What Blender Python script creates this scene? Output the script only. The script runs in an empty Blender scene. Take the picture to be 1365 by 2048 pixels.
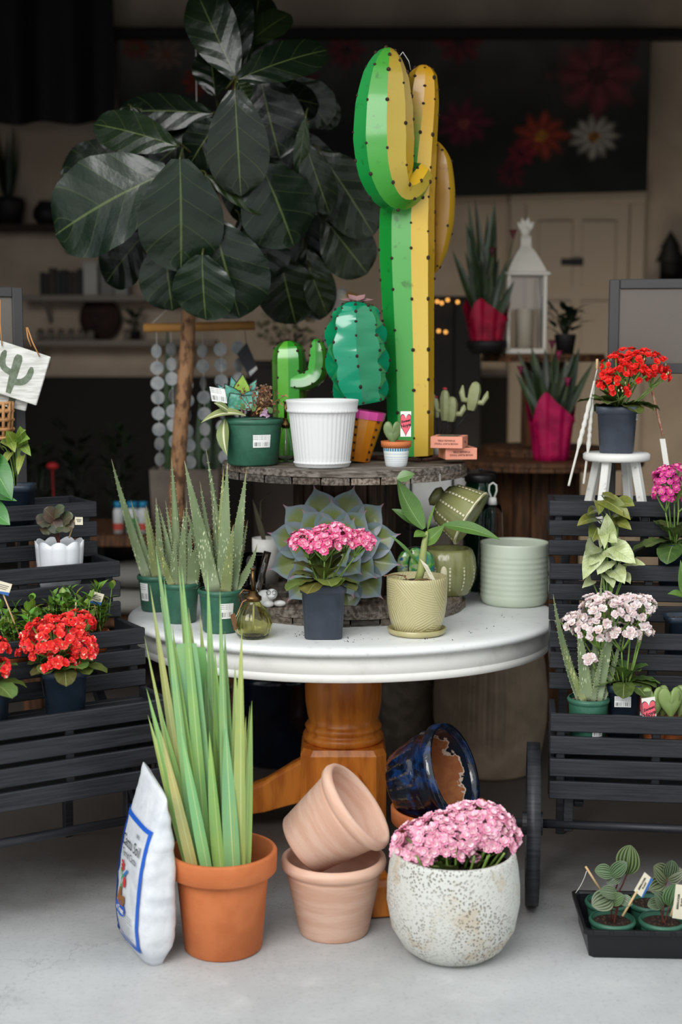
import bpy, bmesh, math, random
from mathutils import Vector, Matrix, noise as mnoise
R = random.Random(7)
PI = math.pi
V = Vector
scn = bpy.context.scene
COL = scn.collection
# ------------------------------------------------------------------ camera model (1365 x 2048 frame)
F, CX, CY, Y0, H = 2800.0, 682.5, 1024.0, 700.0, 1.643
PITCH = math.atan((CY - Y0) / F)
cp, sp = math.cos(PITCH), math.sin(PITCH)
def ray(px, py):
    a, b = (px - CX) / F, (py - CY) / F
    return V((a, cp - b * sp, -sp - b * cp))
def at(px, py, D):
    d = ray(px, py); t = D / d.y
    return V((d.x * t, D, H + d.z * t))
def atz(px, py, z):
    d = ray(px, py); t = (z - H) / d.z
    return V((d.x * t, d.y * t, z))
def mpp(D, py=1024):
    return D / ray(682, py).y / F
cam_d = bpy.data.cameras.new('camera'); cam = bpy.data.objects.new('camera', cam_d); COL.objects.link(cam)
cam.location = (0, 0, H); cam.rotation_euler = (PI / 2 - PITCH, 0, 0)
cam_d.sensor_fit = 'VERTICAL'; cam_d.sensor_height = 36.0; cam_d.lens = F / 2048 * 36.0
cam_d.clip_start = 0.05; cam_d.clip_end = 200
cam_d.dof.use_dof = True; cam_d.dof.focus_distance = 4.25; cam_d.dof.aperture_fstop = 1.5
scn.camera = cam
# ------------------------------------------------------------------ colours / materials
def lin(c):
    return c / 12.92 if c <= .04045 else ((c + .055) / 1.055) ** 2.4
def hx(s, a=1.0):
    s = s.lstrip('#')
    return (lin(int(s[0:2], 16) / 255), lin(int(s[2:4], 16) / 255), lin(int(s[4:6], 16) / 255), a)
class NT:
    def __init__(s, name):
        s.m = bpy.data.materials.new(name); s.m.use_nodes = True
        s.t = s.m.node_tree; s.t.nodes.clear()
        s.out = s.n('ShaderNodeOutputMaterial'); s.b = s.n('ShaderNodeBsdfPrincipled')
        s.t.links.new(s.b.outputs[0], s.out.inputs[0])
    def n(s, ty, **kw):
        x = s.t.nodes.new(ty)
        for k, v in kw.items(): setattr(x, k, v)
        return x
    def l(s, a, b): s.t.links.new(a, b)
    def put(s, sock, v):
        if hasattr(v, 'is_linked') or hasattr(v, 'links'): s.l(v, sock)
        else: sock.default_value = v
    def math(s, op, a, b=0.0, c=None, clamp=False):
        x = s.n('ShaderNodeMath', operation=op); x.use_clamp = clamp
        s.put(x.inputs[0], a); s.put(x.inputs[1], b)
        if c is not None: s.put(x.inputs[2], c)
        return x.outputs[0]
    def mix(s, f, a, b, blend='MIX'):
        x = s.n('ShaderNodeMix', data_type='RGBA', blend_type=blend)
        s.put(x.inputs[0], f); s.put(x.inputs[6], a); s.put(x.inputs[7], b)
        return x.outputs[2]
    def ramp(s, f, a, b):          # smooth 0..1 between a and b
        x = s.n('ShaderNodeMapRange'); x.interpolation_type = 'SMOOTHSTEP'
        s.put(x.inputs[0], f); x.inputs[1].default_value = a; x.inputs[2].default_value = b
        return x.outputs[0]
    def obj(s, sc=(1, 1, 1)):
        tc = s.n('ShaderNodeTexCoord'); mp = s.n('ShaderNodeMapping'); mp.inputs['Scale'].default_value = sc
        s.l(tc.outputs['Object'], mp.inputs[0]); return mp.outputs[0]
    def noise(s, vec, sc, det=4, rough=.55, dist=0):
        x = s.n('ShaderNodeTexNoise'); x.inputs['Scale'].default_value = sc; x.inputs['Detail'].default_value = det
        x.inputs['Roughness'].default_value = rough; x.inputs['Distortion'].default_value = dist
        if vec is not None: s.l(vec, x.inputs['Vector'])
        return x.outputs[0]
    def voro(s, vec, sc, feature='F1', rnd=1):
        x = s.n('ShaderNodeTexVoronoi', feature=feature); x.inputs['Scale'].default_value = sc
        x.inputs['Randomness'].default_value = rnd
        if vec is not None: s.l(vec, x.inputs['Vector'])
        return x
    def bump(s, h, st, dist=.01):
        x = s.n('ShaderNodeBump'); x.inputs['Strength'].default_value = st; x.inputs['Distance'].default_value = dist
        s.l(h, x.inputs['Height']); s.l(x.outputs[0], s.b.inputs['Normal']); return x
    def setp(s, **kw):
        for k, v in kw.items(): s.put(s.b.inputs[k.replace('_', ' ')], v)
    def attr(s):
        return s.n('ShaderNodeAttribute', attribute_name='Col').outputs['Color']
    def uv(s):
        u = s.n('ShaderNodeUVMap', uv_map='UVMap'); sx = s.n('ShaderNodeSeparateXYZ'); s.l(u.outputs[0], sx.inputs[0])
        return sx.outputs[0], sx.outputs[1]
MATS = {}
def M(name, col, rough=.5, c2=None, ns=12, amt=1.0, stretch=(1, 1, 1), bump=0, bs=60, metal=0, coat=0, trans=0, ior=1.45, spec=.5, vcol=False, emis=0, sub=0, lo=.35, hi=.65):
    if name in MATS: return MATS[name]
    t = NT(name)
    base = hx(col) if isinstance(col, str) else col
    vec = t.obj(stretch)
    if vcol: base = t.attr()
    if c2:
        f = t.ramp(t.noise(vec, ns), lo, hi)
        if amt != 1: f = t.math('MULTIPLY', f, amt)
        if vcol: base = t.mix(f, base, t.mix(1.0, base, hx(c2), 'MULTIPLY'))
        else: base = t.mix(f, base, hx(c2))
    t.put(t.b.inputs['Base Color'], base)
    t.setp(Roughness=rough, Metallic=metal, IOR=ior)
    t.b.inputs['Specular IOR Level'].default_value = spec
    t.b.inputs['Coat Weight'].default_value = coat; t.b.inputs['Coat Roughness'].default_value = .12
    t.b.inputs['Transmission Weight'].default_value = trans
    if sub:
        t.b.inputs['Subsurface Weight'].default_value = sub; t.b.inputs['Subsurface Scale'].default_value = .01
    if emis:
        t.put(t.b.inputs['Emission Color'], base); t.b.inputs['Emission Strength'].default_value = emis
    if bump: t.bump(t.noise(vec, bs, 5), bump)
    MATS[name] = t.m
    return t.m
def leafmat(name, col, vein, n=7, k=.9, rough=.4, c2=None, ns=9, mw=.02, vw=.05, vamt=.6, spec=.5, bump=.15, back=None):
    if name in MATS: return MATS[name]
    t = NT(name); u, v = t.uv()
    d = t.math('ABSOLUTE', t.math('SUBTRACT', u, .5))
    mid = t.math('SUBTRACT', 1.0, t.ramp(d, mw * .5, mw))
    ph = t.math('FRACT', t.math('SUBTRACT', t.math('MULTIPLY', v, n), t.math('MULTIPLY', d, k * n * .5)))
    sv = t.math('SUBTRACT', 1.0, t.ramp(t.math('ABSOLUTE', t.math('SUBTRACT', ph, .5)), vw * .4, vw))
    vein_f = t.math('MAXIMUM', mid, t.math('MULTIPLY', sv, vamt))
    base = t.attr()
    tint = t.mix(t.ramp(t.noise(t.obj(), ns), .35, .65), hx(col), hx(c2 or col))
    base = t.mix(1.0, tint, base, 'MULTIPLY')
    if back:
        g = t.n('ShaderNodeNewGeometry'); base = t.mix(g.outputs['Backfacing'], base, hx(back))
    t.put(t.b.inputs['Base Color'], t.mix(vein_f, base, hx(vein)))
    t.setp(Roughness=rough); t.b.inputs['Specular IOR Level'].default_value = spec
    hgt = t.math('ADD', t.math('MULTIPLY', t.noise(t.obj(), 35), .5), t.math('MULTIPLY', vein_f, -1.0))
    t.bump(hgt, bump, .004)
    MATS[name] = t.m
    return t.m
# ------------------------------------------------------------------ mesh builder
class MB:
    def __init__(s): s.v = []; s.f = []; s.sm = []; s.mi = []; s.uv = []; s.c = []
    def add(s, g, smooth=True, mi=0, col=(1, 1, 1, 1), mat=None):
        vs, fs = g[0], g[1]; uv = g[2] if len(g) > 2 and g[2] else None
        fc = g[3] if len(g) > 3 else None
        o = len(s.v)
        for i, p in enumerate(vs):
            p = V(p)
            s.v.append(mat @ p if mat is not None else p); s.uv.append(uv[i] if uv else (0, 0))
        for j, f in enumerate(fs):
            s.f.append([i + o for i in f]); s.sm.append(smooth); s.mi.append(mi); s.c.append(fc[j] if fc else col)
        return s
    def build(s, name, mats, parent=None, loc=None, rot=None, label=None):
        me = bpy.data.meshes.new(name)
        me.from_pydata([tuple(p) for p in s.v], [], s.f)
        for m in (mats if isinstance(mats, (list, tuple)) else [mats]): me.materials.append(m)
        me.polygons.foreach_set('use_smooth', s.sm); me.polygons.foreach_set('material_index', s.mi)
        me.uv_layers.new(name='UVMap'); me.color_attributes.new('Col', 'FLOAT_COLOR', 'CORNER'); ul = me.uv_layers['UVMap']; ca = me.color_attributes['Col']
        ub = []; cb = []
        for p in me.polygons:
            for li in p.loop_indices:
                ub.extend(s.uv[me.loops[li].vertex_index]); cb.extend(s.c[p.index])
        ul.data.foreach_set('uv', ub); ca.data.foreach_set('color', cb)
        me.update()
        o = bpy.data.objects.new(name, me); COL.objects.link(o)
        if parent is not None: o.parent = parent
        if loc is not None: o.location = loc
        if rot is not None: o.rotation_euler = rot
        if label: o['label'] = label
        return o
def B(name, mats, parent, *geos, smooth=True, label=None, loc=None, rot=None, col=(1, 1, 1, 1)):
    mb = MB()
    for g in geos: mb.add(g, smooth, col=col)
    return mb.build(name, mats, parent, label=label, loc=loc, rot=rot)
def tag(o, label, cat, group=None):
    o['label'] = label; o['category'] = cat
    if group: o['group'] = group
    return o
def thing(name, label, cat, loc=(0, 0, 0), rz=0, group=None, rot=None):
    o = bpy.data.objects.new(name, None); COL.objects.link(o)
    o.empty_display_size = .05
    o.location = loc; o.rotation_euler = rot if rot else (0, 0, rz)
    return tag(o, label, cat, group)
def struct(o):
    o['kind'] = 'structure'; return o
def dup(src, loc=None, rz=None, label=None, parent=None):
    r = src.copy(); COL.objects.link(r)
    if parent is not None: r.parent = parent
    if loc is not None: r.location = loc
    if rz is not None: r.rotation_euler = (0, 0, rz)
    if label: r['label'] = label
    for ch in list(src.children): dup(ch, parent=r)
    return r
# ------------------------------------------------------------------ shapes: return (verts, faces, uvs)
def lathe(prof, n=48, mod=None, cx=0, cy=0, cz=0):
    vs, fs, uv = [], [], []
    m = len(prof)
    for i, (r, z) in enumerate(prof):
        for j in range(n):
            a = 2 * PI * j / n
            rr = mod(a, r, z, i) if mod else r
            vs.append((cx + rr * math.cos(a), cy + rr * math.sin(a), cz + z)); uv.append((j / n, i / (m - 1)))
    for i in range(m - 1):
        for j in range(n):
            k = (j + 1) % n
            fs.append((i * n + j, i * n + k, (i + 1) * n + k, (i + 1) * n + j))
    return vs, fs, uv
def loft(rings, cap0=True, cap1=True):
    vs, fs = [], []
    n = len(rings[0])
    for r in rings: vs.extend(r)
    for i in range(len(rings) - 1):
        for j in range(n):
            k = (j + 1) % n
            fs.append((i * n + j, i * n + k, (i + 1) * n + k, (i + 1) * n + j))
    if cap0: fs.append(tuple(reversed(range(n))))
    if cap1: fs.append(tuple(range((len(rings) - 1) * n, len(rings) * n)))
    return vs, fs, None
def sqring(h, z, n=8, p=6.0):
    out = []
    for j in range(n * 4):
        a = 2 * PI * (j + .5) / (n * 4); c, s = math.cos(a), math.sin(a)
        k = (abs(c) ** p + abs(s) ** p) ** (-1 / p)
        out.append((h * k * c, h * k * s, z))
    return out
def bez(p0, p1, p2, n):
    return [p0 * (1 - t) ** 2 + p1 * 2 * t * (1 - t) + p2 * t * t for t in [i / n for i in range(n + 1)]]
def smoothpath(pts, k=4):
    out = []
    pts = [V(p) for p in pts]
    for i in range(len(pts) - 1):
        a, b, c, d = pts[max(i - 1, 0)], pts[i], pts[i + 1], pts[min(i + 2, len(pts) - 1)]
        for j in range(k):
            t = j / k
            out.append(.5 * ((2 * b) + (c - a) * t + (2 * a - 5 * b + 4 * c - d) * t * t + (3 * b - a - 3 * c + d) * t ** 3))
    out.append(pts[-1]); return out
def interp(vals, t):
    x = t * (len(vals) - 1); i = min(int(x), len(vals) - 2); f = x - i
    return vals[i] * (1 - f) + vals[i + 1] * f
def tube(pts, rad, n=8, cap=True):
    pts = [V(p) for p in pts]; m = len(pts)
    rings = []; side = None
    for i in range(m):
        t = (pts[min(i + 1, m - 1)] - pts[max(i - 1, 0)]).normalized()
        if side is None:
            side = t.cross(V((0, 0, 1)))
            if side.length < .1: side = t.cross(V((0, 1, 0)))
        side = (side - t * side.dot(t)).normalized(); up = side.cross(t)
        r = rad if not isinstance(rad, (list, tuple)) else (rad[i] if len(rad) == m else interp(rad, i / (m - 1)))
        rings.append([tuple(pts[i] + (side * math.cos(2 * PI * j / n) + up * math.sin(2 * PI * j / n)) * r) for j in range(n)])
    return loft(rings, cap, cap)
def bx(c, s, bev=.003, mat=None):
    b = bmesh.new(); bmesh.ops.create_cube(b, size=1)
    bmesh.ops.scale(b, vec=s, verts=b.verts)
    if bev: bmesh.ops.bevel(b, geom=list(b.edges), offset=min(bev, min(s) * .45), segments=1, affect='EDGES', profile=.5)
    if mat is not None: bmesh.ops.transform(b, matrix=mat, verts=b.verts)
    bmesh.ops.translate(b, vec=c, verts=b.verts)
    b.verts.index_update()
    g = ([tuple(v.co) for v in b.verts], [[v.index for v in f.verts] for f in b.faces], None)
    b.free(); return g
def bar(p, q, w, t, up=V((0, 0, 1)), bev=.002):
    p, q = V(p), V(q); d = q - p; L = d.length; x = d.normalized(); y = up.cross(x).normalized(); z = x.cross(y)
    m = Matrix((x, y, z)).transposed()
    return bx(tuple((p + q) / 2), (L, w, t), bev, m.to_4x4())
def ball(c, r, s=(1, 1, 1), nu=12, nv=8, mat=None):
    vs, fs = [], []
    for i in range(nv + 1):
        th = PI * i / nv
        for j in range(nu):
            a = 2 * PI * j / nu
            p = V((math.sin(th) * math.cos(a) * r * s[0], math.sin(th) * math.sin(a) * r * s[1], math.cos(th) * r * s[2]))
            if mat is not None: p = mat @ p
            vs.append(tuple(p + V(c)))
    for i in range(nv):
        for j in range(nu):
            k = (j + 1) % nu
            fs.append((i * nu + j, (i + 1) * nu + j, (i + 1) * nu + k, i * nu + k))
    return vs, fs, None
SH = {'ovate': [.12, .62, .92, 1, .95, .8, .55, .25, .02], 'fiddle': [.1, .42, .6, .72, .88, 1, 1, .9, .68, .06], 'lance': [.2, .6, .85, 1, .95, .8, .58, .32, .01],
      'heart': [.72, .95, 1, .95, .86, .72, .52, .28, .01], 'round': [.15, .68, .9, 1, 1, .95, .82, .6, .03], 'arrow': [.8, .95, .98, .9, .78, .62, .43, .22, .01],
      'spoon': [.2, .28, .4, .6, .82, .97, 1, .9, .7, .1], 'strap': [.75, .9, 1, 1, .95, .85, .7, .5, .28, .01], 'cut': [.8, .9, 1, 1, 1, 1, 1, .98, .96, .9]}
def arcw(peak, base=.12, end=.02, p=.5, q=.5):
    out = []
    for i in range(25):
        t = i / 24
        if t < peak: out.append(base + (1 - base) * (1 - (1 - t / peak) ** 2) ** (p * 1.4))
        else: out.append(max(end, (1 - ((t - peak) / (1 - peak)) ** 2) ** q))
    return out
SH['fiddle'] = arcw(.6, .2, .03, .75, .5); SH['round'] = arcw(.5, .25, .03, .5, .5); SH['broad'] = arcw(.42, .15, .02, .6, .68); SH['spoon'] = arcw(.62, .2, .03, .9, .5)
def leaf(p0, p1, w, nrm, bend=.1, fold=.15, shape='ovate', wave=0, n=10, m=6, waves=3, twist=0, droop=None):
    p0, p1, nrm = V(p0), V(p1), V(nrm).normalized(); L = (p1 - p0).length
    mid = (p0 + p1) / 2 + nrm * bend * L
    if droop is not None: mid = mid + V(droop)
    T_ = [(1 - math.cos(PI * i / n)) / 2 * .6 + .4 * i / n for i in range(n + 1)]
    sp_ = [p0 * (1 - t) ** 2 + mid * 2 * t * (1 - t) + p1 * t * t for t in T_]; tab = SH[shape]
    vs, fs, uv = [], [], []
    ph = R.random() * 6
    for i in range(n + 1):
        t = T_[i]
        tg = (sp_[min(i + 1, n)] - sp_[max(i - 1, 0)]).normalized()
        sd = tg.cross(nrm).normalized(); nn = sd.cross(tg)
        if twist: sd, nn = sd * math.cos(twist * t) + nn * math.sin(twist * t), nn * math.cos(twist * t) - sd * math.sin(twist * t)
        hw = interp(tab, t) * w / 2
        for j in range(m + 1):
            s = j / m * 2 - 1
            wv = wave * w * math.sin(t * waves * 2 * PI + ph + (1 if s > 0 else 0)) * s * s
            lb = .2 * L * abs(s) ** 1.5 * (1 - t) ** 3 if shape in ('arrow', 'heart') else 0
            p = sp_[i] - tg * lb + sd * s * hw * math.cos(fold * abs(s)) + nn * (abs(s) * hw * math.sin(fold) + wv)
            vs.append(tuple(p)); uv.append((j / m, t))
    for i in range(n):
        for j in range(m):
            a = i * (m + 1) + j
            fs.append((a, a + 1, a + m + 2, a + m + 1))
    return vs, fs, uv
def succ(p0, p1, w, nrm, bend=.1, thick=.35, n=14, k=10):
    """fleshy tapering aloe leaf: crescent cross-section"""
    p0, p1, nrm = V(p0), V(p1), V(nrm).normalized(); L = (p1 - p0).length
    pts = bez(p0, (p0 + p1) / 2 + nrm * bend * L, p1, n); rings = []; uv = []
    for i in range(n + 1):
        t = i / n
        tg = (pts[min(i + 1, n)] - pts[max(i - 1, 0)]).normalized()
        sd = tg.cross(nrm).normalized(); nn = sd.cross(tg)
        hw = w / 2 * max(.02, (1 - t ** 1.35) ** .9 * (.85 + .15 * math.sin(t * 3)))
        ring = []
        for j in range(k):
            a = 2 * PI * j / k
            x, y = math.cos(a), math.sin(a)
            y = y * thick if y < 0 else y * thick * .25
            ring.append(tuple(pts[i] + sd * x * hw + nn * (y * hw + .22 * hw * x * x))); uv.append((j / k, t))
        rings.append(ring)
    g = loft(rings); return g[0], g[1], uv
def teeth(p0, p1, w, nrm, bend, n=13, size=.004):
    out = []; p0, p1, nrm = V(p0), V(p1), V(nrm).normalized(); L = (p1 - p0).length
    pts = bez(p0, (p0 + p1) / 2 + nrm * bend * L, p1, n)
    for i in range(1, n - 1):
        t = i / n; tg = (pts[i + 1] - pts[i - 1]).normalized(); sd = tg.cross(nrm).normalized()
        hw = w / 2 * max(.02, (1 - t ** 1.35) ** .9 * (.85 + .15 * math.sin(t * 3)))
        for s in (-1, 1):
            b = pts[i] + sd * s * hw * .97 + nrm * hw * .2; a = tg * size * .45; c = nrm * size * .3
            out.append(([tuple(b - a), tuple(b + a), tuple(b + c), tuple(b + sd * s * size + a)], [(0, 1, 3), (1, 2, 3), (2, 0, 3)], None))
    return out
def ribbed(path, radii, nr, depth, colf, k=4, scal=0, ns=0, rot0=0, cap=True, flat=1):
    """ribbed (star section) tube along a path; colf(mid angle, t) -> colour of that facet"""
    P = smoothpath(path, k); m = len(P); rings = []; ridge = []
    ref = V((1, 0, 0))
    frames = [None] * m
    for i in range(m - 1, -1, -1):
        tg = (P[min(i + 1, m - 1)] - P[max(i - 1, 0)]).normalized()
        ref = (ref - tg * ref.dot(tg)).normalized(); frames[i] = (ref, tg.cross(ref))
    for i in range(m):
        t = i / (m - 1); sd, up = frames[i]
        r = interp(radii, t)
        ring = []
        for j in range(nr * 2):
            a = rot0 + PI * j / nr; rr = (r * (1 + (scal * (abs(math.sin(t * ns * PI + (PI / 2 if j % 4 else 0))) - .6) if ns else 0))) if j % 2 == 0 else r * (1 - depth)
            ring.append(P[i] + (sd * math.cos(a) + up * math.sin(a) * flat) * rr)
        rings.append(ring)
        ridge.append([ring[j] for j in range(0, nr * 2, 2)])
    vs, fs, fc = [], [], []
    n = nr * 2
    for st in range(nr):                     # every welded strip keeps its own edge vertices: crisp ridges
        o = len(vs); a = rot0 + PI * (2 * st + 1) / nr
        for r in rings: vs.extend(tuple(r[(2 * st + q) % n]) for q in range(3))
        for i in range(m - 1):
            for q in range(2):
                fs.append((o + i * 3 + q, o + i * 3 + q + 1, o + i * 3 + q + 4, o + i * 3 + q + 3)); fc.append(colf(a, i / (m - 1), 2 * st + q))
    if cap:
        for rr_, t_ in ((rings[0][::-1], 0), (rings[-1], 1)):
            o = len(vs); vs.extend(tuple(p) for p in rr_); fs.append(tuple(range(o, o + n))); fc.append(colf(0, t_, 0))
    return (vs, fs, None, fc), ridge
def disc(c, r, z=0, n=32, bumpy=0):
    prof = [(0, 0)] + [(r * i / 6, 0) for i in range(1, 7)]
    g = lathe(prof, n); vs = []
    for x, y, zz in g[0]:
        vs.append((x + c[0], y + c[1], z + (R.uniform(-bumpy, bumpy) if math.hypot(x, y) < r * .95 else 0)))
    return vs, [tuple(f) for f in g[1]], g[2]
def text2d(s, size, bold=0.0, sx=1.0):
    cu = bpy.data.curves.new('t', 'FONT'); cu.body = s; cu.size = size; cu.align_x = 'CENTER'; cu.align_y = 'CENTER'; cu.offset = bold; cu.resolution_u = 3
    o = bpy.data.objects.new('t', cu); COL.objects.link(o)
    dg = bpy.context.evaluated_depsgraph_get(); dg.update()
    me = bpy.data.meshes.new_from_object(o.evaluated_get(dg), depsgraph=dg)
    vs = [(v.co.x * sx, v.co.y, 0) for v in me.vertices]; fs = [tuple(p.vertices) for p in me.polygons]
    bpy.data.objects.remove(o); bpy.data.curves.remove(cu); bpy.data.meshes.remove(me)
    return vs, fs, None
def poly(pts, z=0):
    return [(p[0], p[1], z) for p in pts], [tuple(range(len(pts)))], None
def remap(g, f):
    return [tuple(f(V(p))) for p in g[0]], g[1], g[2] if len(g) > 2 else None
def ell(cx, cy, rx, ry, n=20, a0=0):
    return [(cx + rx * math.cos(2 * PI * i / n + a0), cy + ry * math.sin(2 * PI * i / n + a0)) for i in range(n)]
def patch(Rr, a0, da, z0, z1, n=8, taper=0):
    """curved sticker on a round pot"""
    vs, fs, uv = [], [], []
    for i in range(n + 1):
        a = a0 + da * (i / n - .5)
        for k in (0, 1):
            z = z1 if k else z0; r = Rr + (taper * (z - z0) if k else 0)
            vs.append((r * math.cos(a), r * math.sin(a), z)); uv.append((i / n, k))
    for i in range(n): fs.append((2 * i, 2 * i + 2, 2 * i + 3, 2 * i + 1))
    return vs, fs, uv
def quad(c, x, y):
    c, x, y = V(c), V(x), V(y)
    return [tuple(c - x - y), tuple(c + x - y), tuple(c + x + y), tuple(c - x + y)], [(0, 1, 2, 3)], [(0, 0), (1, 0), (1, 1), (0, 1)]
# ------------------------------------------------------------------ shared materials
m_black = M('black_paint', '#2b2d32', .45, c2='#1a1b1f', ns=9, stretch=(.6, 16, 16), bump=.12, bs=25, spec=.45)
m_white = M('white_paint', '#eae9e3', .45, c2='#d5d4cd', ns=9, lo=.5, hi=.75, bump=.05, bs=40)
m_table = M('worn_white_paint', '#e6e8e7', .42, c2='#cacccb', ns=30, lo=.55, hi=.8, bump=.06, bs=45)
m_amber = M('amber_stained_wood', '#de8630', .36, c2='#b86420', ns=5, stretch=(5, 5, 1), bump=.05, bs=30, coat=.08)
m_soil = M('potting_soil', '#2a1b12', .95, c2='#6b5140', ns=160, lo=.55, hi=.66, bump=.9, bs=140)
m_perl = M('soil_with_perlite', '#2c1d14', .95, c2='#c9b49a', ns=190, lo=.58, hi=.64, bump=.9, bs=160)
m_wood_old = M('weathered_wood', '#ffffff', .8, c2='#8f857b', ns=16, stretch=(.5, 6, 6), bump=.4, bs=26, vcol=True)
m_wood_oldx = M('weathered_wood_cross', '#ffffff', .8, c2='#8f8378', ns=16, stretch=(6, .6, 6), bump=.4, bs=26, vcol=True)
m_wood_dark = M('dark_core_wood', '#4a3524', .75, c2='#271a11', ns=6, stretch=(12, 12, 1), bump=.4, bs=20)
m_wood_shop = M('brown_shop_wood', '#6b4527', .7, c2='#3b2413', ns=5, stretch=(9, 9, 1), bump=.3, bs=20)
m_green_pot = M('green_nursery_plastic', '#356652', .42, c2='#2f5c49', ns=30, bump=.04, bs=120)
m_slate_pot = M('slate_plastic', '#3d4552', .45, c2='#353c48', ns=20, bump=.03, bs=150)
m_navy_pot = M('navy_plastic', '#23303f', .42, c2='#1c2834', ns=20, bump=.03, bs=150)
m_terra = M('orange_terracotta', '#c97443', .75, c2='#b96636', ns=8, bump=.12, bs=70)
m_clay = M('pale_pink_clay', '#e0bba6', .85, c2='#d2a68e', ns=5, stretch=(1, 1, 7), bump=.2, bs=90)
m_wire = M('black_wire', '#141414', .45)
m_steel = M('brushed_steel', '#b9b7b0', .3, metal=1)
m_paper = M('white_paper', '#e6e4dd', .7)
m_ink = M('black_ink', '#1b1b1d', .8)
m_stick = M('pale_stick_wood', '#c9a97d', .8)
m_rust = M('rusty_weld', '#3a2016', .75, c2='#1a0f0b', ns=60, bump=.4, bs=150)
m_paint = M('weathered_painted_metal', '#ffffff', .36, c2='#8a6440', ns=26, lo=.62, hi=.74, amt=.5, vcol=True, coat=.35, bump=.03, bs=14)
m_shiny = M('glossy_painted_metal', '#ffffff', .2, vcol=True, coat=.6, bump=.12, bs=9, c2='#7d8a6c', ns=30, lo=.66, hi=.76, amt=.5)
m_vcol = M('printed_colour', '#ffffff', .6, vcol=True)
m_glass = M('clear_glass', '#ffffff', .03, trans=1)
m_brass = M('aged_brass', '#6f5638', .35, metal=1)
m_twine = M('tan_twine', '#b98552', .85)
m_stem = M('green_stem', '#7d9a4a', .55, c2='#5c7a35', ns=30)
m_petal = M('petal', '#ffffff', .6, vcol=True, sub=.05)
m_dkleaf = leafmat('dark_plant_leaf', '#2c3d24', '#52683c', c2='#1c2818', rough=.45)
def stickermat():
    t = NT('price_sticker'); u, v = t.uv()
    bars = t.math('GREATER_THAN', t.noise(t.n('ShaderNodeCombineXYZ').outputs[0], 1), 2)
    cb = t.n('ShaderNodeCombineXYZ'); t.l(t.math('MULTIPLY', u, 60), cb.inputs[0])
    wn = t.n('ShaderNodeTexWhiteNoise', noise_dimensions='1D'); t.l(t.math('FLOOR', t.math('MULTIPLY', u, 46)), wn.inputs['W'])
    bar_ = t.math('GREATER_THAN', wn.outputs[0], .5)
    inb = t.math('MULTIPLY', t.math('MULTIPLY', t.math('GREATER_THAN', v, .1), t.math('LESS_THAN', v, .42)), t.math('MULTIPLY', t.math('GREATER_THAN', u, .06), t.math('LESS_THAN', u, .94)))
    b1 = t.math('MULTIPLY', bar_, inb)
    wn2 = t.n('ShaderNodeTexWhiteNoise', noise_dimensions='1D'); t.l(t.math('FLOOR', t.math('MULTIPLY', u, 70)), wn2.inputs['W'])
    ln = t.math('MULTIPLY', t.math('GREATER_THAN', v, .62), t.math('LESS_THAN', t.math('FRACT', t.math('MULTIPLY', v, 8)), .4))
    b2 = t.math('MULTIPLY', t.math('MULTIPLY', ln, t.math('GREATER_THAN', wn2.outputs[0], .35)), t.math('MULTIPLY', t.math('LESS_THAN', u, .75), t.math('LESS_THAN', v, .93)))
    t.put(t.b.inputs['Base Color'], t.mix(t.math('MULTIPLY', t.math('MAXIMUM', b1, b2), .7), hx('#ebebe8'), hx('#33343a')))
    t.setp(Roughness=.55); return t.m
m_stick_lbl = stickermat()
# ------------------------------------------------------------------ light
w = bpy.data.worlds.new('overcast_sky'); scn.world = w; w.use_nodes = True
wt = w.node_tree; wt.nodes.clear()
wo = wt.nodes.new('ShaderNodeOutputWorld'); wb = wt.nodes.new('ShaderNodeBackground'); wc = wt.nodes.new('ShaderNodeTexCoord')
ws = wt.nodes.new('ShaderNodeSeparateXYZ'); wr = wt.nodes.new('ShaderNodeValToRGB')
wt.links.new(wc.outputs['Generated'], ws.inputs[0]); wt.links.new(ws.outputs[2], wr.inputs[0])
wr.color_ramp.elements[0].position = 0; wr.color_ramp.elements[0].color = (.62, .655, .67, 1)
wr.color_ramp.elements[1].position = .55; wr.color_ramp.elements[1].color = (.99, 1.03, 1.05, 1)
wt.links.new(wr.outputs[0], wb.inputs[0]); wb.inputs[1].default_value = 1.08
wt.links.new(wb.outputs[0], wo.inputs[0])
def area(name, loc, target, sx, sy, power, col=(1, 1, 1)):
    l = bpy.data.lights.new(name, 'AREA'); l.shape = 'RECTANGLE'; l.size = sx; l.size_y = sy; l.energy = power; l.color = col
    o = bpy.data.objects.new(name, l); COL.objects.link(o); o.location = loc
    o.rotation_euler = (V(target) - V(loc)).to_track_quat('-Z', 'Y').to_euler(); return o
area('bright_sky_light', (-2.2, -1.0, 4.6), (0, 4.6, .9), 4.5, 3.0, 320, (1.0, .99, .97))
area('added_wall_fill', (.9, 7.0, .45), (.6, 8.7, 1.9), 2.4, .3, 11, (1, .87, .66))  # unseen warm fill light added to brighten the back wall
scn.view_settings.view_transform = 'Standard'; scn.view_settings.look = 'None'
scn.view_settings.exposure = 0.0; scn.view_settings.gamma = 1.0
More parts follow.
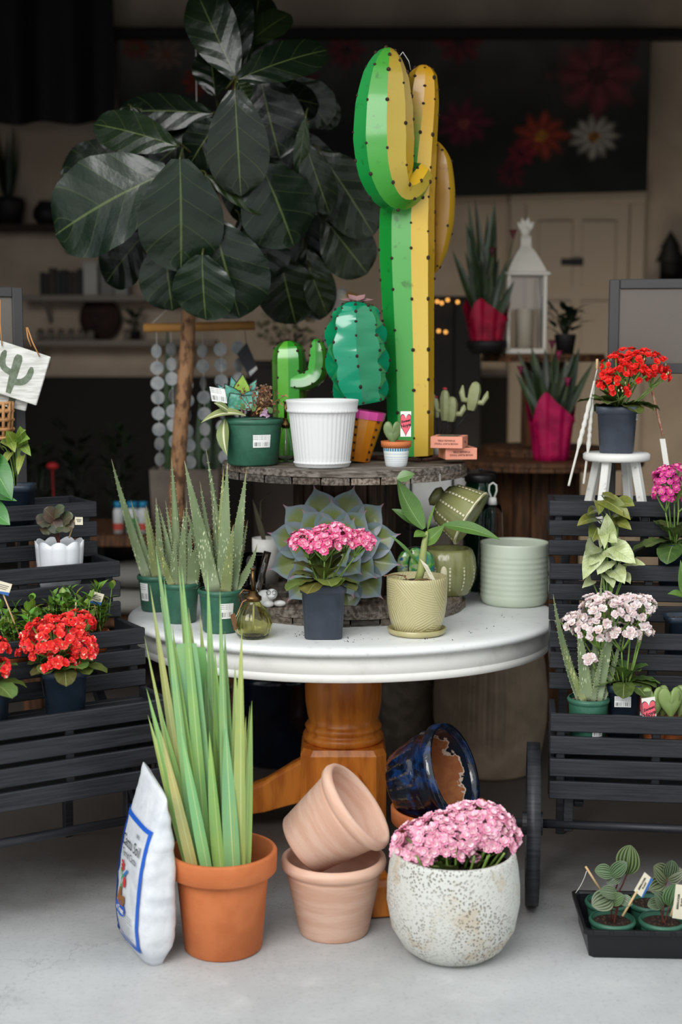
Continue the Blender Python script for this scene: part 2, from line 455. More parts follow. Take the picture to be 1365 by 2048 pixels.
# ------------------------------------------------------------------ room shell
def floormat():
    t = NT('concrete'); o = t.obj()
    c = t.mix(t.ramp(t.noise(o, 1.6, 6, .65), .3, .7), hx('#abadad'), hx('#bfc1c1'))
    c = t.mix(t.math('MULTIPLY', t.ramp(t.noise(o, 70, 5, .7), .5, .75), .35), c, hx('#6f6c67'))
    c = t.mix(t.math('MULTIPLY', t.ramp(t.noise(o, 9, 5, .6), .52, .8), .3), c, hx('#d9d8d4'))
    mp = t.n('ShaderNodeVectorMath', operation='ADD'); t.l(o, mp.inputs[0])
    nz = t.n('ShaderNodeTexNoise'); nz.inputs['Scale'].default_value = 3.5; nz.inputs['Detail'].default_value = 7; nz.inputs['Roughness'].default_value = .7; t.l(o, nz.inputs['Vector'])
    sc = t.n('ShaderNodeVectorMath', operation='SCALE'); t.l(nz.outputs['Color'], sc.inputs[0]); sc.inputs['Scale'].default_value = .45
    t.l(sc.outputs[0], mp.inputs[1])
    vo = t.voro(mp.outputs[0], .42, 'DISTANCE_TO_EDGE')
    crack = t.math('SUBTRACT', 1.0, t.ramp(vo.outputs['Distance'], .0003, .0012))
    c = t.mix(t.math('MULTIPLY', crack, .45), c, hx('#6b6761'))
    # brown stain and the light falling off indoors, both painted into the slab
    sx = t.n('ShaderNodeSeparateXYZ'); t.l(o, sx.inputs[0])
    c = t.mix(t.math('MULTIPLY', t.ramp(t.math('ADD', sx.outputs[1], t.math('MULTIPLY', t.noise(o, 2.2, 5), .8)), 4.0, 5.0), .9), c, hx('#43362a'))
    t.put(t.b.inputs['Base Color'], c); t.setp(Roughness=.8); t.bump(t.noise(o, 90, 6, .7), .25, .004)
    return t.m
m_wall = M('cream_wall', '#d0bca6', .9, c2='#bfab96', ns=3, bump=.08, bs=60)
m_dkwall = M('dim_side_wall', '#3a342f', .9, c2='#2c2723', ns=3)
m_ceil = M('dark_ceiling', '#55504b', .95)
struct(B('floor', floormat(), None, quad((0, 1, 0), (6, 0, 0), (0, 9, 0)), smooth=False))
struct(B('wall_back', m_wall, None, bx((0, 8.75, 1.95), (5.6, .1, 3.9), 0), smooth=False))
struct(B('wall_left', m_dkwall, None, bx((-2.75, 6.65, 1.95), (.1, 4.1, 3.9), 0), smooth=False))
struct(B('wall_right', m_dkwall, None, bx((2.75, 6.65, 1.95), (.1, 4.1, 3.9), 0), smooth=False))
struct(B('ceiling', m_ceil, None, bx((0, 6.65, 3.95), (5.6, 4.3, .1), 0), smooth=False))
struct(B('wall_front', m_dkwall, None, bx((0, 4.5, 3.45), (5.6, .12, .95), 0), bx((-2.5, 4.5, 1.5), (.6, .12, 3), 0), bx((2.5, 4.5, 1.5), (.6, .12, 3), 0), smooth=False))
# door in the back wall
def bp(px, py, D): return at(px, py, D)
Dw = 8.68
dl, dr, dt = bp(1058, 0, Dw).x, bp(1268, 0, Dw).x, bp(0, 408, Dw).z
m_door = M('pale_door_paint', '#c4b29e', .6)
dr_o = struct(B('door_1', m_door, None, bx(((dl + dr) / 2, Dw, dt / 2), (dr - dl, .05, dt), .004), smooth=False))
for (a, b, c, d) in ((.12, .46, .80, .96), (.54, .88, .80, .96), (.12, .46, .46, .77), (.54, .88, .46, .77), (.12, .46, .06, .40), (.54, .88, .06, .40)):
    W_ = dr - dl
    x0, x1, z0, z1 = dl + a * W_, dl + b * W_, c * dt, d * dt
    B('door_panel', m_door, dr_o, bx(((x0 + x1) / 2, Dw - .03, (z0 + z1) / 2), (x1 - x0, .02, z1 - z0), .012), smooth=False)
B('door_sign', M('dark_plaque', '#1f1c1a', .5), dr_o, bx(tuple(bp(1145, 524, Dw - .035)), (.14, .012, .045), .002), smooth=False)
struct(B('trim_1', m_door, None, bx((dl - .05, Dw - .01, dt / 2), (.09, .06, dt), .004), bx((dr + .05, Dw - .01, dt / 2), (.09, .06, dt), .004), bx(((dl + dr) / 2, Dw - .01, dt + .05), (dr - dl + .2, .06, .1), .004), smooth=False))
struct(B('added_wall_panel', M('added_dark_panel', '#17130f', .75), None, bx(((-2.7 + dl - .1) / 2, 8.66, .74), (dl - .1 + 2.7, .08, 1.48), .004), smooth=False))  # dark panel added to blacken the lower wall behind the plants
# dark beam across the back, banner under it, dark tarp on the left
zb0, zb1 = bp(0, 80, 8.5).z, bp(0, 58, 8.5).z
struct(B('trim_2', M('black_beam', '#0d0c0c', .6), None, bx((.75, 8.5, (zb0 + zb1) / 2), (4.2, .1, zb1 - zb0), .004), smooth=False))
def banner():
    D = 8.446
    a, b = at(234, 80, D), at(1296, 382, D)
    nx, nz = 200, 60
    flowers = [(1187, 270, 46, '#cfc6bb', '#b9772a', 11), (1080, 268, 52, '#b8432e', '#d98b2e', 9), (1040, 300, 30, '#8c1f38', '#5a1020', 7), (925, 240, 52, '#7d2440', '#b0504a', 9), (1190, 150, 85, '#8a3a44', '#5c2630', 8), (915, 85, 48, '#7a1f2c', '#4b1320', 8),
               (690, 100, 40, '#7c2a36', '#43202a', 8), (270, 95, 30, '#8a3427', '#6b5a30', 7), (395, 160, 34, '#9a3522', '#a3682c', 8), (330, 110, 36, '#8b6f62', '#9a5c3a', 9), (610, 170, 36, '#6d2230', '#4a1a24', 7), (1020, 340, 30, '#6a1830', '#380c1a', 7), (1240, 90, 40, '#5d2a34', '#3a1c22', 8), (780, 330, 40, '#3f1320', '#27101a', 7), (480, 130, 34, '#6b4338', '#8a6234', 8)]
    vs, fs, fc, uv = [], [], [], []
    for k in range(nz + 1):
        for i in range(nx + 1):
            u, v = i / nx, k / nz
            sag = .035 * math.sin(u * PI) * v
            vs.append((a.x + (b.x - a.x) * u, D + .015 * math.sin(u * 21) * v, a.z + (b.z - a.z) * v - sag + (.0)))
    for k in range(nz):
        for i in range(nx):
            o = k * (nx + 1) + i; fs.append((o, o + 1, o + nx + 2, o + nx + 1))
            px, py = 234 + 1062 * (i + .5) / nx, 80 + 302 * (k + .5) / nz
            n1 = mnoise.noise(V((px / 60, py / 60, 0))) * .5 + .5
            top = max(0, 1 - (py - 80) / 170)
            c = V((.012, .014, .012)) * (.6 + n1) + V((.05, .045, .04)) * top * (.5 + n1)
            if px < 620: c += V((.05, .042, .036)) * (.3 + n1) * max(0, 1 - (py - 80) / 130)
            for (fx, fy, fr, co, cc, npt) in flowers:
                dx, dy = px - fx, (py - fy) * 1.15
                d = math.hypot(dx, dy); an = math.atan2(dy, dx)
                rr = fr * (1.05 + .12 * math.cos(an * npt) + .25 * mnoise.noise(V((px / 25, py / 25, fx))))
                if d < rr:
                    q = hx(cc) if d < fr * .25 else hx(co)
                    sh = (.75 + .25 * math.cos(an * npt + 1)) * (.6 + .8 * mnoise.noise(V((px / 14, py / 14, 3))) ** 2 + .25)
                    f_ = min(1, (rr - d) / (fr * .35)) * .75
                    c = c.lerp(V(q[:3]) * sh, f_)
            fc.append((c.x, c.y, c.z, 1))
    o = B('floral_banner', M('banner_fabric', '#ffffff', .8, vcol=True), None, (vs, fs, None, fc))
    tag(o, 'wide dark fabric banner printed with red, pink and white flowers on the back wall', 'banner')
banner()
def tarp():
    D = 8.3; a, b = at(-120, -120, D), at(231, 247, D)
    n = 40; vs, fs = [], []
    for k in range(9):
        for i in range(n + 1):
            u, v = i / n, k / 8
            vs.append((a.x + (b.x - a.x) * u, D + .05 * math.sin(u * 19) * (.3 + v), a.z + (b.z - a.z) * v))
    for k in range(8):
        for i in range(n):
            o = k * (n + 1) + i; fs.append((o, o + 1, o + n + 2, o + n + 1))
    tag(B('hanging_tarp', M('charcoal_tarp', '#1e1e1e', .7), None, (vs, fs, None)), 'charcoal tarp hanging on the back wall at the top left', 'tarp')
tarp()
# ------------------------------------------------------------------ tiered display carts
CART_TR = [.59, .80, .98, 1.16]; CART_TL = [.632, .81, .989, 1.158]
RSTEP, LSTEP = .17, .19
m_shade = M('slat_shade_backing', '#121110', .8)
def cart(label, loc, rz, sg, W, step, frame_in, ftop, wheel, fo, CART_T, az):
    t = thing('tiered_display_cart', label, 'plant stand', loc, rz)
    def b(x0, x1, y0, y1, z0, z1, bev=.003):
        xs = sorted((sg * x0, sg * x1)); return bx(((xs[0] + xs[1]) / 2, (y0 + y1) / 2, (z0 + z1) / 2), (xs[1] - xs[0], y1 - y0, z1 - z0), bev)
    for i, zt in enumerate(CART_T):
        y0 = i * step; mb = MB()
        ns = 4 if i == 0 else 3
        sh, gp = (.053, .0145) if i == 0 else (.05, .014)
        for k in range(ns):
            z1 = zt - k * (sh + gp)
            mb.add(b(0, W, y0, y0 + .016, z1 - sh, z1), False)
        zlow = zt - ns * (sh + gp) + gp
        for k in range(3 if i == 0 else 2):
            z1 = zt - k * (sh + gp)
            for xx in (0.001, W - .019): mb.add(b(xx, xx + .018, y0 + .0165, y0 + step + .0155, z1 - sh, z1 - .001), False)
        for xx in (.019, W * .3, W * .62, W - .045): mb.add(b(xx, xx + .026, y0 + .0165, y0 + .034, zlow, zt - .004), False)
        for k in range(4):
            yy = y0 + .036 + k * (step - .02) / 4
            mb.add(b(.019, W - .019, yy, yy + (step - .02) / 4 - .004, zt - fo[i] - .014, zt - fo[i]), False)
        if i == 3:
            for k in range(2): mb.add(b(0, W, y0 + step + .016, y0 + step + .03, zt - k * .064 - .05, zt - k * .064), False)
        mb.build('slatted_tray', m_black, t)
        if i == 0: B('added_shade_board', m_shade, t, b(.002, W - .002, step + .001, step + .013, CART_T[0] - .30, CART_T[0] - .075), smooth=False)  # dark board added so the gaps between slats look deep in shade
    Y1 = 4 * step
    for xx in (.045, W - .075):
        B('strut', m_black, t, b(xx, xx + .03, .05, .08, az - .02, CART_T[0] - .19), smooth=False)
        B('leg', m_black, t, b(xx, xx + .03, Y1 - .03, Y1 + .0, 0, CART_T[3] - .16), smooth=False)
        B('brace', m_black, t, bar((sg * (xx + .045), .06, az + .06), (sg * (xx + .045), Y1 - .02, CART_T[3] - .24), .028, .03), smooth=False)
        B('leg', m_black, t, b(xx + .032, xx + .062, .10, .13, 0, CART_T[0] - .26), smooth=False) if not wheel else None
    B('axle', m_black, t, tube([(sg * (-.095 if wheel else .045), .055, az), (sg * (W + .05), .055, az)], .0135, 12), label='round black axle rod')
    for xw in (-.045, W + .045):
        if not wheel and xw < 0: continue
        rimp = [(.205, -.019), (.24, -.019), (.24, .019), (.205, .019), (.205, -.019)]
        mw = Matrix.Translation((sg * xw, .055, .24)) @ Matrix.Rotation(PI / 2, 4, 'Y')
        mb = MB(); mb.add(lathe(rimp, 56), True, mat=mw); mb.add(lathe([(0, -.03), (.035, -.03), (.035, .03), (0, .03)], 20), False, mat=mw)
        for k in range(8):
            a = k * PI / 4 + .2; mb.add(bar((.03 * math.cos(a), .03 * math.sin(a), 0), (.207 * math.cos(a), .207 * math.sin(a), 0), .024, .018), False, mat=mw)
        mb.build('wheel', m_black, t)
    # sign frame on top at the back
    fx0, fx1 = frame_in, W - .05
    mb = MB(); yb = Y1 + .032
    for xx in (fx0, fx1 - .034): mb.add(b(xx, xx + .034, yb, yb + .025, .9, ftop - .001), False)
    mb.add(b(fx0 + .0345, fx1 - .0345, yb, yb + .025, ftop - .032, ftop), False); mb.add(b(fx0 + .0345, fx1 - .0345, yb, yb + .025, ftop - .31, ftop - .276), False)
    fr = mb.build('sign_frame', M('dark_grey_frame', '#3b3a3b', .55), t)
    B('panel', M('grey_canvas_panel', '#655e58', .85, bump=.2, bs=300), fr, b(fx0 + .0345, fx1 - .0345, yb + .008, yb + .016, ftop - .275, ftop - .033, 0), smooth=False)
    return t
RC_loc, RC_rz = V((.610, 3.985, 0)), math.radians(-7)
LC_loc, LC_rz = V((-.494, 4.0, 0)), math.radians(31)
cart('black tiered slatted display cart with a spoked wheel at the right edge', RC_loc, RC_rz, 1, .98, RSTEP, .19, 1.875, True, [.085, .085, .08, .035], CART_TR, .24)
cart('black tiered slatted display cart at the left edge, turned towards the table', LC_loc, LC_rz, -1, .98, LSTEP, .155, 1.845, False, [.03, .085, .085, .08], CART_TL, .27)
RCM = Matrix.Translation(RC_loc) @ Matrix.Rotation(RC_rz, 4, 'Z'); LCM = Matrix.Translation(LC_loc) @ Matrix.Rotation(LC_rz, 4, 'Z')
def on_tier(left, i, px, fo, dy=None):
    """point on the floor of tray i where image column px meets it, dy into the tray"""
    M4, sg, st, T = (LCM, -1, LSTEP, CART_TL) if left else (RCM, 1, RSTEP, CART_TR)
    y = i * st + (st * .5 + .02 if dy is None else dy); best = None
    for k in range(1200):
        p = M4 @ V((sg * k / 1000, y, T[i] - fo))
        e = abs(CX + p.x / p.y * F - px)
        if best is None or e < best[0]: best = (e, p)
    return best[1]
# ------------------------------------------------------------------ round pedestal table
TZ = .77; TC = V((.008, 4.65, 0)); RX, RY = .722, .605
def oval(rx, ry, z, n=96): return [(rx * math.cos(2 * PI * i / n), ry * math.sin(2 * PI * i / n), z) for i in range(n)]
def table():
    t = thing('pedestal_table', 'big white oval table on a thick amber wood pedestal', 'table', TC)
    prof = [(-.03, TZ - .030), (-.012, TZ - .030), (-.003, TZ - .025), (0, TZ - .018), (-.001, TZ - .011), (-.006, TZ - .005), (-.018, TZ - .001), (-.05, TZ)]
    B('tabletop', m_table, t, loft([oval(RX + d, RY + d, z) for d, z in prof]))
    ap = [(-.040, TZ - .0302), (-.034, TZ - .032), (-.032, TZ - .086), (-.034, TZ - .0875), (-.031, TZ - .089), (-.031, TZ - .110), (-.036, TZ - .113), (-.065, TZ - .113)]
    B('apron', m_white, t, loft([oval(RX + d, RY + d, z) for d, z in ap]))
    col = [(0, .325), (.128, .325), (.136, .333), (.138, .345), (.133, .356), (.122, .36), (.128, .368), (.131, .378), (.124, .388), (.116, .392), (.123, .42), (.129, .46), (.131, .51), (.127, .56), (.119, .60), (.116, .606), (.124, .612), (.127, .622), (.123, .632), (.115, .636), (.115, .656), (0, .656)]
    B('pedestal_column', m_amber, t, lathe(col, 64))
    oct_ = lambda h, c, z: [(h, -h + c, z), (h, h - c, z), (h - c, h, z), (-h + c, h, z), (-h, h - c, z), (-h, -h + c, z), (-h + c, -h, z), (h - c, -h, z)]
    blk = loft([oct_(.138, .034, .07), oct_(.143, .034, .075), oct_(.143, .034, .305), oct_(.134, .034, .3245)])
    B('pedestal_block', m_amber, t, blk, smooth=False)
    prof = [(.10, .20, .165), (.18, .165, .14), (.27, .12, .11), (.38, .085, .085), (.50, .062, .07), (.60, .055, .075), (.68, .056, .10), (.73, .056, .108), (.752, .05, .09)]
    for k in range(3):
        a = math.radians((-81, 171, 80)[k]); mt = Matrix.Rotation(a, 4, 'Z')
        rings = []
        for r, zc, h in prof:
            z0, z1 = max(zc - h / 2, .0), zc + h / 2; w_ = .036
            rings.append([(r, -w_, z0), (r, w_, z0), (r, w_, z1 - .012), (r, w_ - .012, z1), (r, -w_ + .012, z1), (r, -w_, z1 - .012)])
        mb = MB().add(loft(rings), False, mat=mt); o = mb.build('foot', m_amber, t)
        bm_ = o.modifiers.new('soft', 'BEVEL'); bm_.width = .004; bm_.segments = 2; bm_.limit_method = 'ANGLE'
table()
# ------------------------------------------------------------------ wooden cable spool used as a riser
def plank_disc(Rd, z, th, n, ang, gap=.005, jag=.012, lo=0):
    out = []; w_ = 2 * Rd / n
    for i in range(n):
        y0, y1 = -Rd + i * w_ + gap / 2, -Rd + (i + 1) * w_ - gap / 2
        ring = []
        for s in (1, -1):
            j = R.uniform(-jag, 0)
            ys = [y0 + (y1 - y0) * k / 4 for k in range(5)]
            if s < 0: ys = ys[::-1]
            for y in ys:
                ring.append((s * (math.sqrt(max(Rd * Rd - y * y, .0004)) + j), y))
        dz = R.uniform(-.0015, 0)
        c, s_ = math.cos(ang), math.sin(ang)
        rot = lambda p, zz: (p[0] * c - p[1] * s_, p[0] * s_ + p[1] * c, zz)
        e = .003
        out.append(loft([[rot(p, z) for p in ring], [rot(p, z + th + dz - e) for p in ring], [rot((p[0] * .992, y0 + e + (p[1] - y0) * (1 - 2 * e / (y1 - y0))), z + th + dz) for p in ring]]))
    return out
SZ = 1.268
SC = V((.012, 4.78, TZ)); SR = .42
def spool(name, label, loc, Rr, h, th, Rcore, nst, cat='cable spool', mats=None, rods=True):
    t = thing(name, label, cat, loc)
    m1, m2 = mats or (m_wood_old, m_wood_oldx)
    def pc():
        if mats: return (1, 1, 1, 1)
        f = R.uniform(.3, 1.05); w_ = R.uniform(-.03, .05); return (.30 * f + w_ * .3, .255 * f, .21 * f - w_ * .2, 1)
    for nm, z in (('lower_flange', 0), ('upper_flange', h - 2 * th)):
        mb = MB()
        for g in plank_disc(Rr, z, th, 9, 1.5, jag=.014): mb.add(g, False, 0, pc())
        for g in plank_disc(Rr * .995, z + th + .0005, th - .0005, 8, .12 if nm[0] == 'l' else .16, jag=.012): mb.add(g, False, 1, pc())
        mb.build(nm, [m1, m2] if nm[0] == 'l' else [m2, m1], t)
    mb = MB()
    for k in range(nst):
        a = 2 * PI * k / nst
        wst = 2 * PI * Rcore / nst * .94
        mb.add(bx((Rcore * math.cos(a), Rcore * math.sin(a), h / 2), (.02, wst, h - 4 * th - .001), .002, Matrix.Rotation(a, 4, 'Z')), False)
    mb.build('core', m_wood_dark if not mats else mats[0], t)
    if rods:
        for k in range(3):
            a = -PI / 2 + k * 2 * PI / 3 + .5
            B('tie_rod', m_rust, t, tube([(Rcore * .8 * math.cos(a), Rcore * .8 * math.sin(a), 2 * th), (Rcore * .8 * math.cos(a), Rcore * .8 * math.sin(a), h - 2 * th)], .007, 8))
    return t
spool('wooden_cable_spool', 'weathered grey wooden cable spool standing on the white table as a riser', SC, SR, SZ - TZ, .023, .165, 14)
FZ = TZ + .046   # top of the lower flange
# ================================================================== things on the concrete floor
def potprof(rt, rb, h, rimh, rimo, wall, soil, foot=0):
    """outside up, over the rim, inside down to the soil"""
    p = [(0, 0), (rb - .006, 0), (rb, .006)]
    zr = h - rimh
    rz = rb + (rt - rimo - rb) * zr / h
    p += [(rz, zr - .001), (rz, zr), (rt - .003, zr + .001), (rt, zr + .005), (rt + .002, h - .006), (rt - .002, h - .001), (rt - .006, h), (rt - wall + .002, h), (rt - wall, h - .004)]
    p += [(rz - wall, zr - .01), (rb + (rz - rb) * max(soil - .02, .01) / zr - wall, max(soil - .02, .01)), (0, max(soil - .02, .01))]
    return p
def soil_at(name, mat, parent, rt, rb, h, wall, z, bumpy=.004):
    r = rb + (rt - rb) * z / h - wall - .003
    return B(name, mat, parent, disc((0, 0), r, z, 28, bumpy))
# ---- orange terracotta pot with strap leaves
p0 = atz(447, 1893, 0); k = mpp(p0.y, 1800)
rt, rb, hh = 108 * k, 78 * k, .282
t = thing('potted_strap_plant', 'tall strap-leaved green plant in a large orange terracotta pot on the floor', 'potted plant', p0)
prof = potprof(rt, rb, hh, .062, .017, .012, .17)
B('pot', m_terra, t, lathe(prof, 72))
soil_at('soil', m_soil, t, rt - .017, rb, hh, .012, .17)
bl = leafmat('strap_blade', '#9db475', '#c3cf90', n=.01, k=0, rough=.5, c2='#8cac78', ns=5, mw=.03, vw=0.0001, vamt=0, bump=.05)
tips = [(311, 1092, 26, 0), (300, 1169, 22, 1), (357, 1131, 26, 0), (364, 1134, 26, 0), (328, 1154, 24, 0), (415, 1142, 24, 0), (450, 1262, 26, 0), (484, 1258, 28, 1), (333, 1273, 24, 2), (289, 1273, 16, 1), (374, 1286, 44, 3), (389, 1296, 46, 3), (293, 1376, 22, 0), (296, 1430, 22, 1), (321, 1460, 24, 4), (320, 1414, 20, 0), (360, 1448, 26, 2), (457, 1408, 26, 1), (466, 1416, 16, 1), (472, 1372, 22, 0), (492, 1433, 22, 4), (504, 1401, 20, 1), (500, 1411, 18, 1), (419, 1462, 30, 1), (451, 1436, 34, 2), (340, 1330, 30, 1), (400, 1230, 28, 1), (430, 1300, 30, 1), (377, 1215, 30, 1), (345, 1250, 26, 1), (440, 1180, 22, 0), (410, 1350, 34, 0), (470, 1330, 30, 1)]
cols = [(.84, .98, .80, 1), (1.1, 1.02, .72, 1), (.72, .98, 1.05, 1), (.76, 1.02, .95, 1), (1.5, .95, .85, 1)]
mb = MB()
for i, (tx, ty, wp, ci) in enumerate(tips):
    f = (tx - 289) / 215
    front = i in (6, 7, 12, 13, 14, 16, 23, 24, 21, 20)
    bxp = 388 + f * 100 + R.uniform(-8, 8)
    D0 = p0.y + (R.uniform(-.06, -.02) if front else R.uniform(-.02, .065))
    b = V((at(bxp, 1700, D0).x, D0, .17))
    tip = at(tx, ty, D0 + R.uniform(-.04, .05))
    nrm = V((R.uniform(-.5, .5), -1, .1))
    L = (tip - b).length
    mb.add(leaf(b - p0, tip - p0, wp * k * 1.05, nrm, bend=R.uniform(-.02, .02), fold=.45 if ci != 3 else .25, shape='cut' if ci == 3 else 'strap', n=14, m=4), True, col=tuple(c * R.uniform(.85, 1.12) for c in cols[ci][:3]) + (1,))
mb.build('foliage', bl, t)
# ---- pale clay pots: one standing, one tipped into it
def claypot(rt, rb, h):
    return [(0, 0), (rb - .004, 0), (rb, .005), (rt - .016, h - .05), (rt - .014, h - .046), (rt - .016, h - .042), (rt - .012, h - .038), (rt - .002, h - .03), (rt + .001, h - .018), (rt - .002, h - .006), (rt - .01, h), (rt - .018, h - .004), (rt - .022, h - .02), (rb - .01, .014), (0, .014)]
p1 = atz(668, 1860, 0); k1 = mpp(p1.y, 1800)
hcl = .222
t = thing('clay_pot', 'pale pink clay pot standing upright on the floor, with another tipped into it', 'plant pot', p1, group='pale clay pots')
B('pot', m_clay, t, lathe(claypot(105 * k1, 70 * k1, hcl), 72))
ax = V((.77, -.14, .62)).normalized()
pc = at(722, 1606, p1.y - .02)          # centre of the tipped pot's mouth
q = V((0, 0, 1)).rotation_difference(ax)
h2 = .213
t2 = thing('clay_pot', 'pale pink clay pot lying tilted in the mouth of the upright one', 'plant pot', pc - ax * h2, group='pale clay pots', rot=q.to_euler())
B('pot', m_clay, t2, lathe(claypot(97 * k1, 65 * k1, h2), 72))
# ---- pitted white planter with pink kalanchoe
def lavamat():
    t = NT('pitted_volcanic_glaze'); o = t.obj()
    big = t.noise(o, 9, 4, .6)
    c = t.mix(t.math('MULTIPLY', t.ramp(big, .5, .68), .8), hx('#cccdc6'), hx('#bfb099'))
    v1 = t.voro(o, 130); v2 = t.voro(o, 62)
    wz = t.ramp(t.noise(o, 7, 3), .42, .62)
    h1 = t.math('SUBTRACT', 1.0, t.ramp(v1.outputs['Distance'], .2, .4))
    h2 = t.math('SUBTRACT', 1.0, t.ramp(v2.outputs['Distance'], .14, .24))
    hole = t.math('MULTIPLY', t.math('MAXIMUM', h1, t.math('MULTIPLY', h2, .8)), t.math('ADD', .25, t.math('MULTIPLY', wz, .75)))
    c = t.mix(t.math('MULTIPLY', hole, .8), c, hx('#6f614f'))
    t.put(t.b.inputs['Base Color'], c); t.setp(Roughness=.85)
    t.bump(t.math('ADD', t.math('MULTIPLY', hole, -1.0), t.math('MULTIPLY', t.noise(o, 60), .4)), .7, .006)
    return t.m
p2 = atz(906, 1903, 0); k2 = mpp(p2.y, 1800)
t = thing('potted_kalanchoe', 'pale pink kalanchoe in a big pitted white planter on the floor', 'potted plant', p2)
rr = 133 * k2; hv = .292
prof = [(0, 0), (.085, 0), (.11, .006), (.14, .03), (rr * .93, .08), (rr, .15), (rr * .995, .2), (rr * .965, .25), (rr * .93, hv - .01), (rr * .915, hv), (rr * .87, hv), (rr * .85, hv - .01), (rr * .84, hv - .05), (0, hv - .05)]
B('pot', lavamat(), t, lathe(prof, 80))
B('soil', m_soil, t, disc((0, 0), rr * .83, hv - .04, 28, .004))
# ---- kalanchoe helpers
kal_leaf = leafmat('kalanchoe_leaf', '#63713c', '#86925a', n=4, k=1.2, rough=.45, c2='#4a562b', ns=14, mw=.018, vw=.03, vamt=.35, bump=.1)
def floret(mb, p, nrm, s, cf, no=9, ni=6):
    nrm = nrm.normalized(); a = nrm.orthogonal().normalized(); b = nrm.cross(a)
    a0 = R.random() * 6
    for (n, ln, el, ci) in ((no, 1, .25, 0), (ni, .68, .75, 1), (3, .3, 1.15, 2)):
        for k in range(n):
            an = a0 + 2 * PI * k / n + ci * .5 + R.uniform(-.12, .12)
            d = a * math.cos(an) + b * math.sin(an); sd = nrm.cross(d)
            e = el + R.uniform(-.15, .2); L = s * ln * R.uniform(.88, 1.1)
            tip = p + d * L * math.cos(e) + nrm * L * math.sin(e)
            md = p + d * L * .58 * math.cos(e) + nrm * L * (.58 * math.sin(e) - .06)
            w_ = L * (.3 if n > 6 else .36)
            w_ *= 1.1; t1 = p + (tip - p) * .88
            vs = [tuple(p), tuple(md + sd * w_ + nrm * L * .08), tuple(t1 + sd * w_ * .72), tuple(tip), tuple(t1 - sd * w_ * .72), tuple(md - sd * w_ + nrm * L * .08), tuple(md)]
            mb.add((vs, [(0, 6, 1), (1, 6, 2), (2, 6, 3), (3, 6, 4), (4, 6, 5), (5, 6, 0)], None), True, col=cf(ci))
def kal_cols(base, hi, mid, lowp=.1, low=None):
    def f(ci):
        c = V(hx(base)[:3]).lerp(V(hx(hi)[:3]), R.random() ** 1.6) if ci == 0 else V(hx(hi)[:3]).lerp(V(hx(mid)[:3]), R.random())
        c = c * R.uniform(.82, 1.1)
        return (c.x, c.y, c.z, 1)
    return f
def dome(mb, c, rx, ry, rz, n, s, cf, zmin=-.1, stems=None, root=None, smin=.7):
    pts = []
    tries = 0
    while len(pts) < n and tries < n * 60:
        tries += 1
        z = R.uniform(zmin, 1); a = R.uniform(0, 2 * PI); rr_ = math.sqrt(max(0, 1 - z * z))
        u = V((rr_ * math.cos(a), rr_ * math.sin(a), z)); f = R.uniform(.86, 1.04)
        p = V((c[0] + u.x * rx * f, c[1] + u.y * ry * f, c[2] + u.z * rz * f))
        if any((p - q).length < s * smin * 1.15 for q in pts): continue
        pts.append(p)
        nn = V((u.x / rx, u.y / ry, u.z / rz)).normalized() + V((R.uniform(-.3, .3), R.uniform(-.5, .1), R.uniform(-.1, .35)))
        floret(mb, p, nn, s * R.uniform(smin, 1.05), cf)
        if stems is not None and R.random() < .35:
            stems.append((p, V((c[0], c[1], c[2] - rz * .5)).lerp(root, .25)))
    if stems is not None:
        j = V((c[0], c[1], c[2] - rz * .5)).lerp(root, .25)
        stems.append((j, root))
def build_stems(parent, stems, r=.0022, name='flower_stem', mat=None):
    mb = MB()
    for a, b in stems:
        m = (a + b) / 2 + V((0, 0, -.15 * (a - b).length)) * .4
        mb.add(tube(bez(b, m, a, 4), [r * 1.2, r], 5))
    return mb.build('stems', mat or m_stem, parent)
def buds(mb, c, rx, ry, rz, n, s, col):
    for _ in range(n):
        u = V((R.gauss(0, 1), R.gauss(0, 1), abs(R.gauss(0, .8)))).normalized()
        p = V((c[0] + u.x * rx, c[1] + u.y * ry, c[2] + u.z * rz)) * 1
        mb.add(ball(tuple(p), s, (.7, .7, 1.2), 6, 4), True, col=tuple(x * R.uniform(.8, 1.1) for x in hx(col)[:3]) + (1,))
def rosette_leaves(mb, n, L, W, z0, el=(.1, .6), col=(1, 1, 1), az0=None, shape='spoon', drop=.15, r0=.01, fold=.2, wave=.03, front=None):
    for i in range(n):
        a = (az0 or 0) + 2 * PI * i / n + R.uniform(-.3, .3)
        if front is not None: a = front[i % len(front)] + R.uniform(-.12, .12)
        e = R.uniform(*el); l = L * R.uniform(.75, 1.1)
        d = V((math.cos(a) * math.cos(e), math.sin(a) * math.cos(e), math.sin(e)))
        b = V((math.cos(a) * r0, math.sin(a) * r0, z0))
        nr = V((-math.cos(a) * math.sin(e), -math.sin(a) * math.sin(e), math.cos(e)))
        mb.add(leaf(b, b + d * l + V((0, 0, -drop * l)), W * R.uniform(.85, 1.1), nr, bend=.22, fold=fold, shape=shape, wave=wave, n=10, m=6, waves=4), True, col=tuple(c * R.uniform(.75, 1.15) for c in col) + (1,))
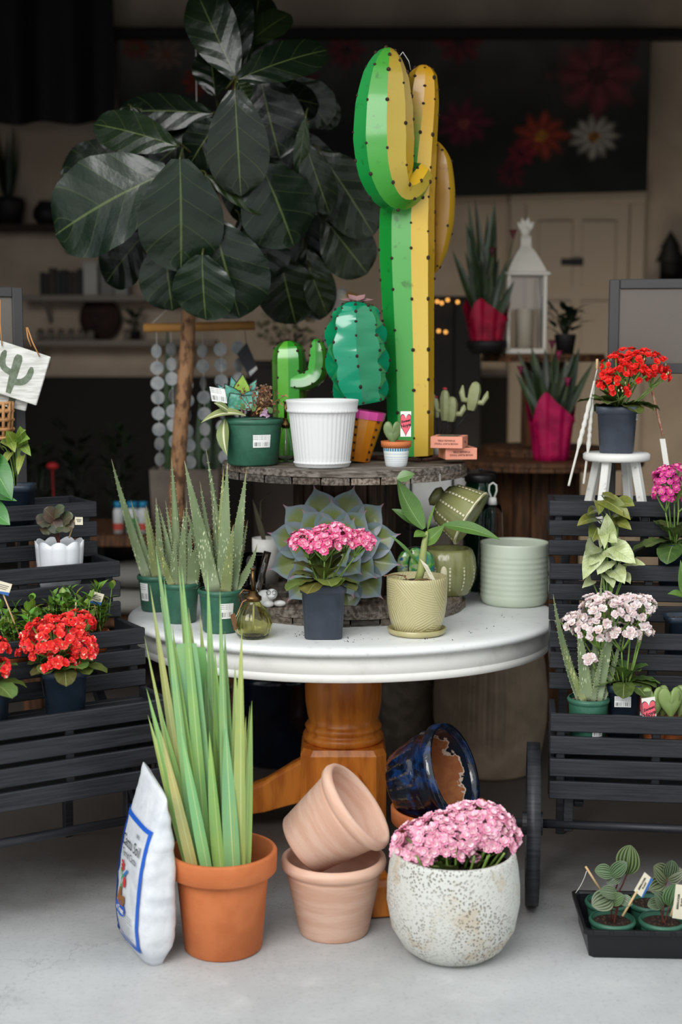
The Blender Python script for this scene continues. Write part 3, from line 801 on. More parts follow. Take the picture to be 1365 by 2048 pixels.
# pink flowers in the white planter
mb = MB(); st = []
cf = kal_cols('#ec93b6', '#f5bfcf', '#f8d6da')
root = V((0, 0, hv - .03))
for (px, py, rxp, ryp, n) in ((868, 1672, 78, 48, 64), (955, 1632, 72, 40, 66), (900, 1652, 84, 40, 56), (985, 1656, 52, 34, 44), (832, 1686, 48, 34, 36), (925, 1672, 76, 26, 40)):
    c = at(px, py + 20, p2.y + R.uniform(-.05, .04)) - p2
    dome(mb, c, rxp * k2, .085, ryp * k2 * 1.1, int(n * 1.6), .0185, cf, -.12, st, V((c.x * .55, c.y * .5 - .02, hv - .03)))
mb.build('blossoms', m_petal, t)
for a in range(26):
    x = R.uniform(-.11, .13); y = R.uniform(-.13, -.02)
    st.append((V((x * 1.2, y * .9, hv + R.uniform(.01, .035))), V((x * .9, y * .9 + .01, hv - .035))))
build_stems(t, st, .0028)
mb = MB()
for i in range(40):
    a = R.uniform(0, 2 * PI); r_ = R.uniform(.02, .125); b = V((r_ * math.cos(a), r_ * math.sin(a), hv - .035)); d = V((math.cos(a), math.sin(a), .9)).normalized() * R.uniform(.045, .075)
    mb.add(leaf(b, b + d, .04, V((-d.x, -d.y, .06)), bend=.1, fold=.2, shape='spoon', wave=.05), True, col=(1.1, 1.2, .9, 1))
mb.build('foliage', kal_leaf, t)
# ---- blue glazed pot lying in an orange pot
D5 = 4.19
p5 = V((at(884, 1640, D5).x, D5, 0)); k5 = mpp(D5, 1640)
t = thing('terracotta_pot', 'orange terracotta pot behind the pitted planter, holding up the tilted blue pot', 'plant pot', p5)
B('pot', m_terra, t, lathe(potprof(101 * k5, 76 * k5, .245, .05, .014, .012, .04), 64))
def bluemat():
    t = NT('dripping_blue_glaze'); o = t.obj()
    n1 = t.noise(o, 16, 5, .6, 1.2)
    c = t.mix(t.ramp(n1, .42, .75), hx('#080f1b'), hx('#173a6e'))
    u, v = t.uv()
    ridge = t.math('ABSOLUTE', t.math('SINE', t.math('MULTIPLY', u, 22 * PI)))
    band = t.math('MULTIPLY', t.math('GREATER_THAN', v, .12), t.math('LESS_THAN', v, .36))
    rb_ = t.math('MULTIPLY', t.math('MULTIPLY', t.ramp(ridge, .88, .99), band), t.ramp(t.noise(o, 40), .35, .6))
    c = t.mix(t.math('MULTIPLY', t.math('MULTIPLY', rb_, t.ramp(t.noise(o, 70), .35, .65)), .55), c, hx('#7d6848'))
    t.put(t.b.inputs['Base Color'], c); t.setp(Roughness=.13); t.b.inputs['Coat Weight'].default_value = .8; t.b.inputs['Coat Roughness'].default_value = .05
    t.bump(t.noise(o, 45, 4, .6, .8), .35, .006); return t.m
axb = V((.82, -.42, .36)).normalized(); qb = V((0, 0, 1)).rotation_difference(axb)
R5, h5 = 97 * k5, .198
pm = at(912, 1542, D5 - .03)
t = thing('glazed_pot', 'shiny dark blue ribbed pot tipped on its side, bare clay inside', 'plant pot', pm - axb * h5, rot=qb.to_euler())
prof = [(0, 0), (R5 * .6, 0), (R5 * .68, .008), (R5 * .80, .05), (R5 * .88, .09), (R5 * .92, .118), (R5 * .9, .122), (R5 * .95, .132), (R5 * .93, .15), (R5 * .97, .156), (R5 * 1.02, .168), (R5 * 1.04, .178), (R5 * 1.0, h5), (R5 * .93, h5 - .002), (R5 * .89, h5 - .02)]
B('pot', bluemat(), t, lathe(prof, 88, lambda a, r, z, i: r * (1 - .035 * (1 - abs(math.sin(a * 11))) if .01 < z < .115 and r > .03 else 1)))
def insidemat():
    t = NT('clay_inside_with_drips'); u, v = t.uv(); o = t.obj()
    edge = t.math('ADD', v, t.math('MULTIPLY', t.math('SUBTRACT', t.noise(o, 22, 3), .5), .75))
    d = t.math('SUBTRACT', 1.0, t.ramp(edge, .2, .23))
    ring = t.math('MULTIPLY', t.math('SUBTRACT', 1.0, t.ramp(edge, .25, .28)), .8)
    c = t.mix(t.ramp(t.noise(o, 30), .4, .7), hx('#94562f'), hx('#a5683c'))
    c = t.mix(ring, c, hx('#cfc0b0')); c = t.mix(d, c, hx('#14202c'))
    t.put(t.b.inputs['Base Color'], c); t.put(t.b.inputs['Roughness'], t.math('SUBTRACT', .85, t.math('MULTIPLY', d, .7))); return t.m
B('inner_wall', insidemat(), t, lathe([(R5 * .888, h5 - .021), (R5 * .87, h5 - .05), (R5 * .8, .09), (R5 * .62, .02), (0, .015)], 64))
B('sticker', m_paper, t, patch(R5 * .84, math.radians(-20), .22, h5 - .045, h5 - .006, 6))
# ---- bag of cactus soil
pb = atz(303, 1908, 0)
pb.x -= .012
bagW, bagT, bagH = .122, .058, .485
yaw = math.radians(-63)
t = thing('soil_bag', 'white plastic bag of cactus soil with a blue printed frame beside the terracotta pot', 'bag of soil', pb, yaw)
def bag_ab(v):
    a = interp([.80, .97, 1, 1, .99, .96, .92, .86, .80, .76], v) * bagW
    b = interp([.45, .92, 1.03, 1.0, .96, .90, .78, .60, .36, .07], v) * bagT
    return a, b
def bag_y(x, z):
    a, b = bag_ab(min(max(z / bagH, 0), 1)); u = min(abs(x) / a, .999)
    return -b * (1 - u ** 3.6) ** (1 / 3.6)
def bag_lean(p):
    v = p.z / bagH
    return V((p.x + .012 * v - .012, p.y + .03 * v * v, p.z + (.03 * v * (-p.x / bagW)) * (v ** 4) * 1.2))
rings = []
nn = 48
for i in range(41):
    v = i / 40; a, b = bag_ab(v); ring = []
    for j in range(nn):
        an = 2 * PI * j / nn; c, s = math.cos(an), math.sin(an); e = 2 / 3.6
        x, y = a * math.copysign(abs(c) ** e, c), b * math.copysign(abs(s) ** e, s)
        z = v * bagH
        side = max(0, abs(x / a) - .4) if a else 0
        wr_ = .004 * mnoise.noise(V((x * 14, y * 14, z * 26))) + .009 * side * mnoise.noise(V((x * 10 + 5, y * 10, z * 42)))
        p = V((x + wr_ * c, y + wr_ * s * (0.4 if s < 0 and abs(x) < .8 * a else 1), z))
        ring.append(tuple(bag_lean(p)))
    rings.append(ring)
g = loft(rings)
B('bag', M('white_plastic_film', '#dcdfe2', .38, c2='#c8cdd3', ns=14, bump=.4, bs=22, coat=.15), t, g)
def bagmap(off=.0042, sx=1, cx=0, cz=0):
    return lambda p: bag_lean(V((p.x + cx, bag_y(p.x + cx, p.y + cz) - off, p.y + cz)))
def strip(x0, z0, x1, z1, w_, n=24):
    d = V((x1 - x0, z1 - z0)).normalized(); nx, nz = -d.y * w_ / 2, d.x * w_ / 2; vs, fs = [], []
    for i in range(n + 1):
        f = i / n; x, z = x0 + (x1 - x0) * f, z0 + (z1 - z0) * f
        vs += [(x + nx, z + nz, 0), (x - nx, z - nz, 0)]
    for i in range(n): fs.append((2 * i, 2 * i + 1, 2 * i + 3, 2 * i + 2))
    return vs, fs, None
m_blue = M('bag_blue', '#1f5bbf', .45); bl_, br_, bt_, bb_ = -.106, .088, .378, .048
mb = MB()
for s_ in ((br_, bb_ - .006, br_, bt_ + .006), (bl_, bb_, bl_, bt_), (bl_, bt_, br_, bt_), (bl_, bb_, br_, bb_)): mb.add(remap(strip(*s_, .0135), bagmap()), False)
mb.build('printed_frame', m_blue, t)
mb = MB()
for s_, sz, cx, cz, bd in (('Cactu Soil', .0405, -.002, .312, .0002), ('100%', .015, .03, .346, 0), ('Terrid Cactu', .026, -.002, .281, 0)):
    mb.add(remap(text2d(s_, sz, bd, .82), bagmap(.0045, 1, cx, cz)), False)
mb.build('printed_words', m_ink, t)
mb = MB()
for i in range(9): mb.add(remap(strip(-.075 + R.uniform(0, .01), .125 - i * .007, .045 + R.uniform(-.02, .02), .125 - i * .007, .0017, 10), bagmap(.0045)), False)
mb.build('small_print', M('grey_ink', '#8b8d92', .7), t)
mb = MB()
fx = -.034
def flat(pts, col): mb.add(remap(poly(pts), bagmap(.0046 + len(mb.f) * .00004)), False, col=hx(col))
flat(ell(fx, .128, .042, .020), '#2557b8')
flat([(fx - .03, .15), (fx - .012, .185), (fx, .19), (fx + .004, .165), (fx + .03, .17), (fx + .034, .152), (fx + .02, .138), (fx - .018, .138)], '#8a5a2b')
for a_, b_, c_ in (((fx - .006, .185), (fx - .002, .25), '#2e7d3a'), ((fx, .185), (fx + .028, .235), '#2e7d3a'), ((fx - .004, .19), (fx + .02, .21), '#2e7d3a')):
    d = V((b_[0] - a_[0], b_[1] - a_[1])); nx, ny = -d.y * .04, d.x * .04
    flat([(a_[0] - nx, a_[1] - ny), (b_[0], b_[1]), (a_[0] + nx, a_[1] + ny)], c_)
flat(ell(fx + .022, .205, .011, .013), '#c62f35'); flat([(fx + .012, .21), (fx + .014, .226), (fx + .02, .217), (fx + .024, .228), (fx + .033, .21)], '#c62f35')
for i in range(5):
    flat(ell(fx - .006 + (i % 2) * .01, .235 + i * .0055, .008, .005), '#b92a34')
    flat(ell(fx + .012 + i * .006, .222 + i * .005, .006, .0045), '#2f6fb2')
flat([(fx - .002, .205), (fx + .018, .226), (fx + .004, .224)], '#3b9a4c'); flat([(fx - .01, .215), (fx - .016, .24), (fx - .004, .235)], '#3b9a4c')
mb.build('printed_bouquet', m_vcol, t)
mb = MB(); mb.add(remap(text2d("e Treat", .022, .0006, .9), bagmap(.0062, 1, fx + .004, .127)), False); mb.build('printed_badge_words', m_paper, t)
# ---- seedling tray
k6 = mpp(3.76, 1890)
ptr = atz(1176, 1922, 0)
trw, trd, trh = .50, .27, .085
t = thing('seedling_tray', 'black plastic nursery tray on the floor at the right edge', 'tray', ptr + V((trw / 2 + .002, trd / 2, 0)), math.radians(-2.5))
def rrect(w_, d_, z, c=.012):
    return [(w_ - c, -d_, z), (w_, -d_ + c, z), (w_, d_ - c, z), (w_ - c, d_, z), (-w_ + c, d_, z), (-w_, d_ - c, z), (-w_, -d_ + c, z), (-w_ + c, -d_, z)]
a_, b_ = trw / 2, trd / 2
m_tray = M('black_tray_plastic', '#15161a', .35, bump=.03, bs=90)
B('tray', m_tray, t, loft([rrect(a_ - .012, b_ - .012, 0), rrect(a_ - .004, b_ - .004, trh - .014), rrect(a_ + .006, b_ + .006, trh - .014), rrect(a_ + .007, b_ + .007, trh), rrect(a_ - .001, b_ - .001, trh), rrect(a_ - .004, b_ - .004, trh - .006), rrect(a_ - .014, b_ - .014, .003)]), smooth=False)
mb = MB()
for i in range(9): mb.add(bx((-a_ + .04 + i * .055, -b_ - .0072, trh - .007), (.042, .003, .013), .001), False)
mb.build('rim_rib', m_tray, t)
trayM = Matrix.Translation(t.location) @ Matrix.Rotation(math.radians(-2.5), 4, 'Z')
pep = leafmat('watermelon_peperomia_leaf', '#cfd8c4', '#7d2f33', n=.01, k=0, rough=.35, c2='#b3c4ae', ns=10, mw=.03, vw=.0001, vamt=0)
def pepmat():
    t = NT('silver_striped_leaf'); u, v = t.uv()
    d = t.math('ABSOLUTE', t.math('SUBTRACT', u, .5))
    s = t.math('SINE', t.math('MULTIPLY', d, 44))
    c = t.mix(t.ramp(s, -.1, .45), hx('#33492b'), hx('#768a64'))
    c = t.mix(t.math('SUBTRACT', 1.0, t.ramp(d, .01, .03)), c, hx('#4a6a45'))
    c = t.mix(1.0, c, t.attr(), 'MULTIPLY')
    t.put(t.b.inputs['Base Color'], c); t.setp(Roughness=.33); t.bump(s, .25, .002); return t.m
m_pep = pepmat(); m_redstem = M('reddish_stem', '#5b2f28', .6)
m_tagc = M('cream_tag', '#d9d2bb', .7); m_tagb = M('tag_blue', '#2d62a8', .6)
def nursery_pot(t, rt, rb, h, soil, mat=None, sticker=None, smat=None, n=48, rimh=.018):
    p = B('pot', mat or m_green_pot, t, lathe(potprof(rt, rb, h, rimh, .003, .004, h - soil, 0), n))
    soil_at('soil', smat or m_soil, t, rt - .003, rb, h, .003, h - soil, .003)
    if sticker:
        a0, da, z0, z1 = sticker
        o = B('price_sticker', m_stick_lbl, p, patch(rb + (rt - rb) * z0 / h + .0015, a0, da, z0, z1, 8, (rt - rb) / h))
    return p
def tagcard(t, p, x, y, words, blue=True, back=V((0, -1, 0))):
    """small plant tag: card spanned by half-vectors x, y, with words and a blue corner"""
    n = x.cross(y).normalized()
    if n.y > 0: n = -n
    o = B('plant_tag', m_tagc, t, quad(p, x, y), smooth=False, label='small printed plant tag')
    if blue:
        c = [p - x - y, p + x - y, p + x - y * .45, p - x - y * .75]
        B('tag_stripe', m_tagb, o, ([tuple(q_ + n * .0006) for q_ in c], [(0, 1, 2, 3)], None), smooth=False)
    sx = x.normalized(); sy = y.normalized()
    for i, wd in enumerate(words):
        if wd is None:      # print too small to read in the photo
            mbt = MB()
            for q in range(3):
                c_ = p + y * (.45 - q * .3) + n * .0008; w_ = x * (.7 - .12 * q); mbt.add(([tuple(c_ - w_ - sy * .0007), tuple(c_ + w_ - sy * .0007), tuple(c_ + w_ + sy * .0007), tuple(c_ - w_ + sy * .0007)], [(0, 1, 2, 3)], None), False)
            mbt.build('small_print', m_ink, o); continue
        g = text2d(wd, y.length * .42, .0003)
        wmax = max(abs(v[0]) for v in g[0]) * 2; f = min(1, x.length * 1.7 / wmax)
        B('tag_words', m_ink, o, remap(g, lambda q_: p + sx * q_.x * f + sy * (q_.y * f + y.length * (.35 - .55 * i)) + n * .0008), smooth=False)
    return o
seeds = [('rear left of the tray', -.165, .055, 3), ('front left of the tray', -.17, -.07, 3), ('front right of the tray, at the picture edge', -.035, -.07, 3), ('rear right of the tray', -.045, .055, 4)]
# pots: (tray-local x, y), leaves given as (tip px, py, base px, py, width px)
LV = [[(1262, 1690, 1255, 1748, 50), (1190, 1742, 1226, 1746, 32), (1255, 1725, 1222, 1752, 30), (1215, 1768, 1240, 1752, 26)], [(1185, 1812, 1225, 1795, 44), (1248, 1790, 1222, 1806, 26), (1200, 1783, 1236, 1788, 28), (1265, 1810, 1240, 1795, 24)], [(1352, 1768, 1340, 1812, 40), (1310, 1785, 1328, 1812, 34), (1296, 1812, 1322, 1806, 26)], [(1308, 1732, 1335, 1762, 42), (1368, 1742, 1336, 1758, 36), (1300, 1780, 1330, 1768, 40), (1345, 1720, 1338, 1755, 30)]]
for i, (wh, lx, ly, nl) in enumerate(seeds):
    pp = trayM @ V((lx, ly, .0035))
    t = thing('potted_seedling', 'striped-leaf seedling in a green pot, ' + wh, 'potted plant', pp, group='striped seedlings in the tray')
    nursery_pot(t, .0625, .05, .088, .012, sticker=(-1.95, .5, .012, .05) if i == 2 else None)
    mb = MB(); ms = MB()
    for (tx, ty, bx_, by_, wp) in LV[i]:
        b = at(bx_, by_, pp.y - .01) - pp; e = at(tx, ty, pp.y - .03) - pp
        mb.add(leaf(b, e, wp * k6, V((R.uniform(-.3, .3), -.8, .6)), bend=.14, fold=.14, shape='broad', n=14, m=12), True, col=tuple(R.uniform(.8, 1.1) for _ in range(3)) + (1,))
        ms.add(tube(bez(V((R.uniform(-.012, .012), R.uniform(-.01, .01), .074)), V((b.x * .5, b.y * .5, .085)), b, 5), .0022, 6))
    mb.build('foliage', m_pep, t); ms.build('stems', m_redstem, t)
    if i == 0:
        B('plant_stick', m_stick, t, tube([at(1205, 1785, pp.y - .03) - pp, at(1172, 1733, pp.y - .03) - pp], .0032, 8))
        B('tag_thread', m_paper, t, tube(bez(at(1174, 1742, pp.y - .035) - pp, at(1168, 1765, pp.y - .04) - pp, at(1152, 1786, pp.y - .04) - pp, 6), .0008, 5))
    if i == 1:
        B('plant_stick', m_stick, t, tube([at(1246, 1832, pp.y - .03) - pp, at(1275, 1782, pp.y - .03) - pp], .0032, 8))
        u_ = (at(1300, 1747, pp.y) - at(1278, 1785, pp.y)) * .42; v_ = (at(1296, 1768, pp.y) - at(1283, 1757, pp.y)) * -.6
        tagcard(t, at(1288, 1770, pp.y - .032) - pp, u_ * 1.15, v_ * 1.1, ['SEERSUCKER', 'PLANT'])
    if i == 2:
        B('plant_stick', m_stick, t, tube([at(1342, 1832, pp.y - .03) - pp, at(1357, 1790, pp.y - .03) - pp], .0032, 8))
        u_ = (at(1362, 1768, pp.y) - at(1354, 1838, pp.y)) * .48; v_ = (at(1370, 1800, pp.y) - at(1344, 1796, pp.y)) * -.5
        tagcard(t, at(1362, 1804, pp.y - .034) - pp, u_, v_, ['SEERSUCKER', 'PLANT'])
# ---- planters standing further back under the table
def shadowpot(name, label, px, D, r, h, mat, prof=None, mod=None, cat='planter'):
    p = V(((px - CX) / F * D, D, 0)); t = thing(name, label, cat, p)
    B('pot', mat, t, lathe(prof or [(0, 0), (r * .8, 0), (r * .86, .02), (r * .97, h * .6), (r, h - .03), (r * 1.04, h - .02), (r * 1.04, h), (r * .96, h), (r * .93, h - .03), (r * .9, h - .08), (0, h - .08)], 80 if not mod else 160, mod)); return t
m_navyglaze = M('dark_navy_glaze', '#0c1119', .12, c2='#101b30', ns=6, coat=.6)
t = shadowpot('tall_planter', 'tall glossy near-black navy planter in the shadow behind the strap plant', 552, 5.5, .165, .36, m_navyglaze)
mb = MB()
for i in range(9):
    a = R.uniform(0, 6.28); e = V((math.cos(a) * .1, math.sin(a) * .1, .54 - R.random() * .06)); mb.add(leaf(V((math.cos(a) * .02, math.sin(a) * .02, .28)), e, .05, V((math.cos(a), math.sin(a), .4)), bend=.1, shape='lance'), True, col=(.5, .5, .5, 1))
mb.build('foliage', m_dkleaf, t)
m_carve = M('grey_carved_pot', '#85796b', .85, c2='#6a6054', ns=18, bump=.8, bs=34)
t = shadowpot('carved_planter', 'grey-brown planter with carved bands standing behind the pedestal', 818, 5.58, .125, .40, m_carve, [(0, 0), (.1, 0), (.105, .02), (.118, .26), (.124, .29), (.119, .30), (.125, .34), (.130, .35), (.130, .4), (.118, .4), (.115, .36), (0, .345)])
p_ = t.location
t = thing('carved_planter', 'smaller dark bowl nested in the mouth of the grey carved planter', 'planter', (p_.x, p_.y, .3455))
B('pot', m_carve, t, lathe([(0, 0), (.07, 0), (.10, .055), (.108, .12), (.098, .12), (.09, .06), (0, .02)], 48))
m_ribg = M('grey_ribbed_planter', '#a8957f', .8, c2='#93826e', ns=10, bump=.1, bs=60)
t = shadowpot('ribbed_planter', 'large grey-brown planter with fine vertical ribs behind the table', 988, 5.38, .222, .56, m_ribg, [(0, 0), (.17, 0), (.19, .02), (.205, .1), (.218, .2), (.22, .3), (.21, .42), (.19, .53), (.182, .56), (.17, .56), (.168, .52), (0, .48)], lambda a, r, z, i: r * (1 + .02 * math.sin(a * 66)) if .1 < z < .53 and r > .18 else r)
# ================================================================== things on the table and the spool
# ---- aloes
def aloemat():
    t = NT('speckled_aloe'); o = t.obj((1, 1, .35)); u, v = t.uv()
    c = t.mix(t.ramp(t.noise(o, 12), .35, .65), hx('#7b8b62'), hx('#647650'))
    c = t.mix(t.math('MULTIPLY', t.math('SUBTRACT', 1.0, t.ramp(v, .0, .22)), .6), c, hx('#a6b294'))
    sp_ = t.voro(o, 150); wz = t.ramp(t.noise(o, 30), .45, .62)
    s = t.math('MULTIPLY', t.math('SUBTRACT', 1.0, t.ramp(sp_.outputs['Distance'], .2, .36)), wz)
    c = t.mix(t.math('MULTIPLY', s, .75), c, hx('#d5dcb4'))
    c = t.mix(t.math('MULTIPLY', t.ramp(v, .88, 1.0), .5), c, hx('#8a6f4a'))
    c = t.mix(1.0, c, t.attr(), 'MULTIPLY')
    t.put(t.b.inputs['Base Color'], c); t.setp(Roughness=.42); return t.m
m_aloe = aloemat(); m_teeth = M('pale_tooth', '#b9b98c', .6)
def aloe(label, pp, rt, rb, h, leaves, sticker=None, group='aloes in green pots', seed=1, ws=.76):
    t = thing('potted_aloe', label, 'potted plant', pp, group=group)
    nursery_pot(t, rt, rb, h, .010, sticker=sticker, smat=m_perl)
    k = mpp(pp.y, 1100); mb = MB(); mt = MB(); zs = h - .012
    for (tx, ty, bx_, wp, dd, bend, tint) in leaves:
        b = V(((bx_) * k, dd * .25 - .004, zs)); e = at(tx, ty, pp.y + dd) - pp
        d = (e - b).normalized()
        nrm = V((-d.x, -.85 if dd <= 0 else .5, .3)); nrm = (nrm - d * nrm.dot(d)).normalized()
        if bend < 0: nrm2 = nrm; bend_ = bend
        else: bend_ = bend
        # sideways curl: bow the spine outwards
        mb.add(succ(b, e, wp * ws * k, nrm, bend_, .4, 16, 10), True, col=(tint, tint * (1 if tint <= 1 else .92), tint * (1 if tint <= 1 else .7), 1))
        for g in teeth(b, e, wp * ws * k, nrm, bend_, 20, .003): mb.add(g, False, 1)
    mb.build('foliage', [m_aloe, m_teeth], t)
    return t
def base_at(px, py, z): return atz(px, py, z)
a1 = base_at(314, 1220, TZ); a2 = base_at(360, 1243, TZ); a3 = base_at(442, 1262, TZ)
aloe('speckled aloe in a green pot, farthest left and farthest back on the white table', a1, .064, .052, .122,
     [(223, 918, -18, 30, -.03, -.12, .9), (262, 1000, -6, 30, .03, -.05, .85), (292, 1010, 4, 24, .02, .02, 1.15), (312, 995, 12, 26, -.02, -.03, .95), (288, 1014, 0, 22, -.04, .04, 1.1), (331, 1060, 18, 26, .03, .04, .8)], (-2.2, .55, .04, .1))
aloe('tall speckled aloe in a green pot between the two other aloes on the white table', a2, .066, .053, .13,
     [(343, 914, 0, 34, .02, .0, .85), (350, 1075, -10, 28, -.02, .03, .9), (318, 1013, -8, 30, .03, .03, .8), (368, 1020, 6, 28, -.03, -.02, .9), (382, 1050, 14, 40, -.01, .05, .85), (400, 1075, 22, 52, -.04, -.06, .9), (312, 1078, -14, 22, -.05, -.1, 1.15), (374, 1000, 8, 24, .05, .02, .8), (331, 1000, -4, 24, .04, 0, .8)], (-2.6, .5, .02, .085))
aloe('largest speckled aloe in a green stickered pot beside the glass spray bottle', a3, .070, .056, .135,
     [(369, 921, -12, 48, -.05, -.03, 1.0), (455, 925, 6, 44, -.01, .0, 1.0), (493, 942, 20, 44, .0, -.02, .95), (412, 897, 6, 32, .06, .05, .85), (400, 962, -10, 30, .04, 0, .8), (447, 938, -2, 38, .05, .04, 1.1), (515, 1088, 26, 30, -.02, -.22, .9), (467, 1050, 12, 34, -.06, .03, 1.05), (496, 1040, 22, 24, .05, -.06, .85), (371, 1016, -18, 26, .0, .04, .95), (424, 990, -2, 28, .05, .02, .85), (480, 1010, 14, 24, .06, .02, .85)], (-1.18, .66, .05, .098))
# ---- ribbed glass plant mister
def mister(name, label, p, body_r, body_h, neck_h, matg, lobes, liquid=True):
    t = thing(name, label, 'spray bottle', p)
    pr = [(0, 0), (.6, 0), (.78, .04), (.95, .2), (1, .38), (.92, .58), (.68, .78), (.44, .9), (.36, .97), (.36, 1.0)]
    inn = [(.33, 1.0), (.33, .97), (.41, .9), (.65, .78), (.88, .58), (.95, .38), (.9, .2), (.74, .07), (0, .05)]
    md = lambda a, r, z, i: r * (1 - .05 * (1 - abs(math.sin(a * lobes / 2))) * min(1, (r / body_r) ** 2 * 1.5)) if lobes else r
    B('bottle', matg, t, lathe([(r * body_r, z * body_h) for r, z in pr + inn], 96, md))
    cr = body_r * .4
    B('collar', m_brass, t, lathe([(0, body_h + .0005), (cr * 1.1, body_h + .0005), (cr * 1.1, body_h + .012), (cr * .8, body_h + .016), (cr * .5, body_h + .03), (0, body_h + .03)], 28))
    zt = body_h + neck_h
    B('pump_rod', m_brass, t, tube([(0, 0, body_h + .031), (0, 0, zt)], .0055, 12), lathe([(0, zt), (.008, zt), (.009, zt + .004), (0, zt + .005)], 16))
    B('nozzle', m_brass, t, tube([(-.004, -.002, body_h + .028), (-cr * 1.2, -.008, body_h + .034), (-cr * 1.7, -.01, body_h + .02), (-cr * 1.6, -.01, body_h - .002)], .0032, 8))
    B('dip_tube', M('pale_tube', '#cfcfb8', .4), t, tube([(0, 0, .02), (.002, 0, body_h - .003)], .003, 8))
    return t
m_olglass = M('olive_glass', '#eceab4', .03, trans=1, ior=1.4)
pm_ = base_at(507, 1275, TZ)
t = mister('plant_mister', 'round ribbed olive glass plant mister with a brass pump on the white table', pm_, .0595, .115, .095, m_olglass, 14)
B('hang_tag', M('kraft_tag', '#6b4c2f', .8), t, quad((-.055, -.03, .055), (.0075, -.002, .004), (-.006, 0, .024)), smooth=False)
B('tag_string', m_twine, t, tube([(-.004, -.012, .127), (-.03, -.022, .115), (-.047, -.03, .078)], .0012, 5))
# ---- pink kalanchoe in the slate square pot (front of the table)
def square_pot(t, wt, wb, h, mat, soil=.012, sticker=None):
    rings = [sqring(wb / 2 - .003, 0), sqring(wb / 2, .003), sqring(wb / 2 + (wt - wb) / 2 * .84 - .003, h * .845), sqring(wt / 2, h * .85), sqring(wt / 2 + .001, h - .002), sqring(wt / 2 - .002, h), sqring(wt / 2 - .005, h - .002), sqring(wt / 2 - .009, h * .84), sqring(wt / 2 - .010, h - soil - .014), sqring(.002, h - soil - .014)]
    o = B('pot', mat, t, loft(rings))
    B('soil', m_perl, t, loft([sqring(wt / 2 - .0105, h - soil - .013), sqring(wt / 2 - .0105, h - soil), sqring(.002, h - soil + .004)]), smooth=False)
    if sticker:
        c, x, y = sticker; B('price_sticker', m_stick_lbl, o, quad(c, x, y), smooth=False)
    return o
def kalanchoe(label, pp, rz, pot, domes, cf, fs, leaves, mat, sticker=None, budcol='#c9b98a', nb=0, group='kalanchoes in square pots', name='potted_kalanchoe', zmin=-.15, ltint=(1, 1, 1), lsz=(.11, .075)):
    t = thing(name, label, 'potted plant', pp, rz, group)
    wt, wb, h = pot; square_pot(t, wt, wb, h, mat, sticker=sticker)
    M4 = (Matrix.Translation(pp) @ Matrix.Rotation(rz, 4, 'Z')).inverted()
    k = mpp(pp.y, 1100); mb = MB(); st = []; bm = MB()
    for (px, py, rx, ry, n, dd) in domes:
        c = M4 @ at(px, py + ry * .35, pp.y + dd)
        dome(mb, c, rx * k, rx * k * .85, ry * k, n, fs, cf, zmin, st, V((c.x * .25, c.y * .25, h - .005)))
        if nb: buds(mb, c, rx * k * .95, rx * k * .7, ry * k * .95, nb, fs * .3, budcol)
    mb.build('blossoms', m_petal, t); build_stems(t, st, .0025)
    mb = MB()
    n, el = leaves[0], leaves[1]
    rosette_leaves(mb, n, lsz[0], lsz[1], h + .0, el, ltint, drop=.3, r0=.012, front=leaves[2] if len(leaves) > 2 else None)
    rosette_leaves(mb, n // 2 + 2, lsz[0] * .8, lsz[1] * .8, h + .012, (.5, 1.1), ltint, drop=.1, r0=.008)
    mb.build('foliage', kal_leaf, t)
    return t
pk = base_at(647, 1281, TZ)
pk.y += .062
kalanchoe('bright pink kalanchoe in a slate square pot at the front of the white table', pk, 0, (.142, .116, .17),
          [(612, 1080, 34, 28, 34, -.02), (668, 1068, 46, 28, 46, -.01), (650, 1085, 30, 26, 24, -.06), (724, 1078, 24, 22, 22, -.03), (700, 1075, 26, 20, 18, .02), (640, 1075, 40, 20, 20, .04)],
          kal_cols('#e0407f', '#f08db0', '#f6c3cd'), .0178, (9, (.05, .55), [-1.15, -.5, -2.6, -1.9, .2, 3.3, 1.4, 2.2, -1.5]), m_slate_pot, nb=10, ltint=(1.15, 1.1, .9), lsz=(.128, .088))
# ---- big painted metal succulent rosette leaning on the spool core
def petalmat():
    t = NT('enamelled_petal'); u, v = t.uv()
    d = t.math('MULTIPLY', t.math('ABSOLUTE', t.math('SUBTRACT', u, .5)), 2)
    e = t.math('MAXIMUM', t.ramp(d, .35, 1.0), t.ramp(v, .5, 1.0))
    c = t.mix(t.ramp(t.math('ADD', e, t.math('MULTIPLY', t.noise(t.obj(), 6), .25)), .25, .9), hx('#6d7a3c'), hx('#728488'))
    c = t.mix(t.math('MULTIPLY', t.ramp(u, .55, 1), .35), c, hx('#857f94'))
    c = t.mix(t.math('SUBTRACT', 1.0, t.ramp(v, 0, .3)), c, hx('#4f5a36'))
    c = t.mix(t.math('MULTIPLY', t.ramp(v, .86, .99), t.math('SUBTRACT', 1.0, t.ramp(d, .5, .95))), c, hx('#b96a7c'))
    t.put(t.b.inputs['Base Color'], c); t.setp(Roughness=.42); t.b.inputs['Coat Weight'].default_value = .2; return t.m
SH['petal'] = [.4, .62, .78, .89, .96, .99, 1, 1, .98, .94, .88, .79, .67, .5, .28, .1, .04, .01]
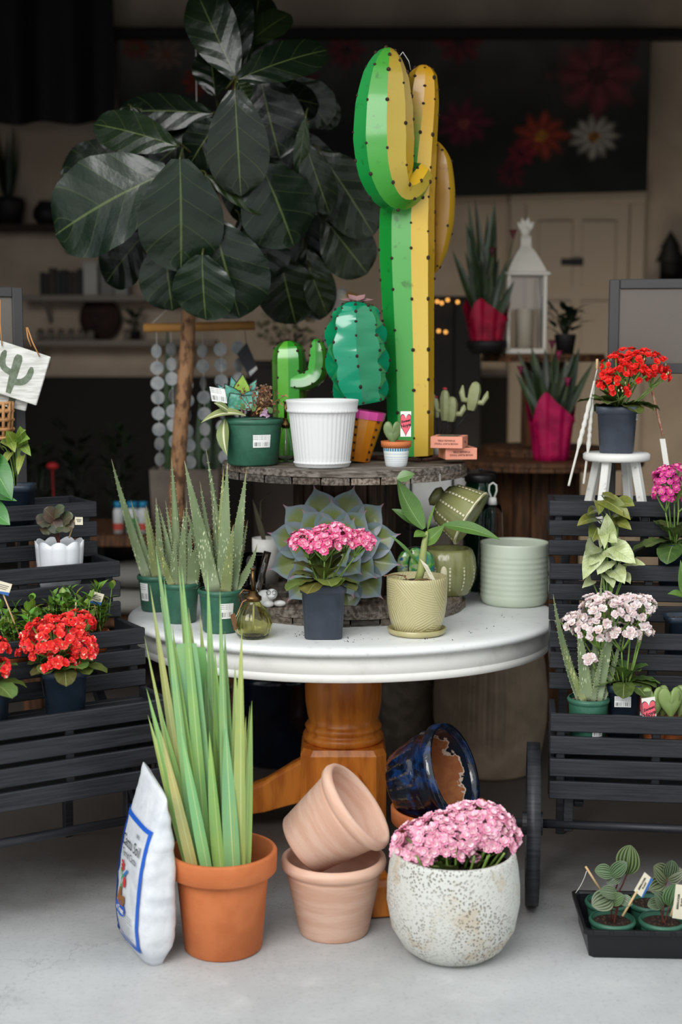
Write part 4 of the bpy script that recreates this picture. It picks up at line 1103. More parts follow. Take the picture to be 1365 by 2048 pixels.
def rosette_sign():
    c = at(668, 1100, 4.488); k = mpp(4.5, 1100)
    t = thing('metal_succulent', 'large painted metal succulent rosette leaning against the spool core behind the pink kalanchoe', 'garden ornament', (c.x, c.y, FZ))
    zc = c.z - FZ
    m_ = petalmat(); tilt = Matrix.Rotation(math.radians(-12), 4, 'X')
    for ri, (n, rad, L, W, yoff, a0, el) in enumerate(((12, 139, 88, 78, .045, 15, .12), (9, 104, 80, 78, .02, 0, .25), (7, 76, 66, 66, -.005, 20, .45), (5, 46, 46, 48, -.025, 0, .8))):
        for i in range(n):
            a = math.radians(a0 + 360 * i / n) + PI / 2 + R.uniform(-.06, .06)
            d = V((math.cos(a), 0, math.sin(a)))
            p1_ = d * rad * k; p0_ = d * (rad - L) * k
            p1_ = p1_ + V((0, yoff - math.sin(el) * L * k * .5, 0)); p0_ = p0_ + V((0, yoff + .012, 0))
            g = leaf(p0_, p1_, W * k, V((0, -1, 0)), bend=-.14, fold=.3, shape='petal', n=18, m=12)
            mt = Matrix.Translation((0, 0, zc)) @ tilt
            MB().add(g, mat=mt).build('metal_petal', m_, t)
    B('easel_leg', m_wire, t, tube([(0, .07, zc - .03), (0.0, .045, .0)], .006, 6), tube([(0, .062, zc), (0, .05, zc - .04)], .05, 12))
    return t
rosette_sign()
# ---- carved pale green pot on its saucer with a leafy shoot
pc_ = base_at(834, 1267, TZ); k = mpp(pc_.y, 1200)
def carvedmat():
    t = NT('carved_pale_green_glaze'); o = t.obj((1, 1, 1))
    vo = t.voro(t.obj((1, 1, .7)), 17); sx = t.n('ShaderNodeSeparateColor'); t.l(vo.outputs['Color'], sx.inputs[0])
    vr = t.n('ShaderNodeVectorRotate', rotation_type='AXIS_ANGLE'); vr.inputs['Axis'].default_value = (.2, 1, 0); t.l(o, vr.inputs['Vector']); t.l(t.math('MULTIPLY', sx.outputs[0], 6.0), vr.inputs['Angle'])
    w_ = t.n('ShaderNodeTexWave'); w_.inputs['Scale'].default_value = 46; w_.inputs['Distortion'].default_value = 2.5; w_.inputs['Detail Scale'].default_value = .5; t.l(vr.outputs[0], w_.inputs[0])
    c = t.mix(t.ramp(w_.outputs[1], .1, .6), hx('#b2a97b'), hx('#bdb487'))
    t.put(t.b.inputs['Base Color'], c); t.setp(Roughness=.35); t.b.inputs['Coat Weight'].default_value = .25
    t.bump(w_.outputs[1], .35, .004); return t.m
t = thing('potted_shoot', 'leafy shoot in a carved pale olive pot with its saucer, front right of the table', 'potted plant', pc_)
m_olg = M('pale_olive_glaze', '#b5ac7e', .33, c2='#a89f70', ns=14, coat=.3)
B('saucer', m_olg, t, lathe([(0, 0), (50 * k, 0), (57 * k, .006), (59 * k, .02), (57 * k, .021), (53 * k, .012), (0, .01)], 56))
B('pot', carvedmat(), t, lathe([(0, .0105), (44 * k, .0105), (49 * k, .02), (55 * k, .05), (60 * k, .10), (61 * k, .165), (60.5 * k, .178), (59 * k, .181), (57 * k, .179), (56 * k, .16), (40 * k, .15), (0, .15)], 64))
B('soil', m_soil, t, disc((0, 0), 55 * k, .158, 24, .005))
B('stem', M('pale_shoot', '#9aa463', .5, c2='#8d975a', ns=20), t, tube([(.0, -.012, .158), (.012, -.012, .2), (.016, -.012, .24), (.022, -.012, .29), (.03, -.008, .32)], [.0125, .012, .0115, .009, .004], 12))
sh_leaf = leafmat('shoot_leaf', '#567a38', '#7f9f5a', n=16, k=.5, rough=.33, c2='#4a6c30', ns=8, mw=.02, vw=.08, vamt=.2, bump=.1)
Dk = pc_.y
def LF(px0, py0, px1, py1, wp, nrm, D0=0, D1=-.02, **kw):
    return leaf(at(px0, py0, Dk + D0) - pc_, at(px1, py1, Dk + D1) - pc_, wp * k, nrm, **kw)
B('leaf', sh_leaf, t, LF(848, 1058, 795, 958, 50, (.55, -.8, .1), bend=-.16, fold=.3, shape='lance', n=14), label='upright glossy green leaf', col=(1, 1, 1, 1))
B('leaf', sh_leaf, t, LF(795, 958, 830, 948, 26, (.2, -.7, .5), D0=-.02, bend=.1, fold=.2, shape='lance'), label='small curled leaf tip')
B('leaf', sh_leaf, t, LF(886, 1050, 1002, 1080, 32, (0, -.7, .7), D1=-.06, bend=.16, fold=.25, shape='lance', n=14), label='long leaf reaching right over the sage pot')
B('leaf', sh_leaf, t, LF(846, 1052, 784, 1018, 26, (-.1, -.7, .6), D0=.01, D1=.03, bend=.12, fold=.2, shape='lance'), label='dark leaf reaching left', col=(.6, .65, .6, 1))
B('leaf', sh_leaf, t, LF(846, 1090, 890, 1050, 34, (-.3, -.9, .3), bend=-.1, fold=.4, shape='lance'), LF(852, 1066, 828, 1074, 30, (0, -.4, .9), bend=.1, shape='lance'), label='pale folded leaf', col=(1.45, 1.3, 1.2, 1))
B('leaf', sh_leaf, t, LF(856, 1060, 872, 1008, 8, (-.5, -.8, 0), bend=.1, fold=.5, shape='lance'), label='narrow pale shoot', col=(1.6, 1.4, 1.2, 1))
B('leaf', sh_leaf, t, LF(838, 1130, 776, 1068, 9, (0, -.7, .7), bend=.2, fold=.2, shape='lance'), label='thin dark leaf')
B('dry_roots', M('dry_root', '#7b5c40', .9), t, tube([at(806, 1150, Dk - .05) - pc_, at(820, 1164, Dk - .055) - pc_, at(838, 1158, Dk - .055) - pc_, at(868, 1162, Dk - .05) - pc_], .0022, 6), tube([at(768, 1152, Dk - .03) - pc_, at(790, 1149, Dk - .03) - pc_, at(812, 1152, Dk) - pc_], .002, 6))
tagcard(t, at(858, 1143, Dk - .03) - pc_, V((.012, 0, -.01)), V((-.016, 0, .03)), [None], blue=False)
# ---- sage cylinder pot
ps = base_at(1028, 1206, TZ); k = mpp(ps.y, 1150); rs = 68 * k; hs = .215
t = thing('cylinder_pot', 'sage green cylinder pot with horizontal rings at the right end of the table', 'plant pot', ps)
prof = [(0, 0), (rs * .84, 0), (rs * .93, .006), (rs * .975, .018)]
for i in range(40):
    z = .025 + i * (hs - .06) / 40; prof.append((rs * (.985 + .007 * math.sin(i * 1.35) * (1 if i % 7 else .3)), z))
prof += [(rs * .985, hs - .03), (rs, hs - .006), (rs * .995, hs), (rs * .955, hs), (rs * .945, hs - .01), (rs * .93, .03), (0, .02)]
B('pot', M('sage_glaze', '#ccd5c3', .42, c2='#c4cfbb', ns=6, coat=.15), t, lathe(prof, 72))
# ---- cactus-shaped cookie jar, lid tipped
pj = V((at(896, 1185, 4.72).x, 4.72, FZ)); k = mpp(4.72, 1100)
m_jar = M('olive_green_glaze', '#8b8d5a', .25, c2='#7d8050', ns=8, coat=.5); m_dash = M('cream_dashes', '#dcd6b4', .5)
t = thing('cookie_jar', 'olive cactus-shaped ceramic jar with its dashed lid tipped sideways on top', 'jar', pj)
jb = [(0, 0), (38 * k, 0), (43 * k, .006), (52 * k, .05), (55 * k, .09), (53 * k, .125), (48 * k, .15), (44 * k, .158), (40 * k, .155), (38 * k, .14), (0, .05)]
md = lambda a, r, z, i: r * (1 + .035 * abs(math.cos(a * 6)))
B('body', m_jar, t, lathe(jb, 96, md))
def dashes(fr, fz, n, a, m4=None, w_=.0055):
    mb = MB()
    for i in range(n):
        t0, t1 = (i + .15) / n, (i + .8) / n
        vs = []
        for tt in (t0, t1):
            r, z = fr(tt), fz(tt)
            for da in (-w_ / 2, w_ / 2):
                vs.append(((r + .0012) * math.cos(a + da / r), (r + .0012) * math.sin(a + da / r), z))
        mb.add((vs, [(0, 1, 3, 2)], None), False, mat=m4)
    return mb
prof_r = lambda z: interp([40, 48, 52.5, 55, 55, 53, 49, 45], z) * k * 1.036
for i in range(-3, 4):
    a = -PI / 2 + i * PI / 6
    o = dashes(prof_r, lambda tt: .008 + tt * .14, 11, a).build('dashed_line', m_dash, t)
B('relief_flower', m_dash, t, ball((-.021, -.094, .085), .016, (.75, .3, 1.5)), label='small raised cream cactus pad')
# lid: tapered bell lying on its side, mouth to the lower right
axl = V((.62, -.22, -.38)).normalized(); ql = V((0, 0, 1)).rotation_difference(axl)
kn = at(868, 985, 4.70) - pj
lidM = Matrix.Translation(kn + V((-.006, 0, -.004))) @ ql.to_matrix().to_4x4() @ Matrix.Scale(1.22, 4)
hl = .125
lp = [(0, .0), (.020, .002), (.030, .012), (.024, .026), (.022, .03), (.045, .033), (.060, .05), (.072, .09), (.081, hl), (.083, hl + .006), (.078, hl + .006), (.074, hl - .005), (.055, .055), (0, .045)]
mb = MB().add(lathe(lp, 96, lambda a, r, z, i: r * (1 + .02 * abs(math.cos(a * 6))) if i > 5 else r), mat=lidM)
lid = mb.build('lid', m_jar, t)
for i in range(12):
    dashes(lambda tt: interp([.0487, .0622, .0662, .0702, .0733, .0765, .0797, .0822], tt) * 1.018, lambda tt: .036 + tt * (hl - .036), 9, i * PI / 6, lidM).build('dashed_line', m_dash, lid)
mb = MB().add(lathe([(.0832, hl + .001), (.0842, hl + .003), (.0832, hl + .0062), (.079, hl + .0066)], 72), mat=lidM); mb.build('lid_rim', m_dash, lid)
# ---- stained glass cactus in a little terracotta pot
def mosaic(name, cols, sc, line='#14181a'):
    t = NT(name); o = t.obj()
    n = t.n('ShaderNodeTexNoise'); n.inputs['Scale'].default_value = sc; n.inputs['Detail'].default_value = 3; t.l(o, n.inputs[0])
    rp = t.n('ShaderNodeValToRGB'); t.l(n.outputs[0], rp.inputs[0]); e = rp.color_ramp.elements
    e[0].position, e[1].position = .32, .68; e[0].color, e[1].color = hx(cols[0]), hx(cols[-1])
    for i, c in enumerate(cols[1:-1]): e.new(.32 + .36 * (i + 1) / (len(cols) - 1)).color = hx(c)
    t.put(t.b.inputs['Base Color'], t.mix(1.0, rp.outputs[0], t.attr(), 'MULTIPLY')); t.setp(Roughness=.12)
    t.put(t.b.inputs['Emission Color'], rp.outputs[0]); t.b.inputs['Emission Strength'].default_value = .0
    t.b.inputs['Coat Weight'].default_value = .6; t.bump(n.outputs[0], .3, .006); return t.m
m_sgb = mosaic('blue_green_art_glass', ['#0f2f66', '#1f6a80', '#2c7a46', '#5f9440', '#9fae7a', '#1d548a'], 30)
pg = V((at(832, 1140, 4.60).x, 4.60, FZ)); k = mpp(4.6, 1100)
t = thing('stained_glass_cactus', 'blue and green stained glass cactus in a small terracotta pot behind the leafy shoot', 'garden ornament', pg)
B('pot', m_terra, t, lathe([(0, 0), (.033, 0), (.040, .045), (.044, .046), (.046, .062), (.041, .062), (.038, .05), (0, .048)], 36))
gs = MB()
for i, (cx_, w_) in enumerate(((-.03, .034), (0, .04), (.03, .034))):
    gs.add(ball((cx_, .002 * abs(i - 1), .115), .062, (w_ / .062, .22, 1 if i == 1 else .86), 14, 10), True)
gs.build('glass_body', m_sgb, t)
B('lead_lines', m_wire, t, *[tube([(cx_ + s_ * .012 * math.sin(q_ / 8 * PI), -.016, .06 + q_ * .0135) for q_ in range(9)], .0022, 6) for cx_, s_ in ((-.014, -1), (.014, 1))], tube([(.06 * math.cos(a), 0, .115 + .064 * math.sin(a)) for a in [2 * PI * i / 30 for i in range(31)]], .0024, 6))
# ---- white ceramic turtle-like figure with glasses
pf = V((at(541, 1206, 4.475).x, 4.475, FZ)); k = mpp(4.475, 1200)
t = thing('animal_figurine', 'small white ceramic animal figurine wearing wire glasses on the lower spool disc', 'figurine', pf)
m_cer = M('white_ceramic', '#e8e8e6', .3, coat=.4)
B('body', m_cer, t, ball((-.018, .0, .028), .026, (1.1, .95, 1.06)), ball((-.03, -.004, .012), .015, (1.3, 1, .8)), ball((.03, -.004, .0115), .0125, (1.7, .9, .85)), ball((-.005, -.015, .012), .013, (1.4, 1, .9)))
B('head', m_cer, t, ball((.006, -.02, .045), .0185, (1, 1, .95)), ball((.004, -.033, .040), .010, (1.3, .8, .7)))
B('glasses', m_wire, t, *[tube([(x + .0065 * math.cos(a), -.0385 + .25 * abs(x - .005), .052 + .0065 * math.sin(a)) for a in [2 * PI * i / 14 for i in range(15)]], .0009, 5) for x in (-.003, .014)], tube([(-.0095, -.037, .053), (-.013, -.025, .053)], .0009, 5))
# ---- glass jar of blue stones, white pot behind, both on the lower disc
pjr = V((at(507, 1175, 4.74).x, 4.74, FZ))
t = thing('glass_jar', 'small clear glass jar half filled with blue stones behind the aloe', 'jar', pjr)
B('jar', m_glass, t, lathe([(0, 0), (.038, 0), (.042, .006), (.043, .135), (.040, .135), (.039, .008), (0, .004)], 40))
mb = MB(); m_bs = M('blue_stone', '#ffffff', .5, vcol=True)
for i in range(70):
    a, r_ = R.uniform(0, 6.28), .031 * math.sqrt(R.random()); mb.add(ball((r_ * math.cos(a), r_ * math.sin(a), .012 + .072 * R.random()), R.uniform(.005, .0085), (1, 1, .8), 7, 5), True, col=hx(R.choice(['#3d6f9c', '#5f8fb5', '#2c4f74', '#7fa3bd'])))
so = mb.build('blue_stones', m_bs, t); so['kind'] = 'stuff'
pwp = V((at(534, 1120, 4.96).x, 4.96, FZ))
t = thing('potted_sprig', 'thin dark arching sprig in a small plain white pot at the back of the spool', 'potted plant', pwp)
B('pot', m_white, t, lathe([(0, 0), (.04, 0), (.05, .1), (.052, .115), (.052, .16), (.048, .16), (.044, .12), (0, .115)], 40))
B('sprig', M('dark_sprig', '#4f4b38', .7), t, tube([(0, 0, .115), (-.02, 0, .2), (-.02, -.01, .29), (.02, -.02, .33)], [.004, .004, .003, .001], 6), leaf((0, 0, .12), (-.05, 0, .3), .02, (0, -1, .2), bend=.1, shape='lance'))
ptw = V((at(524, 1150, 4.62).x, 4.60, FZ))
t = thing('planting_tube', 'narrow silvery glass tube leaning beside the metal rosette', 'vase', ptw)
B('tube', m_glass, t, tube([(-.018, 0, .008), (.02, .02, .16)], [.010, .013], 16), label='clear glass tube')
B('holder', m_steel, t, tube([(-.02, 0, .003), (-.014, .002, .03)], .0115, 14))
# ---- wire stand with white pot, green jar and clear spray bottle at the back right
pst = V((at(872, 1000, 5.82).x, 5.82, 0))
t = thing('plant_stand', 'black wire plant stand holding a white pot behind the spool', 'plant stand', pst)
kz = mpp(5.82, 950); zr = at(872, 938, 5.82).z; Rr_ = 62 * kz
for a in (-2.5, -1.1, .4, 1.9):
    B('leg', m_wire, t, tube([(Rr_ * 1.05 * math.cos(a), Rr_ * 1.05 * math.sin(a), 0), (Rr_ * 1.05 * math.cos(a), Rr_ * 1.05 * math.sin(a), zr)], .005, 8))
ringp = lambda z, r: tube([(r * math.cos(a), r * math.sin(a), z) for a in [2 * PI * i / 40 for i in range(41)]], .005, 6)
B('ring', m_wire, t, ringp(zr, Rr_ * 1.05)); B('ring', m_wire, t, ringp(zr - .24, Rr_ * 1.05), ringp(zr - .24, Rr_ * .6), label='lower support ring')
tp = thing('plant_pot', 'plain white round pot held in the black wire stand', 'plant pot', pst + V((0, 0, zr - .234)))
B('pot', m_white, tp, lathe([(0, 0), (Rr_ * .8, 0), (Rr_ * .98, .03), (Rr_ * 1.0, .21), (Rr_ * .95, .21), (Rr_ * .9, .04), (0, .02)], 48))
pgj = V((at(960, 1000, 5.06).x, 5.06, TZ)); k = mpp(5.03, 1000)
t = thing('lantern_jar', 'dark green glass jar with a black wire bail near the back of the table', 'jar', pgj)
zj = at(965, 950, 5.06).z - TZ
B('glass', M('dark_green_glass', '#0f5a3c', .06, trans=.85), t, lathe([(0, 0), (30 * k, 0), (33 * k, .01), (33 * k, zj - .05), (28 * k, zj - .03), (28 * k, zj), (26 * k, zj), (26 * k, zj - .03), (31 * k, zj - .055), (31 * k, .014), (0, .01)], 40))
B('lid_ring', m_wire, t, lathe([(29 * k, zj - .025), (31 * k, zj - .02), (32 * k, zj), (29 * k, zj + .004), (0, zj + .004)], 40))
B('bail', m_wire, t, tube([(-34 * k, 0, zj - .01), (-30 * k, -.012, zj + .012), (0, -.015, zj + .02), (30 * k, -.012, zj + .012), (34 * k, 0, zj - .01)], .003, 6), bx((0, -.015, zj + .022), (.012, .008, .012)))
psb = V((at(985, 1080, 4.94).x, 4.94, TZ)); k = mpp(4.93, 1050)
t = thing('clear_bottle', 'clear plastic bottle with a white looped cap behind the sage pot', 'bottle', psb)
zc_ = at(983, 1010, 4.93).z - TZ
m_pl = M('clear_plastic', '#f6f9fb', .06, trans=1, ior=1.25)
B('bottle', m_pl, t, lathe([(0, 0), (.045, 0), (.048, .01), (.045, .1), (.036, zc_ - .03), (.03, zc_), (.027, zc_), (.033, zc_ - .03), (.042, .1), (.044, .012), (0, .008)], 36))
B('water', M('pale_water', '#bcd5e6', .05, trans=1, ior=1.33), t, lathe([(0, .0085), (.0415, .0125), (.0395, .1), (0, .1)], 30))
B('cap', m_white, t, lathe([(0, zc_ + .0005), (.016, zc_ + .0005), (.013, zc_ + .025), (0, zc_ + .027)], 24))
B('loop', m_white, t, tube([(-.006, 0, zc_ + .026), (-.014, 0, zc_ + .05), (-.012, 0, zc_ + .07), (0, 0, zc_ + .078), (.012, 0, zc_ + .07), (.014, 0, zc_ + .05), (.006, 0, zc_ + .026)], .0035, 8))
# ================================================================== on the upper disc
def up(px, D): return V((at(px, 900, D).x, D, SZ))
# ---- green nursery pot with a withered plant and striped leaves
pn = up(506, 4.60); k = mpp(4.6, 900)
t = thing('potted_withered_plant', 'withered brown plant with drooping striped leaves in a green pot, left on the upper disc', 'potted plant', pn)
nursery_pot(t, 61 * k, 50 * k, .152, .008, sticker=(-1.18, .64, .062, .103))
m_sn = leafmat('striped_drooping_leaf', '#8f9a6b', '#e3e2bd', n=.01, k=0, rough=.4, c2='#7f8a5f', ns=8, mw=.10, vw=.0001, vamt=0)
L2 = lambda x0, y0, x1, y1, wp, nr, **kw: leaf(at(x0, y0, 4.55) - pn, at(x1, y1, 4.51) - pn, wp * k, nr, **kw)
mb = MB()
mb.add(L2(492, 832, 402, 846, 36, (0, -.4, .9), bend=.28, fold=.25, shape='lance', n=14), col=(1.15, 1.1, .95, 1))
mb.add(L2(450, 838, 455, 912, 34, (-.6, -.8, .2), bend=.18, fold=.2, shape='lance', n=14), col=(.9, .95, .8, 1)); mb.add(L2(462, 826, 428, 806, 22, (0, -.7, .7), bend=.2, shape='lance'), col=(1, 1, .9, 1))
mb.build('striped_foliage', m_sn, t)
mb = MB(); mb2 = MB()
for i in range(70):
    b = at(R.uniform(500, 535), 832, 4.59 + R.uniform(-.04, .03)) - pn; e = at(R.gauss(522, 16), R.uniform(772, 826), 4.58 + R.uniform(-.05, .05)) - pn
    mb2.add(tube([b, (b + e) / 2 + V((R.uniform(-.01, .01), 0, .01)), e], .0012, 5), col=hx('#6b4c34'))
    for _ in range(3):
        q_ = e + V((R.uniform(-.012, .012), R.uniform(-.012, .012), R.uniform(-.012, .012)))
        mb.add(leaf(q_, q_ + V((R.uniform(-.014, .014), R.uniform(-.014, .014), R.uniform(-.014, .01))), .009, (R.uniform(-1, 1), -1, .3), bend=.3, fold=.5, n=3, m=2), col=tuple(c * R.uniform(.6, 1.2) for c in hx(R.choice(['#7a4f33', '#8b6a45', '#5d3b28', '#94744f']))[:3]) + (1,))
for (x, y) in ((532, 822), (526, 828), (536, 830)):
    for _ in range(7):
        q_ = at(x, y, 4.53) - pn; mb.add(leaf(q_, q_ + V((R.uniform(-.012, .012), -.006, R.uniform(-.012, .012))), .01, (0, -1, .2), bend=.2, n=3, m=2), col=hx('#a88aa0'))
for (x, y) in ((505, 822), (490, 818), (545, 826)):
    q_ = at(x, y, 4.54) - pn; mb.add(leaf(q_, q_ + V((R.uniform(-.02, .02), -.01, .02)), .018, (0, -1, .4), bend=.2), col=hx('#5f7d4a'))
mb.build('withered_foliage', m_vcol, t); mb2.build('withered_stems', m_vcol, t)
# ---- stained glass succulent
pq = up(480, 4.79); kq = mpp(4.79, 780)
t = thing('stained_glass_succulent', 'teal and green stained glass succulent with a white tag behind the green pot', 'garden ornament', pq)
m_sgt = mosaic('teal_art_glass', ['#3f8c8a', '#63a9a0', '#4f9a78', '#7fbfb0', '#9fd0c0'], 30)
m_sgg = mosaic('lime_art_glass', ['#6f9a2f', '#8fb33f', '#b3c95a'], 22)
zq = at(480, 808, 4.79).z - SZ
mw_ = MB()
for (tx, ty, wp, mat_, dd) in ((486, 748, 40, m_sgg, -.01), (462, 752, 30, m_sgt, .01), (514, 758, 30, m_sgt, .01), (450, 768, 36, m_sgt, -.02), (520, 778, 34, m_sgt, -.02), (434, 768, 22, m_sgt, .02), (460, 786, 40, m_sgt, -.035), (505, 790, 36, m_sgt, -.035)):
    e = at(tx, ty, 4.79 + dd) - pq; b = at(482, 818, 4.79 + dd + .01) - pq
    g = leaf(b, e, wp * kq, (0, -1, .15), bend=.06, fold=.12, shape='ovate', n=8, m=4)
    B('glass_petal', mat_, t, g)
    n_, m_ = 8, 4
    edge = [V(g[0][i * 5]) for i in range(n_ + 1)] + [V(g[0][i * 5 + 4]) for i in range(n_, -1, -1)]
    mw_.add(tube(edge, .0017, 5))
mw_.build('lead_edges', m_wire, t)
B('stake', m_wire, t, tube([(0, .02, 0.005), (0, .012, zq - .02)], .004, 6), lathe([(0, 0), (.035, 0), (.035, .006), (0, .008)], 24))
o = B('price_tag', m_stick_lbl, t, quad(at(437, 790, 4.72) - pq, V((15 * kq, 0, -.004)), V((-.004, 0, 14 * kq))), smooth=False, label='white price tag')
B('tag_thread', m_paper, t, tube([at(437, 779, 4.722) - pq, at(450, 772, 4.76) - pq], .0008, 4))
# ---- painted metal cacti
def beads(ridges, every, r, P0=V((0, 0, 0)), front=True, off=0, jit=.3, skip=2, base=None, sm=True):
    mb = MB(); m = len(ridges)
    if base: mb.add(base, sm)
    for j in range(len(ridges[0])):
        i = skip + off * (j % 2) * every / 2
        while i < m - skip:
            ii = int(i); p = ridges[ii][j]
            mb.add(ball(tuple(p), r * R.uniform(.6, 1.1), (1, 1, R.uniform(.7, 1.3)), 8, 6), True, 1)
            i += every * R.uniform(1 - jit, 1 + jit)
    return mb
def cactcol(bands):
    def f(a, t, j):
        x, y = math.cos(a), math.sin(a)
        base = None
        for lim, c in bands:
            if x <= lim: base = c; break
        base = base or bands[-1][1]
        cols_ = base if isinstance(base, (list, tuple)) else [base]
        return tuple(interp_hex(cols_, t)) + (1,) if len(cols_) > 1 else hx(cols_[0])
    return f
def interp_hex(cols_, t):
    x = t * (len(cols_) - 1); i = min(int(x), len(cols_) - 2); f = x - i
    f = f * f * (3 - 2 * f)
    return V(hx(cols_[i])[:3]).lerp(V(hx(cols_[i + 1])[:3]), f)
def _old(cols_, t):
    pass

Dc = 4.86; pcx = up(820, Dc); kc = mpp(Dc, 500)
t = thing('metal_cactus', 'tall green and yellow painted metal saguaro cactus on the upper disc', 'garden ornament', pcx)
def P_(px, py, dd=0): return at(px, py, Dc + dd) - pcx
def strips(first, seq):
    # colour of each welded strip, counted anticlockwise from the strip starting at angle `first` degrees
    def f(a, t_, j):
        k = int(((math.degrees(a) - first) % 360) // 40) % 9
        c = seq[k] if k < len(seq) else seq[-1]
        c = tuple(interp_hex(c, t_)) + (1,) if isinstance(c, list) else hx(c)
        return c
    return f
cb = strips(-163, [['#0f8f3c', '#149038', '#128a30', '#1f8f30', '#9a7a24', '#b8892a'], ['#3f9c42', '#4a9f48', '#529f4c', '#479a3c', '#b8892a', '#c9992a'], ['#e0bd4a', '#e6c65c', '#e2bd50', '#dcb44a', '#cf9c24', '#c9931c'], ['#c79a1e', '#cfa22a', '#c7961c'], '#8a6a1c', '#6a5a20', '#3a6a28', '#2a7030', '#0f7a34'])
colp = [P_(821, 896), P_(820, 800), P_(818, 700), P_(815, 600), P_(813, 500), P_(814, 420), P_(824, 350), P_(834, 270), P_(842, 200), P_(846, 150), P_(846, 131)]
colp[0].z = .012
g, rg = ribbed(colp, [c * kc for c in (47, 49, 51, 54, 57, 56, 48, 41, 36, 28, 8)], 9, .075, cb, 5, rot0=math.radians(-163))
beads(rg, 4.2, .0062, off=1, base=g).build('column', [m_paint, m_rust], t)
cl = strips(-163, [['#0a7a26', '#148a3a', '#2a9648', '#3a9a48'], ['#2f8c28', '#349028', '#3a902c', '#4a9838'], ['#bda53c', '#b59c3a', '#b09638', '#a88c34'], ['#dcae28', '#dcb02c', '#e0c070', '#c09a2c'], '#2f7028', '#2a6a2c', '#2a6a2c', '#1f7a30', '#128a34'])
armp = [P_(842, 345, -.06), P_(818, 375, -.10), P_(790, 378, -.13), P_(772, 340, -.15), P_(767, 280, -.15), P_(768, 210, -.15), P_(772, 150, -.145), P_(777, 112, -.14), P_(780, 97, -.135)]
g, rg = ribbed(armp, [c * kc for c in (26, 34, 44, 55, 60, 56, 44, 25, 4)], 9, .075, cl, 5, rot0=math.radians(-163))
beads(rg, 5, .0065, off=1, base=g).build('arm', [m_paint, m_rust], t, label='thick upturned arm in front, green and yellow')
cr_ = cactcol([(.1, '#8a6420'), (.55, ['#b98a1c', '#b0841e', '#a87818']), (1, ['#c99a20', '#d3a52a', '#c9981c'])])
arm2 = [P_(860, 470, .05), P_(872, 500, .05), P_(884, 470, .05), P_(888, 410, .05), P_(886, 350, .05), P_(878, 305, .05), P_(870, 288, .05)]
arm2 = [P_(868, 546, .05), P_(878, 500, .05), P_(886, 440, .05), P_(887, 380, .05), P_(882, 325, .05), P_(874, 295, .05), P_(868, 284, .05)]
g, rg = ribbed(arm2, [c * kc for c in (4, 20, 26, 27, 25, 14, 4)], 4, .2, cr_, 5, rot0=.4)
beads(rg, 7, .006, base=g).build('arm', [m_paint, m_rust], t, label='drooping yellow arm on the right')
B('base_rods', M('rusty_rebar', '#4a2c20', .85, c2='#2b1913', ns=60, bump=.5, bs=120), t, *[tube([(0 + .02 * s_, .02 * q_, .0068), (x, y, .0068)], .0065, 8) for (x, y, s_, q_) in ((-.17, -.03, -1, 0), (.17, .0, 1, 0), (.02, -.16, 0, -1))], tube([(-.165, -.05, .0068), (.03, -.165, .0068)], .0065, 8), tube([(.035, -.16, .0068), (.165, -.02, .0068)], .0065, 8))
B('hang_tie', m_paper, t, tube([P_(800, 112, -.14), P_(806, 104, -.14), P_(818, 122, -.12), P_(822, 140, -.1)], .0012, 5), label='white tag string')
# ---- teal barrel cactus in the orange metal pot
Db = 4.70; pt_ = up(722, Db); kb = mpp(Db, 750)
t = thing('metal_cactus', 'teal scalloped metal barrel cactus in an orange metal pot with a pink rim', 'garden ornament', pt_)
def Q_(px, py, dd=0): return at(px, py, Db + dd) - pt_
tcol = lambda a, t_, j: [hx('#0a7c52'), hx('#0c845c'), hx('#0a8454'), hx('#0f8a66')][(j // 2) % 4]
bp_ = [Q_(727, 808), Q_(722, 780), Q_(717, 740), Q_(713, 700), Q_(712, 660), Q_(712, 630), Q_(711, 612), Q_(711, 602)]
g, rg = ribbed(bp_, [c * kb for c in (46, 54, 60, 62, 58, 48, 34, 8)], 8, .13, tcol, 10, scal=.16, ns=4.5, rot0=-PI / 2, flat=.8)
beads(rg, 8, .0055, base=g, sm=True).build('barrel', [m_shiny, m_rust], t)
B('flower', M('dusty_pink_metal', '#a07a7c', .4), t, *[leaf(Q_(714, 601), Q_(714 + 34 * math.cos(a), 601 + 12 * math.sin(a) - 2, -.02 * math.sin(a)), 24 * kb, (0, -.3, 1), bend=-.05, n=6, m=4) for a in [PI * 2 * i / 6 for i in range(6)]])
m_ometal = M('orange_painted_metal', '#d98a1e', .3, coat=.5, c2='#c4720f', ns=7); m_pinkm = M('pink_painted_metal', '#d8449a', .3, coat=.5)
axp = (Q_(731, 803) - Q_(716, 900)); axp = V((axp.x, .0, axp.z)); hp_ = axp.length
qp = V((0, 0, 1)).rotation_difference(axp.normalized()).to_matrix().to_4x4()
b0 = Q_(714, 905); b0.z = .006
pm4 = Matrix.Translation(b0) @ qp
MB().add(lathe([(42.5 * kb, hp_ - .021), (44 * kb, hp_ + .006), (38 * kb, hp_ + .006), (38 * kb, hp_ - .012), (0, hp_ - .012)], 14), False, mat=pm4).build('pot_rim', m_pinkm, t)
mb = MB().add(lathe([(0, 0), (26 * kb, 0), (41 * kb, hp_ - .02), (0, hp_ - .02)], 14), False, mat=pm4)
for i in range(6):
    f = i / 5
    for a in (-1.9, -.75): mb.add(ball(((26.5 + 15.5 * f) * kb * math.cos(a), (26.5 + 15.5 * f) * kb * math.sin(a), .01 + f * (hp_ - .035)), .0045, (1, 1, 1), 8, 6), True, 1, mat=pm4)
mb.build('pot', [m_ometal, m_rust], t)
